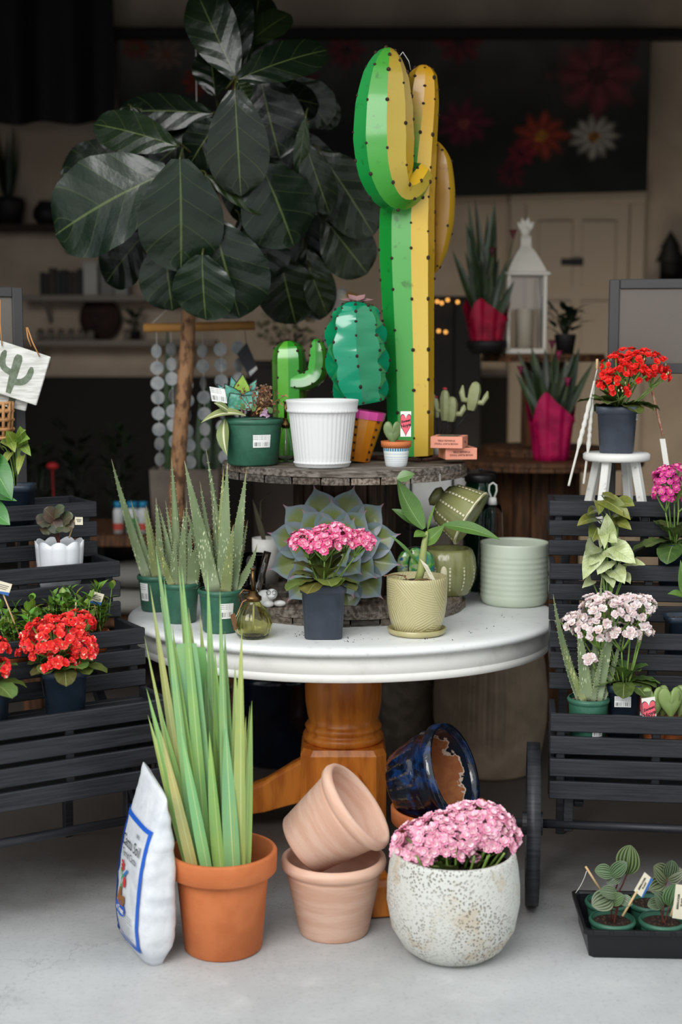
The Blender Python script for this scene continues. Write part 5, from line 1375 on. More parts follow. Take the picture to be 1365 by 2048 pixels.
# ---- small green saguaro
Ds = 4.88; pg2 = up(590, Ds); ks = mpp(Ds, 750)
t = thing('metal_cactus', 'small green metal saguaro with one raised arm behind the white ridged pot', 'garden ornament', pg2)
def S_(px, py, dd=0): return at(px, py, Ds + dd) - pg2
gcol = lambda a, t_, j: [hx('#2f9a1f'), hx('#1f7a16'), hx('#57a52f'), hx('#2a8a1c')][j % 4]
pts = [S_(580, 898), S_(580, 840), S_(579, 780), S_(578, 720), S_(577, 695), S_(576, 682)]; pts[0].z = .004
g, rg = ribbed(pts, [c * ks for c in (36, 36, 36, 36, 30, 8)], 5, .18, gcol, 5, rot0=.3)
beads(rg, 5, .0055, off=1, base=g).build('column', [m_shiny, m_rust], t)
g, rg = ribbed([S_(585, 765, -.03), S_(612, 764, -.04), S_(632, 750, -.04), S_(638, 725, -.04), S_(637, 700, -.04), S_(634, 684, -.04), S_(633, 678, -.04)], [c * ks for c in (18, 20, 22, 21, 18, 11, 4)], 4, .18, gcol, 5, rot0=.4)
beads(rg, 6, .005, base=g).build('arm', [m_shiny, m_rust], t)
# ---- white ridged pot
pw = up(645, 4.52); k = mpp(4.52, 880); rt, rb, h = 73 * k, 56 * k, .217
t = thing('ridged_pot', 'white ceramic pot with vertical ridges at the front of the upper disc', 'plant pot', pw)
pr = [(0, 0), (rb - .006, 0), (rb - .002, .004), (rb, .012), (rb + .0015, .013), (rb + .002, .017), (rb, .018)]
for i in range(12): f = i / 11; pr.append((rb + (rt - .006 - rb) * f * .83, .02 + (h * .8 - .02) * f))
zc = h * .81
pr += [(rt - .008, zc), (rt - .004, zc + .002), (rt - .0035, zc + .008), (rt - .005, zc + .01), (rt - .002, h - .01), (rt, h - .004), (rt - .002, h), (rt - .007, h), (rt - .009, h - .01), (rb - .006, .02), (0, .015)]
B('pot', M('white_matte_ceramic', '#dadbda', .5, bump=.05, bs=80), t, lathe(pr, 220, lambda a, r, z, i: r * (1 - .014 * abs(math.sin(a * 22)) ** 3) if 7 <= i <= 18 else (r + .0012 * (1 if math.sin(a * 60) > 0 else 0) if i in (4, 5, 20, 21) else r)))
# ---- little patterned terracotta pot with a heart leaf
ph = up(793, 4.535); k = mpp(4.535, 880)
t = thing('potted_hoya', 'single heart-shaped leaf in a small blue and white patterned terracotta pot with a pink card', 'potted plant', ph)
def patmat():
    t_ = NT('blue_patterned_glaze'); u, v = t_.uv()
    a_ = t_.math('SINE', t_.math('MULTIPLY', u, 2 * PI * 26)); b_ = t_.math('SINE', t_.math('MULTIPLY', v, 2 * PI * 7))
    d = t_.ramp(t_.math('ABSOLUTE', t_.math('MULTIPLY', a_, b_)), .5, .8)
    g_ = t_.math('MULTIPLY', t_.ramp(t_.math('ABSOLUTE', a_), .1, .0), .5)
    dots = t_.math('MULTIPLY', d, .75)
    c = t_.mix(dots, hx('#e9eae6'), hx('#8fb3c9'))
    bd = t_.math('GREATER_THAN', v, .74); z_ = t_.math('ABSOLUTE', t_.math('SINE', t_.math('MULTIPLY', u, 2 * PI * 16)))
    c = t_.mix(t_.math('MULTIPLY', bd, t_.ramp(z_, .25, .6)), c, hx('#2f7fa0'))
    t_.put(t_.b.inputs['Base Color'], c); t_.setp(Roughness=.3); return t_.m
hp = .082
B('pot', patmat(), t, lathe([(20 * k, 0), (21 * k, .002), (22.5 * k, .012), (24 * k, .03), (26.5 * k, hp - .022), (26.5 * k, hp - .0195)], 48))
B('rim', m_terra, t, lathe([(0, .001), (19 * k, .001), (19 * k, .004), (25 * k, hp - .018), (30 * k, hp - .0185), (31 * k, hp), (28 * k, hp), (27 * k, hp - .02), (24 * k, hp - .03), (0, hp - .03)], 48))
B('soil', m_soil, t, disc((0, 0), 24 * k, hp - .022, 20, .003))
m_heart = leafmat('heart_leaf', '#6f8350', '#7d905c', n=.01, k=0, rough=.4, c2='#63774a', ns=10, mw=.02, vw=.0001, vamt=0)
def heartleaf(p, w_, h_, tilt=0, n=28, thick=.003, rot=0, yaw=0):
    prof = []
    for i in range(n):
        a = 2 * PI * i / n
        x = 16 * math.sin(a) ** 3 / 16; z = (13 * math.cos(a) - 5 * math.cos(2 * a) - 2 * math.cos(3 * a) - math.cos(4 * a)) / 15
        prof.append((x * w_ / 2, (z + 1.13) / 2.05 * h_))
    c = (0, h_ * .5)
    rings = []
    for s, y in ((.0, -thick), (.5, -thick * .9), (.9, -thick * .6), (1, 0), (.9, thick * .6), (.5, thick), (0, thick)):
        rings.append([(c[0] + (x - c[0]) * max(s, .01), y + .12 * (x * x) / w_ - .0, c[1] + (z - c[1]) * max(s, .01)) for x, z in prof])
    g = loft(rings, False, False)
    m4 = Matrix.Translation(p) @ Matrix.Rotation(yaw, 4, 'Z') @ Matrix.Rotation(rot, 4, 'Y') @ Matrix.Rotation(tilt, 4, 'X')
    return remap(g, lambda q_: m4 @ q_)
B('leaf', m_heart, t, heartleaf(V((-.012, 0, hp - .022)), 38 * k, .092, -.05, thick=.004))
m_pinkcard = M('coral_pink_card', '#e4606f', .6); m_cardw = M('card_white', '#e9e4de', .65)
def hoya_card(t, p, w_, h_, words=('Sweet', 'Hoya'), lean=0, yaw=0, rot=0):
    m4 = Matrix.Translation(p) @ Matrix.Rotation(yaw, 4, 'Z') @ Matrix.Rotation(lean, 4, 'X') @ Matrix.Rotation(rot, 4, 'Y')
    up_ = lambda off: (lambda q_: m4 @ V((q_.x, -off, q_.y)))
    o = B('plant_card', m_cardw, t, remap(poly([(-w_ / 2, 0), (w_ / 2, 0), (w_ / 2, h_), (-w_ / 2, h_)]), up_(0)), smooth=False, label='small card printed with a pink heart')
    hs_ = []
    for i in range(36):
        a = 2 * PI * i / 36; x = math.sin(a) ** 3; z = (13 * math.cos(a) - 5 * math.cos(2 * a) - 2 * math.cos(3 * a) - math.cos(4 * a)) / 17
        hs_.append((max(-w_ / 2 * .99, min(w_ / 2 * .99, x * w_ * .62)), h_ * .52 + z * h_ * .5))
    hs_ = hs_[::-1]
    B('heart_outline', m_ink, o, remap(poly([(x * 1.0, h_ * .52 + (z - h_ * .52) * 1.06) for x, z in hs_]), up_(.0004)), smooth=False)
    B('heart', m_pinkcard, o, remap(poly([(x * .93, h_ * .52 + (z - h_ * .52) * .98) for x, z in hs_]), up_(.0008)), smooth=False)
    for s_, zz, sz in ((words[0], .62, .3), (words[1], .44, .38)):
        g = text2d(s_, w_ * sz * 1.15, .0004)
        B('card_words', m_ink, o, remap(g, lambda q_: m4 @ V((q_.x, -.0013, q_.y + h_ * zz + q_.x * .25))), smooth=False)
    return o
hoya_card(t, at(812, 866, 4.50) - ph + V((0, 0, -.012)), 21 * k, .082, lean=.05)
# ---- boxes of plant tools
pbx = up(906, 4.66); k = mpp(4.66, 880)
m_box = M('salmon_cardboard', '#e2957c', .6); m_txt = M('brown_ink', '#5b3a35', .7)
def toolbox(label, p, yaw):
    t = thing('tool_box', label, 'box', p, yaw, 'salmon tool boxes')
    w_, d_, h_ = 64 * k, .115, .0385
    B('carton', m_box, t, bx((0, 0, h_ / 2), (w_, d_, h_), .0012), smooth=False)
    B('window', M('box_window', '#6f6b62', .25), t, quad((0, 0, h_ + .0006), (w_ * .33, 0, 0), (0, d_ * .36, 0)), smooth=False, label='dark window in the box top')
    B('emblem', M('emblem_green', '#2f7a5f', .6), t, quad((-.004, -d_ * .22, h_ + .0012), (w_ * .2, 0, 0), (0, d_ * .06, 0)), smooth=False)
    for s_, zz in (('HOUSE PLANT TOOLS', .0235), ('STAINLESS STEEL', .013)):
        g = text2d(s_, .0082, .0002)
        g = remap(g, lambda q_: V((-q_.x * .95, -d_ / 2 - .0006, (h_ - zz) - q_.y)))
        B('box_words', m_txt, t, g, smooth=False)
    g = text2d('TOOLS', .009, .0003); B('box_words', m_txt, t, remap(g, lambda q_: V((w_ / 2 + .0006, -q_.x, h_ / 2 - q_.y))), smooth=False)
    return t
toolbox('salmon pink box of house plant tools, the lower of two stacked at the disc edge', pbx + V((.018, .02, .0145)), math.radians(8))
toolbox('salmon pink box of house plant tools, the upper of two stacked at the disc edge', pbx + V((-.012, -.005, .0535)), math.radians(-14))
# ---- ceramic cactus picks in a small white pot
pcp = up(893, 4.97); pcp.x -= .03; k = mpp(4.97, 800)
m_pick = M('pale_green_ceramic', '#9a9f74', .4, c2='#878d63', ns=14, coat=.2)
t = thing('pick_pot', 'small white pot holding pale green ceramic cacti behind the tool boxes', 'garden ornament', pcp)
B('pot', m_white, t, lathe([(0, 0), (.026, 0), (.034, .06), (.035, .066), (.031, .066), (.028, .05), (0, .045)], 28))
def pick(px, py, hpx, wpx, lean=0, arms=((-1, .45), (1, .4)), red=False):
    c = at(px, py, 4.95) - pcp; s_ = k; mb = MB()
    ru = lambda q_, m=c, l=lean: m + Matrix.Rotation(l, 3, 'Y') @ q_
    g, _ = ribbed([V((0, 0, -hpx * s_ * .5)), V((0, 0, -hpx * s_ * .2)), V((0, 0, hpx * s_ * .2)), V((0, 0, hpx * s_ * .42)), V((0, 0, hpx * s_ * .5))], [wpx * s_ * f for f in (.3, .48, .5, .34, .05)], 7, .1, lambda a, t_, j: (1, 1, 1, 1), 3)
    mb.add(remap(g, ru))
    for sd, z in arms:
        g2 = tube([V((0, 0, -hpx * s_ * .2)), V((sd * wpx * s_ * .75, -.004, -hpx * s_ * .18)), V((sd * wpx * s_ * .95, -.004, hpx * s_ * .05)), V((sd * wpx * s_ * .98, -.004, hpx * s_ * (z - .15)))], [wpx * s_ * f for f in (.18, .24, .24, .06)], 10)
        mb.add(remap(g2, ru))
    o = mb.build('cactus_pick', m_pick, t)
    B('pick_wire', m_wire, o, tube([ru(V((0, 0, -hpx * s_ * .5))), V((c.x * .15, c.y * .2, .05))], .0018, 6))
    if red: B('red_bloom', M('red_bloom', '#a8323c', .6), o, ball(tuple(ru(V((0, 0, hpx * s_ * .52)))), .009, (1, 1, .6)))
pick(890, 810, 62, 22, 0, ((-1, .5),), True); pick(903, 818, 50, 26, .05, ((1, .35),)); pick(873, 815, 40, 14, -.1, (), True); pick(948, 792, 58, 26, .18)
# ---- slim glass mister between the pots
pm2 = up(572, 4.72)
mister('slim_mister', 'slim clear glass mister with a brass pump behind the white ridged pot', pm2, .033, .115, .085, m_glass, 0)
# ---- soil crumbs on the table top
mb = MB()
for (px, py, n, s_) in ((612, 1270, 26, 14), (705, 1278, 24, 20), (1010, 1233, 5, 8), (985, 1258, 4, 10), (850, 1277, 8, 22), (940, 1262, 3, 14), (306, 1244, 2, 3)):
    for _ in range(n):
        p = atz(px + R.gauss(0, s_), py + R.gauss(0, 4), TZ); r_ = R.uniform(.0006, .0021)
        mb.add(ball((p.x, p.y, TZ + r_ * .6), r_, (1, 1, .7), 6, 4))
o = mb.build('soil_crumbs', m_soil, None); o['kind'] = 'stuff'; tag(o, 'dark crumbs of spilt potting soil scattered on the white table top', 'soil')
# ================================================================== plants on the left cart
red_cf = kal_cols('#d8141c', '#f23b2a', '#ff6a3c'); 
def red2(ci):
    c = V(hx(R.choice(['#d9161e', '#ea2620', '#f2382a', '#e22a3a', '#f04a3a']))[:3]) * R.uniform(.85, 1.1)
    if R.random() < .05: c = V(hx('#f0b9a0')[:3])
    return (c.x, c.y, c.z, 1)
pA = on_tier(True, 0, 118, .03, .105)
kalanchoe('bright red kalanchoe in a navy square pot on the lowest tray of the left cart', pA, math.radians(14), (.132, .108, .138),
          [(108, 1268, 66, 52, 84, -.03), (150, 1244, 42, 34, 44, .0), (168, 1290, 26, 36, 28, -.03), (66, 1300, 34, 22, 20, -.03), (120, 1320, 36, 24, 22, -.06), (100, 1255, 46, 40, 30, .02)],
          red2, .0148, (10, (-.1, .45), [-1.2, -.4, -2.1, -2.8, .3, .9, 2, 3, -1.6, -.8]), m_navy_pot, (V((-.0625, -.03, .085)), V((.0012, .026, -.006)), V((-.003, 0, .022))), ltint=(.95, 1.0, .8), nb=0)
pA2 = on_tier(True, 0, -38, .03, .09)
kalanchoe('red kalanchoe with some pale blooms, cut off by the left edge of the photo', pA2, 0, (.11, .09, .12), [(-20, 1330, 40, 30, 40, -.02), (-14, 1290, 30, 24, 24, 0)], red2, .0148, (6, (0, .4)), m_navy_pot, ltint=(.95, 1, .8))
m_lush = leafmat('small_green_leaf', '#668436', '#8fa65a', n=5, k=.8, rough=.42, c2='#4c6b28', ns=20, mw=.02, vw=.02, vamt=.2)
def bushy(t, z, n, rad, hgt, lw, ll, tint=(1, 1, 1), mat=m_lush, lean=0):
    mb = MB(); ms = MB()
    for i in range(n):
        a = R.uniform(0, 6.28); rr_ = rad * math.sqrt(R.random()); top = V((rr_ * math.cos(a), rr_ * math.sin(a), z + hgt * R.uniform(.4, 1.05)))
        b = V((top.x * .25, top.y * .25, z)); ms.add(tube([b, (b + top) / 2 + V((top.x * .2, top.y * .2, .0)), top], .0016, 5))
        for k_ in range(4):
            f = .35 + .65 * k_ / 3; p = b.lerp(top, f)
            for s_ in (0, 1):
                an = k_ * 1.57 + s_ * PI + a; e = R.uniform(.1, .7) if k_ < 3 else R.uniform(.6, 1.2); l = ll * R.uniform(.7, 1.15)
                d = V((math.cos(an) * math.cos(e), math.sin(an) * math.cos(e), math.sin(e)))
                mb.add(leaf(p, p + d * l, lw * R.uniform(.8, 1.15), V((-d.x * .4, -d.y * .4, 1)), bend=.15, fold=.3, n=5, m=4), col=tuple(c * R.uniform(.7, 1.3) for c in tint) + (1,))
    ms.build('stems', m_stem, t); mb.build('foliage', mat, t)
for i, (px, dy, h, wh) in enumerate(((26, .075, .11, 'leftmost on the left cart'), (92, .12, .125, 'second from left on the left cart'), (140, .075, .13, 'right behind the red kalanchoe'), (184, .12, .135, 'rightmost on the left cart, with a tag'))):
    pp = on_tier(True, 1, px, .085, dy)
    t = thing('potted_herb', 'bushy green plant in a terracotta pot, ' + wh, 'potted plant', pp, group='small bushy plants on the left cart')
    B('pot', m_terra, t, lathe(potprof(.041, .031, .068, .018, .004, .004, .02), 32)); soil_at('soil', m_soil, t, .037, .031, .068, .004, .058)
    bushy(t, .058, 17, .06, h, .021, .038, (1, 1.05, .8) if i % 2 else (1.15, 1.2, .8))
    if i in (0, 3):
        kx = mpp(pp.y)
        cx_, cy_ = (6, 1176) if i == 0 else (191, 1196)
        B('plant_stick', m_stick, t, tube([V((.02, -.02, .055)), at(cx_ - 6, cy_ - 4, pp.y - .05) - pp], .0022, 6))
        tagcard(t, at(cx_, cy_, pp.y - .055) - pp, V((.021, 0, -.006)), V((.006, 0, .017)), [None], True)
    if i == 2:
        B('plant_stick', m_stick, t, tube([V((.0, -.02, .055)), at(152, 1205, pp.y - .05) - pp], .0022, 6))
# white scalloped pot with dark ruffled leaves
pW = on_tier(True, 2, 114, .085, .1); k = mpp(pW.y)
t = thing('potted_begonia', 'dark mottled leafy plant in a white scalloped pot on the left cart', 'potted plant', pW)
rW = 46 * k; hW = .148
def scal(a, r, z, i): return r * (1 + .05 * math.cos(a * 9)) if i not in (0, 13, 14) else r
g = lathe([(0, 0), (rW * .8, 0), (rW * .86, .004), (rW * .92, .04), (rW * .97, .09), (rW, .125), (rW * 1.02, hW), (rW * .98, hW), (rW * .95, hW - .02), (rW * .9, .05), (0, .045)], 90, lambda a, r, z, i: r * (1 + .05 * abs(math.cos(a * 4.5)) ** .6 * min(1, z / .05)) if r > .01 else r)
g = ([(x, y, z + (.012 * (abs(math.cos(math.atan2(y, x) * 4.5)) - .7) if z > hW - .012 else 0)) for x, y, z in g[0]], g[1], g[2])
B('pot', M('white_glaze', '#dfe2e6', .3, coat=.4), t, g); B('soil', m_soil, t, disc((0, 0), rW * .9, hW - .03, 24, .004))
m_beg = leafmat('mottled_leaf', '#3e5236', '#6f5a4a', n=5, k=1, rough=.4, c2='#57493b', ns=16, mw=.03, vw=.05, vamt=.5)
mb = MB(); ms = MB()
for (tx, ty, bx_, by_, wp) in ((74, 1048, 100, 1040, 36), (88, 1018, 112, 1042, 34), (148, 1056, 112, 1046, 40), (130, 1014, 104, 1036, 26), (118, 1066, 104, 1040, 34), (146, 1030, 120, 1050, 30), (98, 1070, 90, 1048, 26)):
    b = at(bx_, by_, pW.y - .01) - pW; e = at(tx, ty, pW.y - .04) - pW
    mb.add(leaf(b, e, wp * k, V((0, -.8, .5)), bend=.2, fold=.2, shape='round', wave=.06, n=8, m=6), col=tuple(R.uniform(.8, 1.15) for _ in range(3)) + (1,)); ms.add(tube(bez(V((0, 0, hW - .03)), V((b.x * .3, b.y, b.z * .8 + .03)), b, 5), .0022, 6))
mb.build('foliage', m_beg, t); ms.build('stems', m_redstem, t)
B('plant_stick', m_stick, t, tube([at(138, 1076, pW.y - .03) - pW, at(152, 1034, pW.y - .03) - pW], .0025, 6))
tagcard(t, at(158, 1042, pW.y - .035) - pW, V((.012, 0, 0)), V((0, 0, .012)), [None], False)
# light green plant in a dark square pot, top tray
pG = on_tier(True, 3, 28, .08, .1); k = mpp(pG.y)
t = thing('potted_houseplant', 'light green leafy plant in a dark pot on the left cart top tray', 'potted plant', pG)
square_pot(t, .118, .1, .14, m_navy_pot)
m_lime = leafmat('lime_leaf', '#8c9c48', '#b5be78', n=5, k=1, rough=.38, c2='#6e8236', ns=12, mw=.02, vw=.04, vamt=.3)
mb = MB(); ms = MB()
for (tx, ty, bx_, by_, wp) in ((40, 852, 44, 890, 26), (60, 878, 40, 884, 26), (12, 862, 30, 890, 30), (0, 885, 22, 893, 28), (62, 912, 48, 892, 20), (30, 905, 18, 880, 24), (-14, 870, 4, 892, 26), (36, 950, 44, 912, 16), (10, 930, 22, 905, 22), (52, 860, 30, 880, 20)):
    b = at(bx_, by_, pG.y) - pG; e = at(tx, ty, pG.y - .05) - pG
    mb.add(leaf(b, e, wp * k, V((R.uniform(-.3, .3), -.8, .6)), bend=.2, fold=.25, shape='heart', n=8, m=6), col=tuple(R.uniform(.8, 1.2) for _ in range(3)) + (1,)); ms.add(tube(bez(V((0, 0, .12)), V((b.x * .3, b.y, b.z)), b, 5), .0022, 6))
mb.build('foliage', m_lime, t); ms.build('stems', m_stem, t)
pH = on_tier(True, 2, -52, .085, .1); k = mpp(pH.y)
t = thing('potted_philodendron', 'plant with large smooth green leaves hanging in at the left edge of the photo', 'potted plant', pH)
square_pot(t, .1, .085, .12, m_navy_pot)
m_big = leafmat('large_green_leaf', '#3f7a35', '#6d9c52', n=6, k=1, rough=.35, c2='#336a2d', ns=7, mw=.015, vw=.03, vamt=.3)
mb = MB(); ms = MB()
for (tx, ty, bx_, by_, wp) in ((24, 1000, -20, 925, 60), (20, 1050, -28, 1015, 54), (34, 1002, -14, 990, 18), (-40, 960, -30, 900, 60)):
    b = at(bx_, by_, pH.y - .05) - pH; e = at(tx, ty, pH.y - .1) - pH
    mb.add(leaf(b, e, wp * k, V((.2, -.9, .4)), bend=.15, fold=.15, shape='heart', n=10, m=6)); ms.add(tube(bez(V((0, 0, .1)), V((b.x * .3, b.y, b.z)), b, 5), .003, 6))
mb.build('foliage', m_big, t); ms.build('stems', m_stem, t)
# hanging signs and basket on the left cart's frame
LF_ = LCM @ V((-.155 - .017, 4 * LSTEP + .02, 0))
Dg = LF_.y - .06
def sign(label, c, w_, h_, rot, emblem, D, cords):
    p = at(*c, D); k = mpp(D, c[1]); t = thing('hanging_sign', label, 'sign', p)
    m4 = Matrix.Rotation(math.radians(rot), 4, 'Y')
    B('board', M('whitewashed_board', '#d6d6d0', .7, c2='#b9b9b2', ns=14, stretch=(1, 1, 8), bump=.12, bs=40), t, bx((0, 0, 0), (w_ * k, .012, h_ * k), .002, m4), smooth=False)
    fr = lambda q_: m4 @ V((q_.x * k, -.0065 - q_.z, q_.y * k))
    if emblem:
        mb = MB()
        def stroke(pts, r):
            P = smoothpath([V((x, y, 0)) for x, y in pts], 5); n = len(P)
            up_ = [];
            for i in range(n):
                d = (P[min(i + 1, n - 1)] - P[max(i - 1, 0)]).normalized(); nn_ = V((-d.y, d.x, 0)) * interp(r, i / (n - 1)); up_.append((P[i] + nn_, P[i] - nn_))
            vs = []; fs = []
            for a, b in up_: vs += [tuple(a), tuple(b)]
            for i in range(n - 1): fs.append((2 * i, 2 * i + 1, 2 * i + 3, 2 * i + 2))
            return vs, fs, None
        for si, (pts, r) in enumerate(emblem): mb.add(remap(stroke(pts, r), lambda q_: fr(V((q_.x, q_.y, .0004 * (si + 1))))), False)
        mb.build('painted_cactus', M('carved_grey_green', '#6f7a69', .8, c2='#59634f', ns=60), t)
    for i, (a, b) in enumerate(cords):
        B('twine', m_twine, t, tube([at(*a, D - .012) - p, at((a[0] + b[0]) / 2 - 2, (a[1] + b[1]) / 2, D - .02) - p, at(*b, D - .0) - p], .0022, 6))
    return t
sign('small white board hanging behind the cactus sign on the left cart', (2, 768), 118, 84, 13, [([(28, -34), (30, -10), (30, 20)], [6, 8, 8])], Dg + .008, [((62, 693), (53, 655))])
sign('white wooden sign with a painted grey-green cactus, hanging tilted on the left cart', (24, 742), 132, 102, 18, [([(6, -44), (6, -10), (6, 26), (6, 36)], [5, 8, 8.5, 4]), ([(3, -4), (-16, 2), (-23, 14), (-24, 28), (-22, 36)], [6, 6, 6, 5.5, 2]), ([(8, -20), (26, -14), (35, -2), (37, 12), (36, 20)], [6, 6.5, 6, 5.5, 2])], Dg - .03, [((4, 692), (0, 600)), ((79, 713), (55, 655))])
pbk = at(-6, 858, Dg - .03); k = mpp(pbk.y, 850)
t = thing('wicker_basket', 'small tan woven basket hanging at the left edge below the cactus sign', 'basket', pbk)
m_wick = M('tan_wicker', '#b9895a', .75, c2='#9a6c40', ns=20)
mb = MB()
for i in range(14):
    a = 2 * PI * i / 14; mb.add(tube([(28 * k * math.cos(a), 28 * k * math.sin(a), -.03), (32 * k * math.cos(a), 32 * k * math.sin(a), .085)], .0055, 6))
for z in (-.028, 0, .03, .058, .083):
    mb.add(tube([((30 * k + .003 * math.sin(i * 7 * PI / 14)) * math.cos(2 * PI * i / 28), (30 * k + .003 * math.sin(i * 7 * PI / 14)) * math.sin(2 * PI * i / 28), z) for i in range(29)], .0065, 6))
mb.build('weave', m_wick, t)
B('hanger', m_twine, t, tube([(-.02, 0, .085), (-.02, .03, .3)], .002, 6))
# ================================================================== plants on the right cart
pR = on_tier(False, 0, 1189, .085, .068)
aloe('small aloe in a green pot on the lowest tray of the right cart', pR, .061, .052, .122,
     [(1107, 1188, -16, 34, -.03, -.12, .95), (1127, 1288, -10, 28, -.05, -.08, 1.2), (1155, 1234, -4, 46, -.02, .02, 1.0), (1204, 1153, 8, 40, .03, -.04, .9), (1236, 1195, 14, 42, -.02, -.06, 1.0), (1245, 1268, 26, 26, .0, -.22, .95), (1207, 1290, 8, 18, -.03, -.05, .85)], (-1.2, .6, .015, .052), seed=3, ws=.7)
pWk = on_tier(False, 0, 1262, .085, .113)
def wh(ci):
    c = V(hx(R.choice(['#e8dcdc', '#e6d2d2', '#e9e2de', '#dcc0c2', '#e8d0c6']))[:3]) * R.uniform(.88, 1.05)
    return (c.x, c.y, c.z, 1)
kalanchoe('pale white-pink kalanchoe in a navy square pot behind the small aloe on the right cart', pWk, RC_rz, (.106, .09, .16),
          [(1215, 1218, 58, 40, 62, -.02), (1152, 1240, 32, 20, 22, -.02), (1265, 1208, 40, 34, 36, -.01), (1190, 1252, 46, 26, 26, -.05), (1243, 1262, 34, 22, 22, -.04), (1288, 1206, 22, 20, 14, -.02), (1285, 1258, 22, 16, 12, -.03), (1178, 1318, 14, 14, 8, -.05), (1200, 1200, 40, 24, 20, .02)],
          wh, .0155, (8, (-.1, .4), [-.3, .2, -.9, .7, 2.8, -2.6, -1.6, 1.6]), m_navy_pot, (V((-.008, -.0535, .112)), V((.024, 0, 0)), V((0, 0, .016))), zmin=-.25, ltint=(.8, 1.0, .8), lsz=(.1, .07))
for i, (px, dy, lab) in enumerate(((1326, .055, 'heart-leaved plant with a pink heart card in front, in a small terracotta pot'), (1361, .062, 'heart-leaved plant in a small terracotta pot, cut off by the right edge'))):
    pp = on_tier(False, 0, px, .085, dy); k = mpp(pp.y)
    t = thing('potted_hoya', lab, 'potted plant', pp, group='heart-leaved plants on the right cart')
    B('pot', m_terra, t, lathe(potprof(.040, .031, .068, .018, .004, .004, .02), 36)); soil_at('soil', m_soil, t, .036, .031, .068, .004, .058)
    B('leaf', m_heart, t, heartleaf(V((-.004, -.006, .055)), 54 * k, .112, -.1, thick=.006, yaw=.2), col=(1.25, 1.25, 1, 1))
    B('leaf', m_heart, t, heartleaf(V((.022, .02, .055)), 50 * k, .112, -.05, thick=.006, yaw=-.4, rot=.25), col=(1.15, 1.1, .95, 1), label='paler heart-shaped leaf behind')
    if i == 0:
        hoya_card(t, V((-.022, -.0425, .054)), .04, .088, lean=.06, yaw=.1, rot=-.12)
        hoya_card(t, V((-.03, .026, .058)), .03, .098, words=('', ''), lean=.05, yaw=0)
# syngonium with pale marbled leaves
pS = on_tier(False, 1, 1226, .085, .1); k = mpp(pS.y)
t = thing('potted_arrowhead', 'pale green and white arrowhead vine on the right cart above the white flowers', 'potted plant', pS)
square_pot(t, .1, .085, .12, m_navy_pot)
m_syn = leafmat('marbled_arrowhead_leaf', '#b3b98a', '#75905a', n=9, k=1.3, rough=.42, c2='#d2d6b6', ns=34, mw=.012, vw=.09, vamt=.5)
mb = MB(); ms = MB()
for (tx, ty, bx_, by_, wp, tn) in ((1214, 1026, 1215, 1082, 40, 1), (1236, 1086, 1212, 1072, 34, .95), (1272, 1128, 1226, 1098, 56, 1.02), (1167, 1160, 1196, 1104, 46, .95), (1250, 1168, 1228, 1140, 44, 1), (1292, 1130, 1256, 1124, 22, .9), (1178, 1132, 1200, 1110, 30, 1), (1212, 1100, 1236, 1112, 34, 1.05), (1196, 1150, 1215, 1122, 40, .95), (1210, 1098, 1206, 1062, 24, .95), (1228, 1176, 1215, 1150, 30, .9), (1170, 1110, 1190, 1090, 40, .5), (1165, 1176, 1184, 1160, 22, .8), (1262, 1168, 1250, 1150, 22, .7)):
    b = at(bx_, by_, pS.y) - pS; e = at(tx, ty, pS.y - .05) - pS
    mb.add(leaf(b, e, wp * k, V((R.uniform(-.3, .3), -.9, .5)), bend=.15, fold=.25, shape='arrow', wave=.04, n=9, m=6), col=(tn * .95, tn, tn * .85, 1)); ms.add(tube(bez(V((0, 0, .1)), V((b.x * .4, b.y, b.z * .7)), b, 5), .0022, 6))
mb.build('foliage', m_syn, t); ms.build('stems', m_stem, t)
# green-yellow heart leaf plant above it
pP = on_tier(False, 2, 1240, .08, .1); k = mpp(pP.y)
t = thing('potted_philodendron', 'olive and yellow-green leaved plant in a navy pot just below the white stool', 'potted plant', pP)
square_pot(t, .105, .09, .11, m_navy_pot)
m_phi = leafmat('olive_heart_leaf', '#86873f', '#a9a866', n=5, k=1, rough=.33, c2='#5c682e', ns=9, mw=.018, vw=.03, vamt=.3)
mb = MB(); ms = MB()
for (tx, ty, bx_, by_, wp, tn) in ((1262, 1040, 1208, 1000, 40, 1.15), (1198, 1030, 1196, 1004, 26, 1.1), (1155, 1052, 1192, 1036, 30, .9), (1264, 1060, 1232, 1042, 28, 1.1), (1230, 1000, 1204, 990, 24, .7), (1182, 1088, 1196, 1055, 34, 1.0), (1216, 1042, 1238, 1050, 30, .55), (1270, 1012, 1238, 1006, 34, 1.2), (1176, 1030, 1196, 1020, 26, .6), (1250, 1030, 1226, 1030, 34, .6)):
    b = at(bx_, by_, pP.y) - pP; e = at(tx, ty, pP.y - .06) - pP
    mb.add(leaf(b, e, wp * k, V((R.uniform(-.3, .3), -.8, .6)), bend=.22, fold=.3, shape='heart', n=9, m=6), col=(tn, tn, tn * .9, 1)); ms.add(tube(bez(V((0, 0, .09)), V((b.x * .4, b.y, b.z * .9)), b, 5), .0022, 6))
mb.build('foliage', m_phi, t); ms.build('stems', m_stem, t)
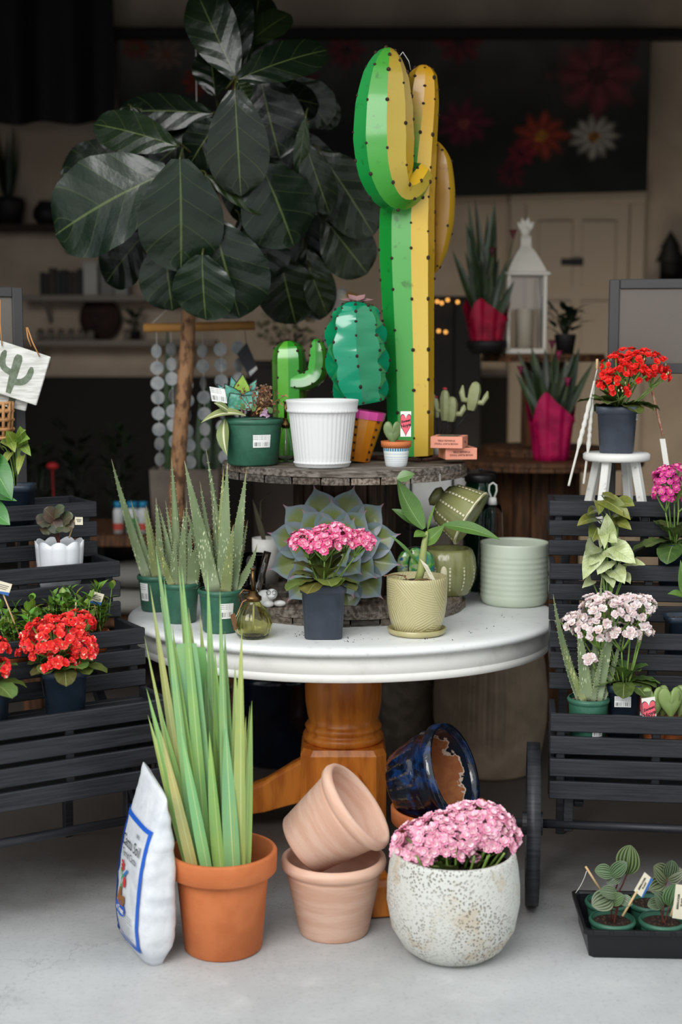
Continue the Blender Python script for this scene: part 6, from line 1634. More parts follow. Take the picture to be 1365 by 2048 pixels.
# magenta kalanchoe at the right edge
pM = on_tier(False, 2, 1358, .08, .09)
kalanchoe('magenta pink kalanchoe in a navy pot at the right edge beside the white stool', pM, RC_rz, (.11, .092, .14), [(1350, 950, 40, 32, 44, -.03), (1328, 985, 22, 20, 18, -.05), (1360, 985, 26, 20, 16, -.05), (1335, 948, 24, 22, 14, -.02)],
          kal_cols('#d0218c', '#e55aa8', '#e99a9f'), .0145, (8, (-.3, .3), [-2.4, -2.9, -1.8, -1.0, -.4, 2.8, 1.6, .6]), m_navy_pot, nb=8, ltint=(.7, .8, .7), zmin=-.35, lsz=(.12, .075))
pE = on_tier(False, 1, 1372, .085, .08); k = mpp(pE.y)
t = thing('potted_seedling', 'small pointed-leaf plant in a navy pot, cut off at the right edge', 'potted plant', pE)
square_pot(t, .09, .078, .13, m_navy_pot)
B('leaf', m_lush, t, leaf(at(1372, 1195, pE.y - .03) - pE, at(1336, 1188, pE.y - .06) - pE, 22 * k, (0, -.6, .8), bend=.2, fold=.3), leaf(at(1372, 1195, pE.y - .03) - pE, at(1362, 1120, pE.y - .03) - pE, 22 * k, (-.2, -.9, .1), bend=.1, fold=.3), col=(.8, .9, .8, 1))
# white stool with the red kalanchoe
pSt = on_tier(False, 3, 1235, .08, .105); k = mpp(pSt.y, 950)
t = thing('stool', 'little distressed white wooden stool standing in the top tray of the right cart', 'stool', pSt, RC_rz + .25)
m_dist = M('distressed_white_wood', '#e0dfda', .6, c2='#8d857a', ns=26, lo=.62, hi=.72, bump=.1, bs=50)
zst = at(1234, 905, pSt.y).z - pSt.z; rst = 66 * k
B('seat', m_dist, t, lathe([(0, zst - .026), (rst - .006, zst - .026), (rst, zst - .02), (rst, zst - .005), (rst - .006, zst), (0, zst)], 56))
for i in range(4):
    a = PI / 4 + i * PI / 2; c, s_ = math.cos(a), math.sin(a)
    B('leg', m_dist, t, bar((rst * .62 * c, rst * .62 * s_, zst - .027), (rst * 1.0 * c, rst * 1.0 * s_, .006), .026, .026, V((0, 0, 1)), .003), smooth=False)
for i in range(4):
    a, b = PI / 4 + i * PI / 2, PI / 4 + (i + 1) * PI / 2; r_ = rst * .93; z = .05
    B('stretcher', m_dist, t, bar((r_ * math.cos(a), r_ * math.sin(a), z), (r_ * math.cos(b), r_ * math.sin(b), z), .014, .022), smooth=False)
pK = pSt + V((0, 0, zst))
kalanchoe('tall red kalanchoe in a slate square pot standing on the white stool', pK, RC_rz - .12, (.134, .108, .152), [(1235, 730, 34, 34, 40, -.01), (1285, 722, 48, 32, 56, -.01), (1262, 745, 46, 24, 30, -.05), (1225, 765, 30, 20, 20, -.05), (1318, 745, 22, 18, 12, -.02), (1240, 782, 22, 16, 12, -.06), (1270, 705, 40, 16, 16, .03), (1336, 745, 7, 7, 3, -.02)],
          lambda ci: tuple(V(hx(R.choice(['#e0160f', '#f0200f', '#e8261a', '#d51a14']))[:3]) * R.uniform(.9, 1.1)) + (1,), .0135, (8, (.0, .6), [-2.2, -1.7, -.2, .3, 3.0, 2.2, 1.2, -.9]), m_slate_pot, (V((.0625, -.012, .125)), V((.002, .018, 0)), V((0, 0, .018))), ltint=(.75, .85, .65), zmin=-.3, lsz=(.125, .085), nb=5)
# twisted macrame hanger
Dm = RCM @ V((.2, 4 * RSTEP - .06, 0))
t = thing('macrame_hanger', 'white twisted macrame hanger draped beside the white stool', 'plant hanger', at(1192, 760, Dm.y))
def twist(pts, r):
    P = smoothpath(pts, 12); mb = MB(); o = t.location
    rad = [r * (1 + .55 * abs(math.sin(i / (len(P) - 1) * PI * 10))) if .2 < i / (len(P) - 1) < .72 else r * .75 for i in range(len(P))]
    return tube([p - o for p in P], rad, 8)
m_mac = M('off_white_cotton', '#d9d6cd', .9, bump=.3, bs=200)
B('cord', m_mac, t, twist([at(1190, 762, Dm.y), at(1174, 830, Dm.y - .02), at(1160, 885, Dm.y - .03), at(1138, 972, Dm.y - .03)], .0055))
B('cord', m_mac, t, twist([at(1190, 762, Dm.y), at(1182, 840, Dm.y - .01), at(1178, 890, Dm.y - .01), at(1168, 968, Dm.y - .02)], .0055))
B('wooden_peg', m_stick, t, bx(at(1195, 728, Dm.y) - t.location, (.008, .008, .034), .002))
B('tie', m_mac, t, tube([at(1190, 762, Dm.y) - t.location, at(1196, 735, Dm.y + .0) - t.location], .002, 6))
pL = at(1330, 905, Dm.y + .02)
t = thing('plant_label', 'white and red plant label strap hanging at the right behind the stool', 'label', pL)
B('strap', M('faded_red_cord', '#a4452f', .8, c2='#c9a890', ns=60), t, tube([at(1296, 735, pL.y) - pL, at(1308, 795, pL.y) - pL, at(1318, 835, pL.y) - pL, at(1327, 873, pL.y) - pL], .004, 6), label='faded red cord', loc=(0, 0, 0))
B('card', m_paper, t, quad((.0, 0, 0), (.009, 0, 0), (-.008, 0, .045)), smooth=False)
# ================================================================== fiddle-leaf fig behind the table
def figmat():
    t = NT('fig_leaf'); u, v = t.uv()
    d = t.math('ABSOLUTE', t.math('SUBTRACT', u, .5))
    mid = t.math('SUBTRACT', 1.0, t.ramp(d, .008, .018))
    ph = t.math('FRACT', t.math('SUBTRACT', t.math('MULTIPLY', v, 4.3), t.math('MULTIPLY', d, 2.2)))
    sv = t.math('SUBTRACT', 1.0, t.ramp(t.math('ABSOLUTE', t.math('SUBTRACT', ph, .5)), .012, .035))
    puff = t.math('ABSOLUTE', t.math('SUBTRACT', ph, .5))
    c = t.mix(t.ramp(t.noise(t.obj(), 5), .3, .7), hx('#0f1d13'), hx('#182616'))
    c = t.mix(1.0, c, t.attr(), 'MULTIPLY')
    ve = t.math('MAXIMUM', t.math('MULTIPLY', mid, .8), t.math('MULTIPLY', sv, .22))
    c = t.mix(ve, c, hx('#566436'))
    g = t.n('ShaderNodeNewGeometry'); c = t.mix(g.outputs['Backfacing'], c, t.mix(.5, c, hx('#5a5c30')))
    t.put(t.b.inputs['Base Color'], c); t.setp(Roughness=.3)
    t.bump(t.math('ADD', t.math('MULTIPLY', puff, -1.2), t.math('MULTIPLY', t.noise(t.obj(), 14), 1.2)), .28, .012); return t.m
m_fig = figmat()
Dt = 5.50
pT = V((at(372, 800, Dt).x, Dt, 0)); kt = mpp(Dt, 500)
t = thing('fig_tree', 'tall potted fiddle-leaf fig with big dark leaves behind the left side of the table', 'potted tree', pT)
def T_(px, py, dd=0): return at(px, py, Dt + dd) - pT
m_bark = M('mottled_bark', '#a67c58', .85, c2='#5f4430', ns=34, stretch=(1, 1, .5), lo=.45, hi=.62, bump=.4, bs=40)
trunk = [V((-.03, 0, .27)), T_(354, 1030), T_(356, 950), T_(362, 850), T_(372, 740), T_(376, 660), T_(378, 600), T_(380, 500), T_(372, 400), T_(362, 320)]
B('trunk', m_bark, t, tube(smoothpath(trunk, 4), [17 * kt, 17 * kt, 16 * kt, 15.5 * kt, 16 * kt, 15 * kt, 12 * kt, 9 * kt, 5 * kt, 3 * kt], 14))
for pts in ([T_(379, 520), T_(420, 400), T_(455, 260), T_(472, 150), T_(476, 100)], [T_(380, 560), T_(470, 470), T_(560, 380), T_(610, 260), T_(616, 220)], [T_(379, 560), T_(480, 520), T_(600, 470)]):
    B('branch', m_bark, t, tube(smoothpath(pts, 4), [10 * kt, 8 * kt, 6 * kt, 4 * kt, 2 * kt], 10))
B('pot', m_navyglaze, t, lathe([(0, 0), (.12, 0), (.13, .01), (.165, .25), (.17, .30), (.155, .30), (.15, .27), (0, .265)], 48)); B('soil', m_soil, t, disc((0, 0), .148, .27, 24, .005))
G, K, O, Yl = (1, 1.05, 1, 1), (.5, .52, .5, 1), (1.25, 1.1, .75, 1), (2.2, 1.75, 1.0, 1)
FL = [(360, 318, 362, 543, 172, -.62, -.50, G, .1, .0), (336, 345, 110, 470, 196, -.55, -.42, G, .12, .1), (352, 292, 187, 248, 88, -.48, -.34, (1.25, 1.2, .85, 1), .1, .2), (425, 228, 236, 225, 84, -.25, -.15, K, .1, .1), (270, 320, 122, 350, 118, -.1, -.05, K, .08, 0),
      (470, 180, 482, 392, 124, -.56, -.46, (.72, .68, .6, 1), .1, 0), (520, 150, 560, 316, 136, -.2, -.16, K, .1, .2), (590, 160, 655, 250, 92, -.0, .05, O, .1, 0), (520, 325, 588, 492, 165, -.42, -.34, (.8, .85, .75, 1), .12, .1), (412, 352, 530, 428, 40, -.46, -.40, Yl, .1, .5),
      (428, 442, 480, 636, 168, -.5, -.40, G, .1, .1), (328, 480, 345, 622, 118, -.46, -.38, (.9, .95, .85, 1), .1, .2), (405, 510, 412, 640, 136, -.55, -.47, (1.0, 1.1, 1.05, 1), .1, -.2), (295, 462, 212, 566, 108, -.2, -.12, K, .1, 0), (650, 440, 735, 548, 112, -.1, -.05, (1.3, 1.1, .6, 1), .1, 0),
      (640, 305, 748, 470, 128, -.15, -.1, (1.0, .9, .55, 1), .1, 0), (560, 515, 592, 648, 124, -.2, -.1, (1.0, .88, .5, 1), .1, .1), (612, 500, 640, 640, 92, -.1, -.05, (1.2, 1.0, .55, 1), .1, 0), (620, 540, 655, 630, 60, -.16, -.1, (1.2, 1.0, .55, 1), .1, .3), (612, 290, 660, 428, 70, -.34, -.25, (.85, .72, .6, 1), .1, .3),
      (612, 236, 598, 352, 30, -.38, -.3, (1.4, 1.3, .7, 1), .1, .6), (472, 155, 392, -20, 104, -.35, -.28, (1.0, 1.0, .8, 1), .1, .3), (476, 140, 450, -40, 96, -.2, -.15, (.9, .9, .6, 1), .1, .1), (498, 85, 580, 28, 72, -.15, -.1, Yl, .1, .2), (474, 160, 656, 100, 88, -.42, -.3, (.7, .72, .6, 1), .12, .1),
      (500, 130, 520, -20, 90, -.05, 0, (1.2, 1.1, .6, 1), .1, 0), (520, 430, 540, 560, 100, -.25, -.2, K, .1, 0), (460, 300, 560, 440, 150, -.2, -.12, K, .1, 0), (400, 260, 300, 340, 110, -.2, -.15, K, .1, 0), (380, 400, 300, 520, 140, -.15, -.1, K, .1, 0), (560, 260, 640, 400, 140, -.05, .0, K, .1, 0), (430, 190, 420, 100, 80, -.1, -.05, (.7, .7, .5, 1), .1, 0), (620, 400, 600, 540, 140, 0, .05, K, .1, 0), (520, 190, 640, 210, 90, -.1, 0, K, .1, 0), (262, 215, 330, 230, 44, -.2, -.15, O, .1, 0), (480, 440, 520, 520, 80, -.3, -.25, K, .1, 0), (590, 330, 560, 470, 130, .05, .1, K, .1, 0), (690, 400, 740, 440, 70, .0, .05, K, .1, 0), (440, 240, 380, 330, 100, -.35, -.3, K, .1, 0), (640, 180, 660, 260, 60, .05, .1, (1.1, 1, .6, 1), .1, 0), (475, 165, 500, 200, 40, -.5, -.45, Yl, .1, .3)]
mb = MB()
for (x0, y0, x1, y1, wp, d0, d1, c, bn, tw) in FL:
    b, e = T_(x0, y0, d0), T_(x1, y1, d1); kk = mpp(Dt + d1, 500)
    ax_ = (e - b).normalized(); nrm = V((R.uniform(-.25, .25), -1, .35)); 
    mb.add(leaf(b, e, wp * kk, nrm, bend=bn, fold=-.12 + R.uniform(-.08, .25), shape='fiddle', wave=.022, n=16, m=10, waves=3.3, twist=tw), True, col=c)
    mb.add(tube(bez(b, b + V((0, .05, .03)), b - ax_ * .05 + V((0, .09, 0)), 4), .004, 6), True, col=(1.3, 1.1, .6, 1))
mb.build('foliage', m_fig, t)
# ================================================================== capiz wind chime
Dw_ = 5.66
pWc = at(398, 655, Dw_); kw = mpp(Dw_, 700)
t = thing('wind_chime', 'capiz shell wind chime hanging from a wooden dowel behind the fig trunk', 'wind chime', pWc)
def C_(px, py, dd=0): return at(px, py, Dw_ + dd) - pWc
B('dowel', M('light_dowel', '#c08a4a', .55), t, tube([C_(288, 656), C_(510, 651)], 9 * kw, 14))
B('hanging_cord', m_paper, t, tube([C_(303, 648), C_(398, 560)], .0015, 5), tube([C_(496, 645), C_(398, 560)], .0015, 5), tube([C_(398, 560), V((0, 0, 3.899 - pWc.z))], .0015, 5))
m_shell = M('capiz_shell', '#a9aaa8', .3, c2='#8a8f92', ns=25, coat=.4, spec=.6)
for x, yy, n in ((313, 0, 8), (342, -6, 8), (372, 3, 8), (405, 0, 8), (441, -4, 8), (476, -6, 7)):
    s_ = B('string', m_paper, t, tube([C_(x, 662), C_(x + 8, 690 + 31 * n)], .0012, 4))
    for i in range(n):
        y = 703 + yy + i * 31 + R.uniform(-2, 2); c = C_(x + i * 1.0, y, R.uniform(-.01, .0))
        m4 = Matrix.Translation(c) @ Matrix.Rotation(R.choice([.1, .3, -.2, .9, -.6, 1.2, .2]) , 4, 'Z') @ Matrix.Rotation(PI / 2, 4, 'X')
        MB().add(lathe([(0, -.0008), (13.5 * kw, -.0008), (13.5 * kw, .0008), (0, .0008)], 24), False, mat=m4).build('shell_disc', m_shell, s_)
bt = B('hang_tag', M('black_card', '#26262a', .6), t, ([tuple(C_(x, y, -.03)) for x, y in ((474, 708), (494, 685), (516, 735), (500, 757))], [(0, 1, 2, 3)], None), smooth=False, label='black card tag with a barcode')
B('barcode', m_stick_lbl, bt, ([tuple(C_(x, y, -.032)) for x, y in ((498, 744), (513, 732), (515, 738), (501, 752))], [(0, 1, 2, 3)], [(0, 1), (1, 1), (1, 0), (0, 0)]), smooth=False)
B('tag_string', m_wire, t, tube([C_(490, 662), C_(493, 690, -.028)], .0012, 4))
# ================================================================== back of the shop
m_shelf_w = M('pale_shelf', '#8d8378', .8); m_shelf_d = M('brown_shelf', '#3b2a1e', .7, c2='#2a1d14', ns=4)
Ds_ = 8.45
def shelf(label, x0, x1, ytop, D, mat, dep=.24, th=.035):
    a, b = at(x0, ytop, D), at(x1, ytop, D)
    t = thing('wall_shelf', label, 'shelf', ((a.x + b.x) / 2, D + dep / 2, a.z - th))
    B('board', mat, t, bx((0, 0, th / 2), (b.x - a.x, dep, th), .003), smooth=False)
    for s_ in (-.38, .38): B('bracket', mat, t, bar((s_ * (b.x - a.x), dep / 2 - .02, -.12), (s_ * (b.x - a.x), -dep * .3, -.002), .02, .02), smooth=False)
    return a.z, D + dep / 2
zA, yA = shelf('dark brown wall shelf at upper left', -90, 150, 447, Ds_, m_shelf_d)
zB, yB = shelf('pale wall shelf carrying books, left of the fig tree', 40, 420, 590, Ds_, m_shelf_w)
zC, yC = shelf('pale lower wall shelf with a round woven disc and jars', 30, 430, 680, Ds_, m_shelf_w)
m_dark = M('dark_shop_goods', '#1a1716', .6)
def X(px, y): return (px - CX) / F * y
t = thing('potted_grass', 'dark tall grass in a dark pot on the brown wall shelf', 'potted plant', (X(28, yA), yA, zA))
B('pot', m_dark, t, lathe([(0, 0), (.07, 0), (.1, .12), (.1, .16), (.09, .16), (.08, .12), (0, .1)], 24))
mb = MB()
for i in range(34):
    a = R.uniform(0, 6.28); mb.add(leaf((0, 0, .1), (.08 * math.cos(a), .08 * math.sin(a), R.uniform(.4, .62)), .022, (math.cos(a), math.sin(a), .3), bend=.05, shape='strap', n=5, m=2), col=(.5, .6, .5, 1))
mb.build('foliage', m_dkleaf, t)
t = thing('dark_vase', 'squat dark vase at the end of the brown wall shelf', 'vase', (X(105, yA), yA, zA))
B('body', m_dark, t, lathe([(0, 0), (.05, 0), (.09, .05), (.08, .1), (.05, .13), (.055, .14), (.04, .14), (0, .1)], 24))
x = X(92, yB)
for i in range(8):
    wd = R.uniform(.022, .04); hb = R.uniform(.13, .17)
    t = thing('book', 'dark-spined book, ' + ['first', 'second', 'third', 'fourth', 'fifth', 'sixth', 'seventh', 'eighth'][i] + ' from the left in the row on the pale shelf', 'book', (x + wd / 2, yB - .02, zB), group='books on the pale shelf')
    B('cover', M('book_cover_%d' % (i % 4), ['#22201f', '#2f2a28', '#3d2f26', '#262a2d'][i % 4], .6), t, bx((-wd / 2 + .002, 0, hb / 2), (.003, .11, hb), .0005), bx((wd / 2 - .002, 0, hb / 2), (.003, .11, hb), .0005), bx((0, -.0545, hb / 2), (wd - .001, .003, hb), .0005), smooth=False)
    B('pages', M('book_pages', '#9a9184', .9), t, bx((0, 0, hb / 2 - .001), (wd - .0075, .105, hb - .006), .0), smooth=False)
    x += wd + .002
for i, (px, w_, h_, c, lb) in enumerate(((190, .085, .19, '#c4c2bb', 'pale upright box beside the books on the wall shelf'), (222, .08, .15, '#8f8d88', 'shorter grey box at the right of the pale box on the wall shelf'), (250, .08, .16, '#a5a39c', 'rightmost grey box in the row on the pale wall shelf'))):
    t = thing('storage_box', lb, 'box', (X(px, yB), yB, zB)); B('carton', M('box_grey_%d' % i, c, .8), t, bx((0, 0, h_ / 2), (w_, .12, h_), .004), smooth=False); B('lid', M('box_grey_%d' % i, c, .8), t, bx((0, 0, h_ + .006), (w_ + .006, .126, .012), .003), smooth=False)
t = thing('woven_disc', 'round reddish-brown woven disc standing on the lower wall shelf', 'decoration', (X(202, yC), yC + .06, zC))
B('disc', M('rust_wicker', '#3d2620', .8, c2='#2a1a16', ns=40, bump=.5, bs=60), t, remap(lathe([(0, -.01), (.125, -.012), (.13, 0), (.125, .012), (0, .01)], 40), lambda q_: V((q_.x, q_.z, q_.y + .131))))
for i, px in enumerate((92, 112, 132, 152, 172, 190, 262)):
    t = thing('shelf_jar', 'small dim jar, ' + ['first', 'second', 'third', 'fourth', 'fifth', 'sixth', 'seventh'][i] + ' from the left on the lower wall shelf', 'jar', (X(px, yC), yC - .08, zC), group='jars on the lower wall shelf')
    B('jar', M('dim_jar', '#6d655b', .5), t, lathe([(0, 0), (.02, 0), (.023, .01), (.023, .05), (.016, .056), (0, .056)], 16)); B('lid', m_dark, t, lathe([(0, .0565), (.018, .0565), (.018, .066), (0, .066)], 16))
def darkplant(px, y, z, label, n, rad, h, tint=(.5, .55, .5), pot=(.07, .12), mat=None, pmat=None, lw=.05, ll=.11, name='dark_plant', cat='potted plant', extra=None):
    t = thing(name, label, cat, (X(px, y), y, z)); r_, ph_ = pot
    B('pot', pmat or m_dark, t, lathe([(0, 0), (r_ * .75, 0), (r_, ph_ - .01), (r_, ph_), (r_ * .9, ph_), (r_ * .85, ph_ - .02), (0, ph_ - .02)], 24))
    mb = MB()
    for i in range(n):
        a = R.uniform(0, 6.28); q_ = rad * math.sqrt(R.random()); p = V((q_ * math.cos(a), q_ * math.sin(a), ph_ + h * R.uniform(.1, .9)))
        d = V((math.cos(a), math.sin(a), R.uniform(-.2, .9))).normalized() * ll * R.uniform(.6, 1.2)
        mb.add(leaf(p, p + d, lw, V((-d.x, -d.y, .1 + abs(d.z))), bend=.15, fold=.2, n=5, m=4), col=tuple(c * R.uniform(.6, 1.3) for c in tint) + (1,))
        if i % 3 == 0: mb.add(tube([V((0, 0, ph_ - .02)), p], .003, 4), col=(.5, .45, .4, 1))
    mb.build('foliage', mat or m_dkleaf, t)
    return t
darkplant(272, yC, zC, 'small dark leafy plant at the right end of the lower wall shelf', 30, .05, .13, (.4, .42, .4), (.04, .06), lw=.03, ll=.05)
# work bench on the left with bottles, planter and snake plant
yb_ = 6.45; zb_ = at(250, 1068, 6.2).z
t = thing('work_bench', 'dark brown wooden bench in the shadow behind the aloes', 'bench', (X(270, yb_), yb_, 0))
wB = .82
B('worktop', m_wood_shop, t, bx((0, 0, zb_ - .025), (wB * 1.2, .62, .05), .004), smooth=False)
for sx in (-.44, .44):
    for sy in (-.26, .26): B('leg', m_wood_shop, t, bx((sx, sy, (zb_ - .0505) / 2), (.08, .06, zb_ - .0505), .004), smooth=False)
B('lower_shelf', m_wood_shop, t, bx((0, 0, .42), (wB * 1.0 - .0, .5, .03), .004), smooth=False)
for i, (px, lb) in enumerate(((234, 'white bottle with a blue cap, left one on the dark bench'), (262, 'wider white bottle with a blue cap and green label, middle of the dark bench'), (284, 'white bottle with a blue cap, right one on the dark bench'))):
    t = thing('plant_food_bottle', lb, 'bottle', (X(px, 6.24), 6.24, zb_), group='blue-capped bottles on the bench')
    r_ = .024 if i != 1 else .03
    B('bottle', M('white_bottle', '#c9cccb', .4), t, lathe([(0, 0), (r_, 0), (r_, .10), (r_ * .7, .115), (0, .115)], 20)); B('cap', M('cyan_cap', '#1f7fa8', .4), t, lathe([(0, .1155), (r_ * .85, .1155), (r_ * .8, .142), (0, .142)], 20))
    B('wrapper', M('bottle_label_%d' % i, ['#b8473a', '#3f8a4f', '#b8473a'][i], .6), t, patch(r_ + .0008, -PI / 2, 2.2, .015, .045 if i != 1 else .07, 8), label='coloured band on the bottle')
t = thing('stone_planter', 'rectangular grey-beige planter with upright snake plant leaves on the bench', 'potted plant', (X(372, 6.5), 6.5, zb_))
B('pot', M('beige_concrete', '#7d7267', .85, c2='#6b6158', ns=8), t, loft([[(x_ * .15, y_ * .09, 0) for x_, y_ in ((-1, -1), (1, -1), (1, 1), (-1, 1))], [(x_ * .16, y_ * .1, .27) for x_, y_ in ((-1, -1), (1, -1), (1, 1), (-1, 1))], [(x_ * .145, y_ * .085, .27) for x_, y_ in ((-1, -1), (1, -1), (1, 1), (-1, 1))], [(x_ * .14, y_ * .08, .23) for x_, y_ in ((-1, -1), (1, -1), (1, 1), (-1, 1))]]), smooth=False)
mb = MB()
for (px, top, dx) in ((335, 640, 0), (350, 700, -4), (398, 800, 2), (412, 770, 4), (430, 840, 6), (385, 850, -4), (340, 760, 4)):
    b = V((X(px, 6.5) - X(372, 6.5), R.uniform(-.04, .04), .23)); e = at(px + dx, top, 6.5) - V((X(372, 6.5), 6.5, zb_)); e.y = R.uniform(-.04, .04)
    mb.add(leaf(b, e, .045, (R.uniform(-.3, .3), -1, 0), bend=.02, fold=.3, shape='strap', n=8, m=4), col=(.75, 1.25, .6, 1))
mb.build('foliage', m_dkleaf, t)
for i, (lx, c, lb, z0) in enumerate(((-.02, '#9a9790', 'pale sack on the lower shelf of the dark bench, bottom of the stack', .4355), (-.0, '#85827c', 'pale sack on the lower shelf of the dark bench, top of the stack', .5605))):
    t = thing('sack', lb, 'sack', (X(270, 6.4) + lx, 6.36, z0), .1 * i, 'sacks on the bench shelf')
    B('body', M('sack_%d' % i, c, .8, bump=.3, bs=12), t, ball((0, 0, .06), .17, (1, .75, .36), 24, 12)); B('seam', m_paper, t, tube([(-.165, 0, .06), (-.18, 0, .062)], .02, 8))
# dark crowd of plants on the left
zlow = .55
t = thing('plant_rack', 'low black plant rack in the dark behind the left cart', 'plant stand', (X(175, 7.2), 7.2, 0))
B('top', m_dark, t, bx((0, 0, zlow - .02), (1.05, .5, .04), .003), smooth=False)
for sx in (-.48, .48):
    for sy in (-.2, .2): B('leg', m_dark, t, bx((sx, sy, (zlow - .0405) / 2), (.04, .04, zlow - .0405), .003), smooth=False)
for i, (px, yy, rd, h, tn, lb) in enumerate(((70, 7.1, .1, .5, (.4, .42, .4), 'dim bushy plant on the low rack nearest the left cart'), (150, 7.25, .12, .62, (.35, .4, .35), 'tall dim plant in the middle of the low black rack'), (235, 7.15, .12, .6, (.42, .5, .38), 'dim grassy plant at the right of the low black rack'))):
    darkplant(px, yy, zlow, lb, 70, rd * .7, h, tn, (.09, .15), lw=.035, ll=.11)
t = darkplant(105, 6.93, zlow, 'small plant with a single red bloom on the low black rack', 14, .05, .1, (.5, .6, .4), (.05, .09), lw=.04, ll=.07)
B('red_bloom', M('dim_red', '#b01f22', .7), t, ball(at(105, 932, 6.93) - t.location, .022, (1.4, 1, .8), 10, 8), tube([V((0, 0, .1)), at(105, 935, 6.93) - t.location], .003, 5))
# dark cabinet with cream flowers and a white goose
Dcab = 6.95; zcab = at(0, 722, Dcab).z
t = thing('display_cabinet', 'tall dark cabinet in the shade behind the metal cacti', 'cabinet', (X(610, Dcab + .2), Dcab + .2, 0))
wc = .52
B('body', M('cabinet_brown', '#241a14', .6), t, bx((0, 0, (zcab) / 2), (wc, .4, zcab), .005), smooth=False)
for s_ in (-1, 1):
    d_ = B('door', M('cabinet_brown', '#241a14', .6), t, bx((s_ * wc / 4, -.209, zcab * .5), (wc / 2 - .01, .016, zcab - .06), .004), smooth=False); B('knob', m_brass, d_, ball((s_ * .03, -.225, zcab * .55), .012))
t = darkplant(585, Dcab + .12, zcab, 'cream dried flowers in a pot on the dark cabinet', 46, .1, .1, (1, 1, 1), (.05, .06), lw=.02, ll=.05)
mb = MB()
for i in range(60):
    a, r_ = R.uniform(0, 6.28), .17 * math.sqrt(R.random()); mb.add(ball((r_ * math.cos(a), r_ * math.sin(a) * .5, .06 + R.uniform(.02, .2)), R.uniform(.008, .017), (1, 1, .8), 6, 5), col=hx(R.choice(['#8f8560', '#a39a78', '#6f6a4a', '#b5ab8a'])))
mb.build('blossoms', m_vcol, t)
t = thing('goose_ornament', 'white goose ornament with a yellow beak behind the teal metal cactus', 'garden ornament', (X(676, Dcab + .1), Dcab + .1, zcab))
wg = M('white_feathers', '#d8d2c6', .7, bump=.2, bs=60)
B('body', wg, t, ball((0, 0, .085), .075, (.95, 1.2, 1.13)), tube([(0, -.03, .13), (.005, -.06, .24), (.015, -.06, .31)], [.055, .038, .03], 14), ball((.02, -.065, .325), .036))
B('beak', M('yellow_beak', '#d69a2a', .5), t, tube([(.045, -.075, .322), (.10, -.09, .315)], [.017, .008], 10))
B('wing', wg, t, ball((-.06, -.02, .09), .06, (.35, 1.2, .8)))
# wooden spools as shop tables on the right
yS1 = 6.45; zS1 = at(0, 926, 6.0).z
m_sp2 = (m_wood_shop, m_wood_shop)
cS1 = V((X(1070, yS1), yS1, 0))
spool('wooden_cable_spool', 'large brown wooden cable spool used as a shop table behind the right cart', cS1, .50, zS1, .02, .2, 16, mats=m_sp2, rods=False)
zS2 = at(0, 708, 6.35).z
cS2 = V((X(1086, 6.55), 6.55, zS1))
spool('wooden_cable_spool', 'smaller brown cable spool stacked on the large one, carrying the white lantern', cS2, .29, zS2 - zS1, .018, .09, 10, mats=m_sp2, rods=False)
# white lantern
yl_ = 6.46; pl_ = V((X(1046, yl_), yl_, zS2)); kl = mpp(yl_, 600)
t = thing('lantern', 'white metal lantern with glass sides and a domed top on the small spool', 'lantern', pl_)
m_lw = M('white_lantern_metal', '#d8d2c6', .5)
hl_ = at(0, 552, yl_).z - zS2; w_l = 39 * kl
B('base', m_lw, t, bx((0, 0, .012), (w_l * 2.1, w_l * 2.1, .024), .004), smooth=False)
for sx in (-1, 1):
    for sy in (-1, 1): B('post', m_lw, t, bx((sx * w_l * .92, sy * w_l * .92, hl_ / 2 + .012), (.016, .016, hl_ - .025), .002), smooth=False)
for i in range(4):
    a = i * PI / 2; m4 = Matrix.Rotation(a, 4, 'Z'); MB().add(bx((0, -w_l * .92, hl_ / 2 + .012), (w_l * 1.7, .003, hl_ - .03), 0), False, mat=m4).build('pane', m_glass, t)
rf = []
for f, z in ((1.12, 0), (1.14, .012), (.98, .016), (.8, .05), (.5, .10), (.3, .125), (.26, .135), (.26, .165), (.3, .168), (.2, .18)): rf.append([(x_ * w_l * f, y_ * w_l * f, hl_ + z) for x_, y_ in ((-1, -1), (1, -1), (1, 1), (-1, 1))])
B('roof', m_lw, t, loft(rf), smooth=False)
B('finial', m_lw, t, ball((0, 0, hl_ + .20), .024, (1, .6, 1)), *[leaf((0, 0, hl_ + .2), (.045 * math.cos(a), 0, hl_ + .215 + .05 * math.sin(a)), .03, (0, -1, .1), n=5, m=3) for a in (.6, 1.3, 2.0, 2.6)], label='white bow-like finial')
B('candle', M('ivory_candle', '#d9cfb8', .6), t, lathe([(0, .0245), (.04, .0245), (.04, .2), (.035, .204), (0, .2)], 24))
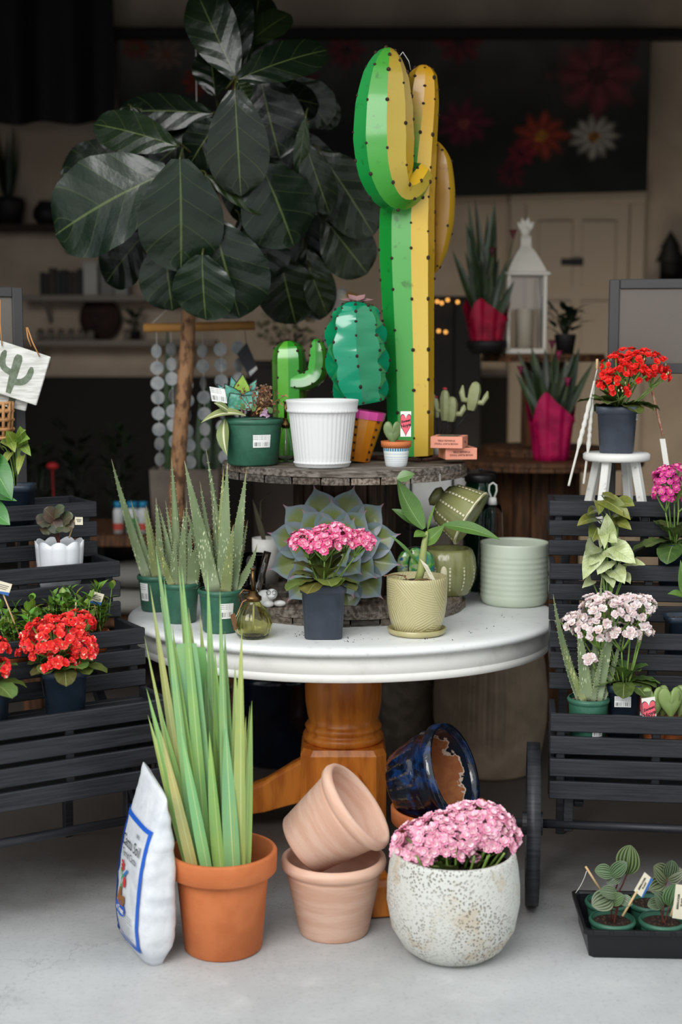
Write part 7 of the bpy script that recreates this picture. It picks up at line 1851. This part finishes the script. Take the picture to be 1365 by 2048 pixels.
# wrapped calla plants
m_foil = M('crimson_foil', '#b3123a', .4, c2='#8a0d2c', ns=18, bump=.25, bs=25); m_mag = M('magenta_foil', '#c31657', .4, c2='#a00f47', ns=12, bump=.25, bs=22)
def wrapped(label, px, y, z, r0, r1, h, mat, fol, dish=None, blooms=()):
    p = V((X(px, y), y, z)); t = thing('wrapped_plant', label, 'potted plant', p); zz = 0
    if dish: B('dish', m_dark, t, lathe([(0, 0), (dish * .7, 0), (dish, .035), (dish, .06), (dish * .93, .06), (dish * .9, .03), (0, .02)], 28)); zz = .021
    n = 64; rings = []
    for i in range(9):
        f = i / 8; r_ = r0 + (r1 - r0) * f ** 1.3
        rings.append([((r_ * (1 + .07 * f * math.sin(7 * a) + .03 * math.sin(13 * a))) * math.cos(a), (r_ * (1 + .07 * f * math.sin(7 * a) + .03 * math.sin(13 * a))) * math.sin(a), zz + h * f * (1 + (.28 * math.sin(3 * a + .6) + .12 * math.sin(5 * a)) * f ** 4)) for a in [2 * PI * j / n for j in range(n)]])
    B('wrapping', mat, t, loft(rings, True, False))
    B('soil', m_soil, t, disc((0, 0), r0 * 1.0, zz + h * .45, 20, .003))
    mb = MB(); kk = mpp(y)
    for (x0, x1, y1, wp) in fol:
        b = V(((x0 - px) * kk * .4, R.uniform(-.03, .03), zz + h * .45)); e = at(x1, y1, y + R.uniform(-.06, .06)) - p
        mb.add(leaf(b, e, wp * kk, (R.uniform(-.5, .5), -1, .2), bend=R.uniform(-.08, .12), fold=.3, shape='lance', n=8, m=4), col=tuple(c * R.uniform(.6, 1.2) for c in (1.0, 1.1, .8)) + (1,))
        mb.add(tube([b, b.lerp(e, .4)], .005, 5), col=(1.6, 1.6, .8, 1))
    mb.build('foliage', m_dkleaf, t)
    if blooms:
        mb = MB()
        for (x, y_, c) in blooms:
            q_ = at(x, y_, y - .06) - p; mb.add(lathe([(.002, -.02), (.008, 0), (.017, .022), (.01, .01), (0, -.005)], 12, cx=q_.x, cy=q_.y, cz=q_.z), col=hx(c)); mb.add(tube([V((q_.x * .4, 0, zz + h * .5)), q_ - V((0, 0, .015))], .003, 5), col=hx('#4d5a33'))
        mb.build('blossoms', m_vcol, t)
    return t
wrapped('dark green lily plant in crimson foil on a black dish beside the white lantern', 972, 6.36, zS2, .068, .10, .175, m_foil, [(960 + R.uniform(-14, 14), 940 + R.uniform(-10, 60), R.uniform(400, 540), R.uniform(16, 28)) for _ in range(22)] + [(965, 905, 500, 24), (970, 1015, 520, 20), (985, 1030, 560, 20), (968, 950, 395, 20), (972, 990, 400, 22)], .092, [(1027, 470, '#5a1a24'), (985, 505, '#4a1420')])
pmg = V((X(1104, 6.14), 6.14, 0))
wrapped('dark green plant in magenta foil on the large brown spool', 1104, 6.16, zS1, .078, .105, .235, m_mag, [(1100 + R.uniform(-14, 14), 1050 + R.uniform(0, 110), R.uniform(690, 790), R.uniform(20, 32)) for _ in range(24)] + [(1090, 1032, 745, 20), (1110, 1190, 720, 20), (1100, 1036, 700, 18)], None, [(1118, 712, '#7d2040'), (1042, 742, '#6a1838'), (1136, 765, '#8a2048'), (1105, 690, '#5a1428')])
# small dark plant and pot at the right of the lantern
darkplant(1128, 6.52, zS2, 'small dark plant in a black pot at the right of the white lantern', 44, .07, .13, (.35, .36, .34), (.05, .09), lw=.035, ll=.07)
# far right wall shelf
zR, yR = shelf('dark wall shelf at the far right beside the door', 1305, 1460, 562, 8.5, m_shelf_d, .2)
t = thing('dark_figure', 'dark tree-shaped ornament on the far right wall shelf', 'decoration', (X(1332, yR), yR, zR))
B('body', m_dark, t, lathe([(0, 0), (.06, 0), (.06, .12), (.085, .125), (.05, .2), (.06, .205), (.0, .31)], 20))
t = thing('dark_box', 'squat black box with a pale label on the far right wall shelf', 'box', (X(1362, yR), yR - .02, zR))
B('carton', m_dark, t, bx((.03, 0, .08), (.09, .14, .16), .004), smooth=False); B('label', m_paper, t, quad((.015, -.0715, .04), (.02, 0, 0), (0, 0, .03)), smooth=False)
# string lights glowing in the dark between the spools
m_bulb = M('warm_bulb', '#ffb55a', .4, emis=2.2)
cz_ = at(0, 592, 7.62).z; ca_, cb_ = X(852, 7.62), X(962, 7.62)
t = thing('tall_cabinet', 'tall dark cabinet in the shade between the tall cactus and the crimson wrapped plant', 'cabinet', ((ca_ + cb_) / 2, 7.8, 0))
B('body', m_dark, t, bx((0, 0, cz_ / 2), (cb_ - ca_, .34, cz_), .004), smooth=False)
for s_ in (-1, 1): d_ = B('door', m_dark, t, bx((s_ * (cb_ - ca_) / 4, -.178, cz_ / 2), ((cb_ - ca_) / 2 - .008, .014, cz_ - .05), .004), smooth=False); B('knob', m_brass, d_, ball((s_ * .02, -.192, cz_ * .55), .01))
t = thing('string_lights', 'strand of small warm lights draped over the tall dark cabinet', 'lights', (X(892, 7.6), 7.6, cz_))
B('wire', m_wire, t, tube(smoothpath([V((-.06, .1, .004)), V((-.07, .0, .0)), at(862, 604, 7.6) - t.location, at(896, 601, 7.6) - t.location, at(918, 604, 7.6) - t.location, at(892, 664, 7.6) - t.location, at(878, 662, 7.6) - t.location], 4), .003, 5))
for (px, py) in ((862, 604), (875, 603), (884, 606), (896, 600), (916, 604), (878, 662), (892, 664)):
    B('bulb', m_bulb, t, ball(at(px, py, 7.58) - t.location, .008))
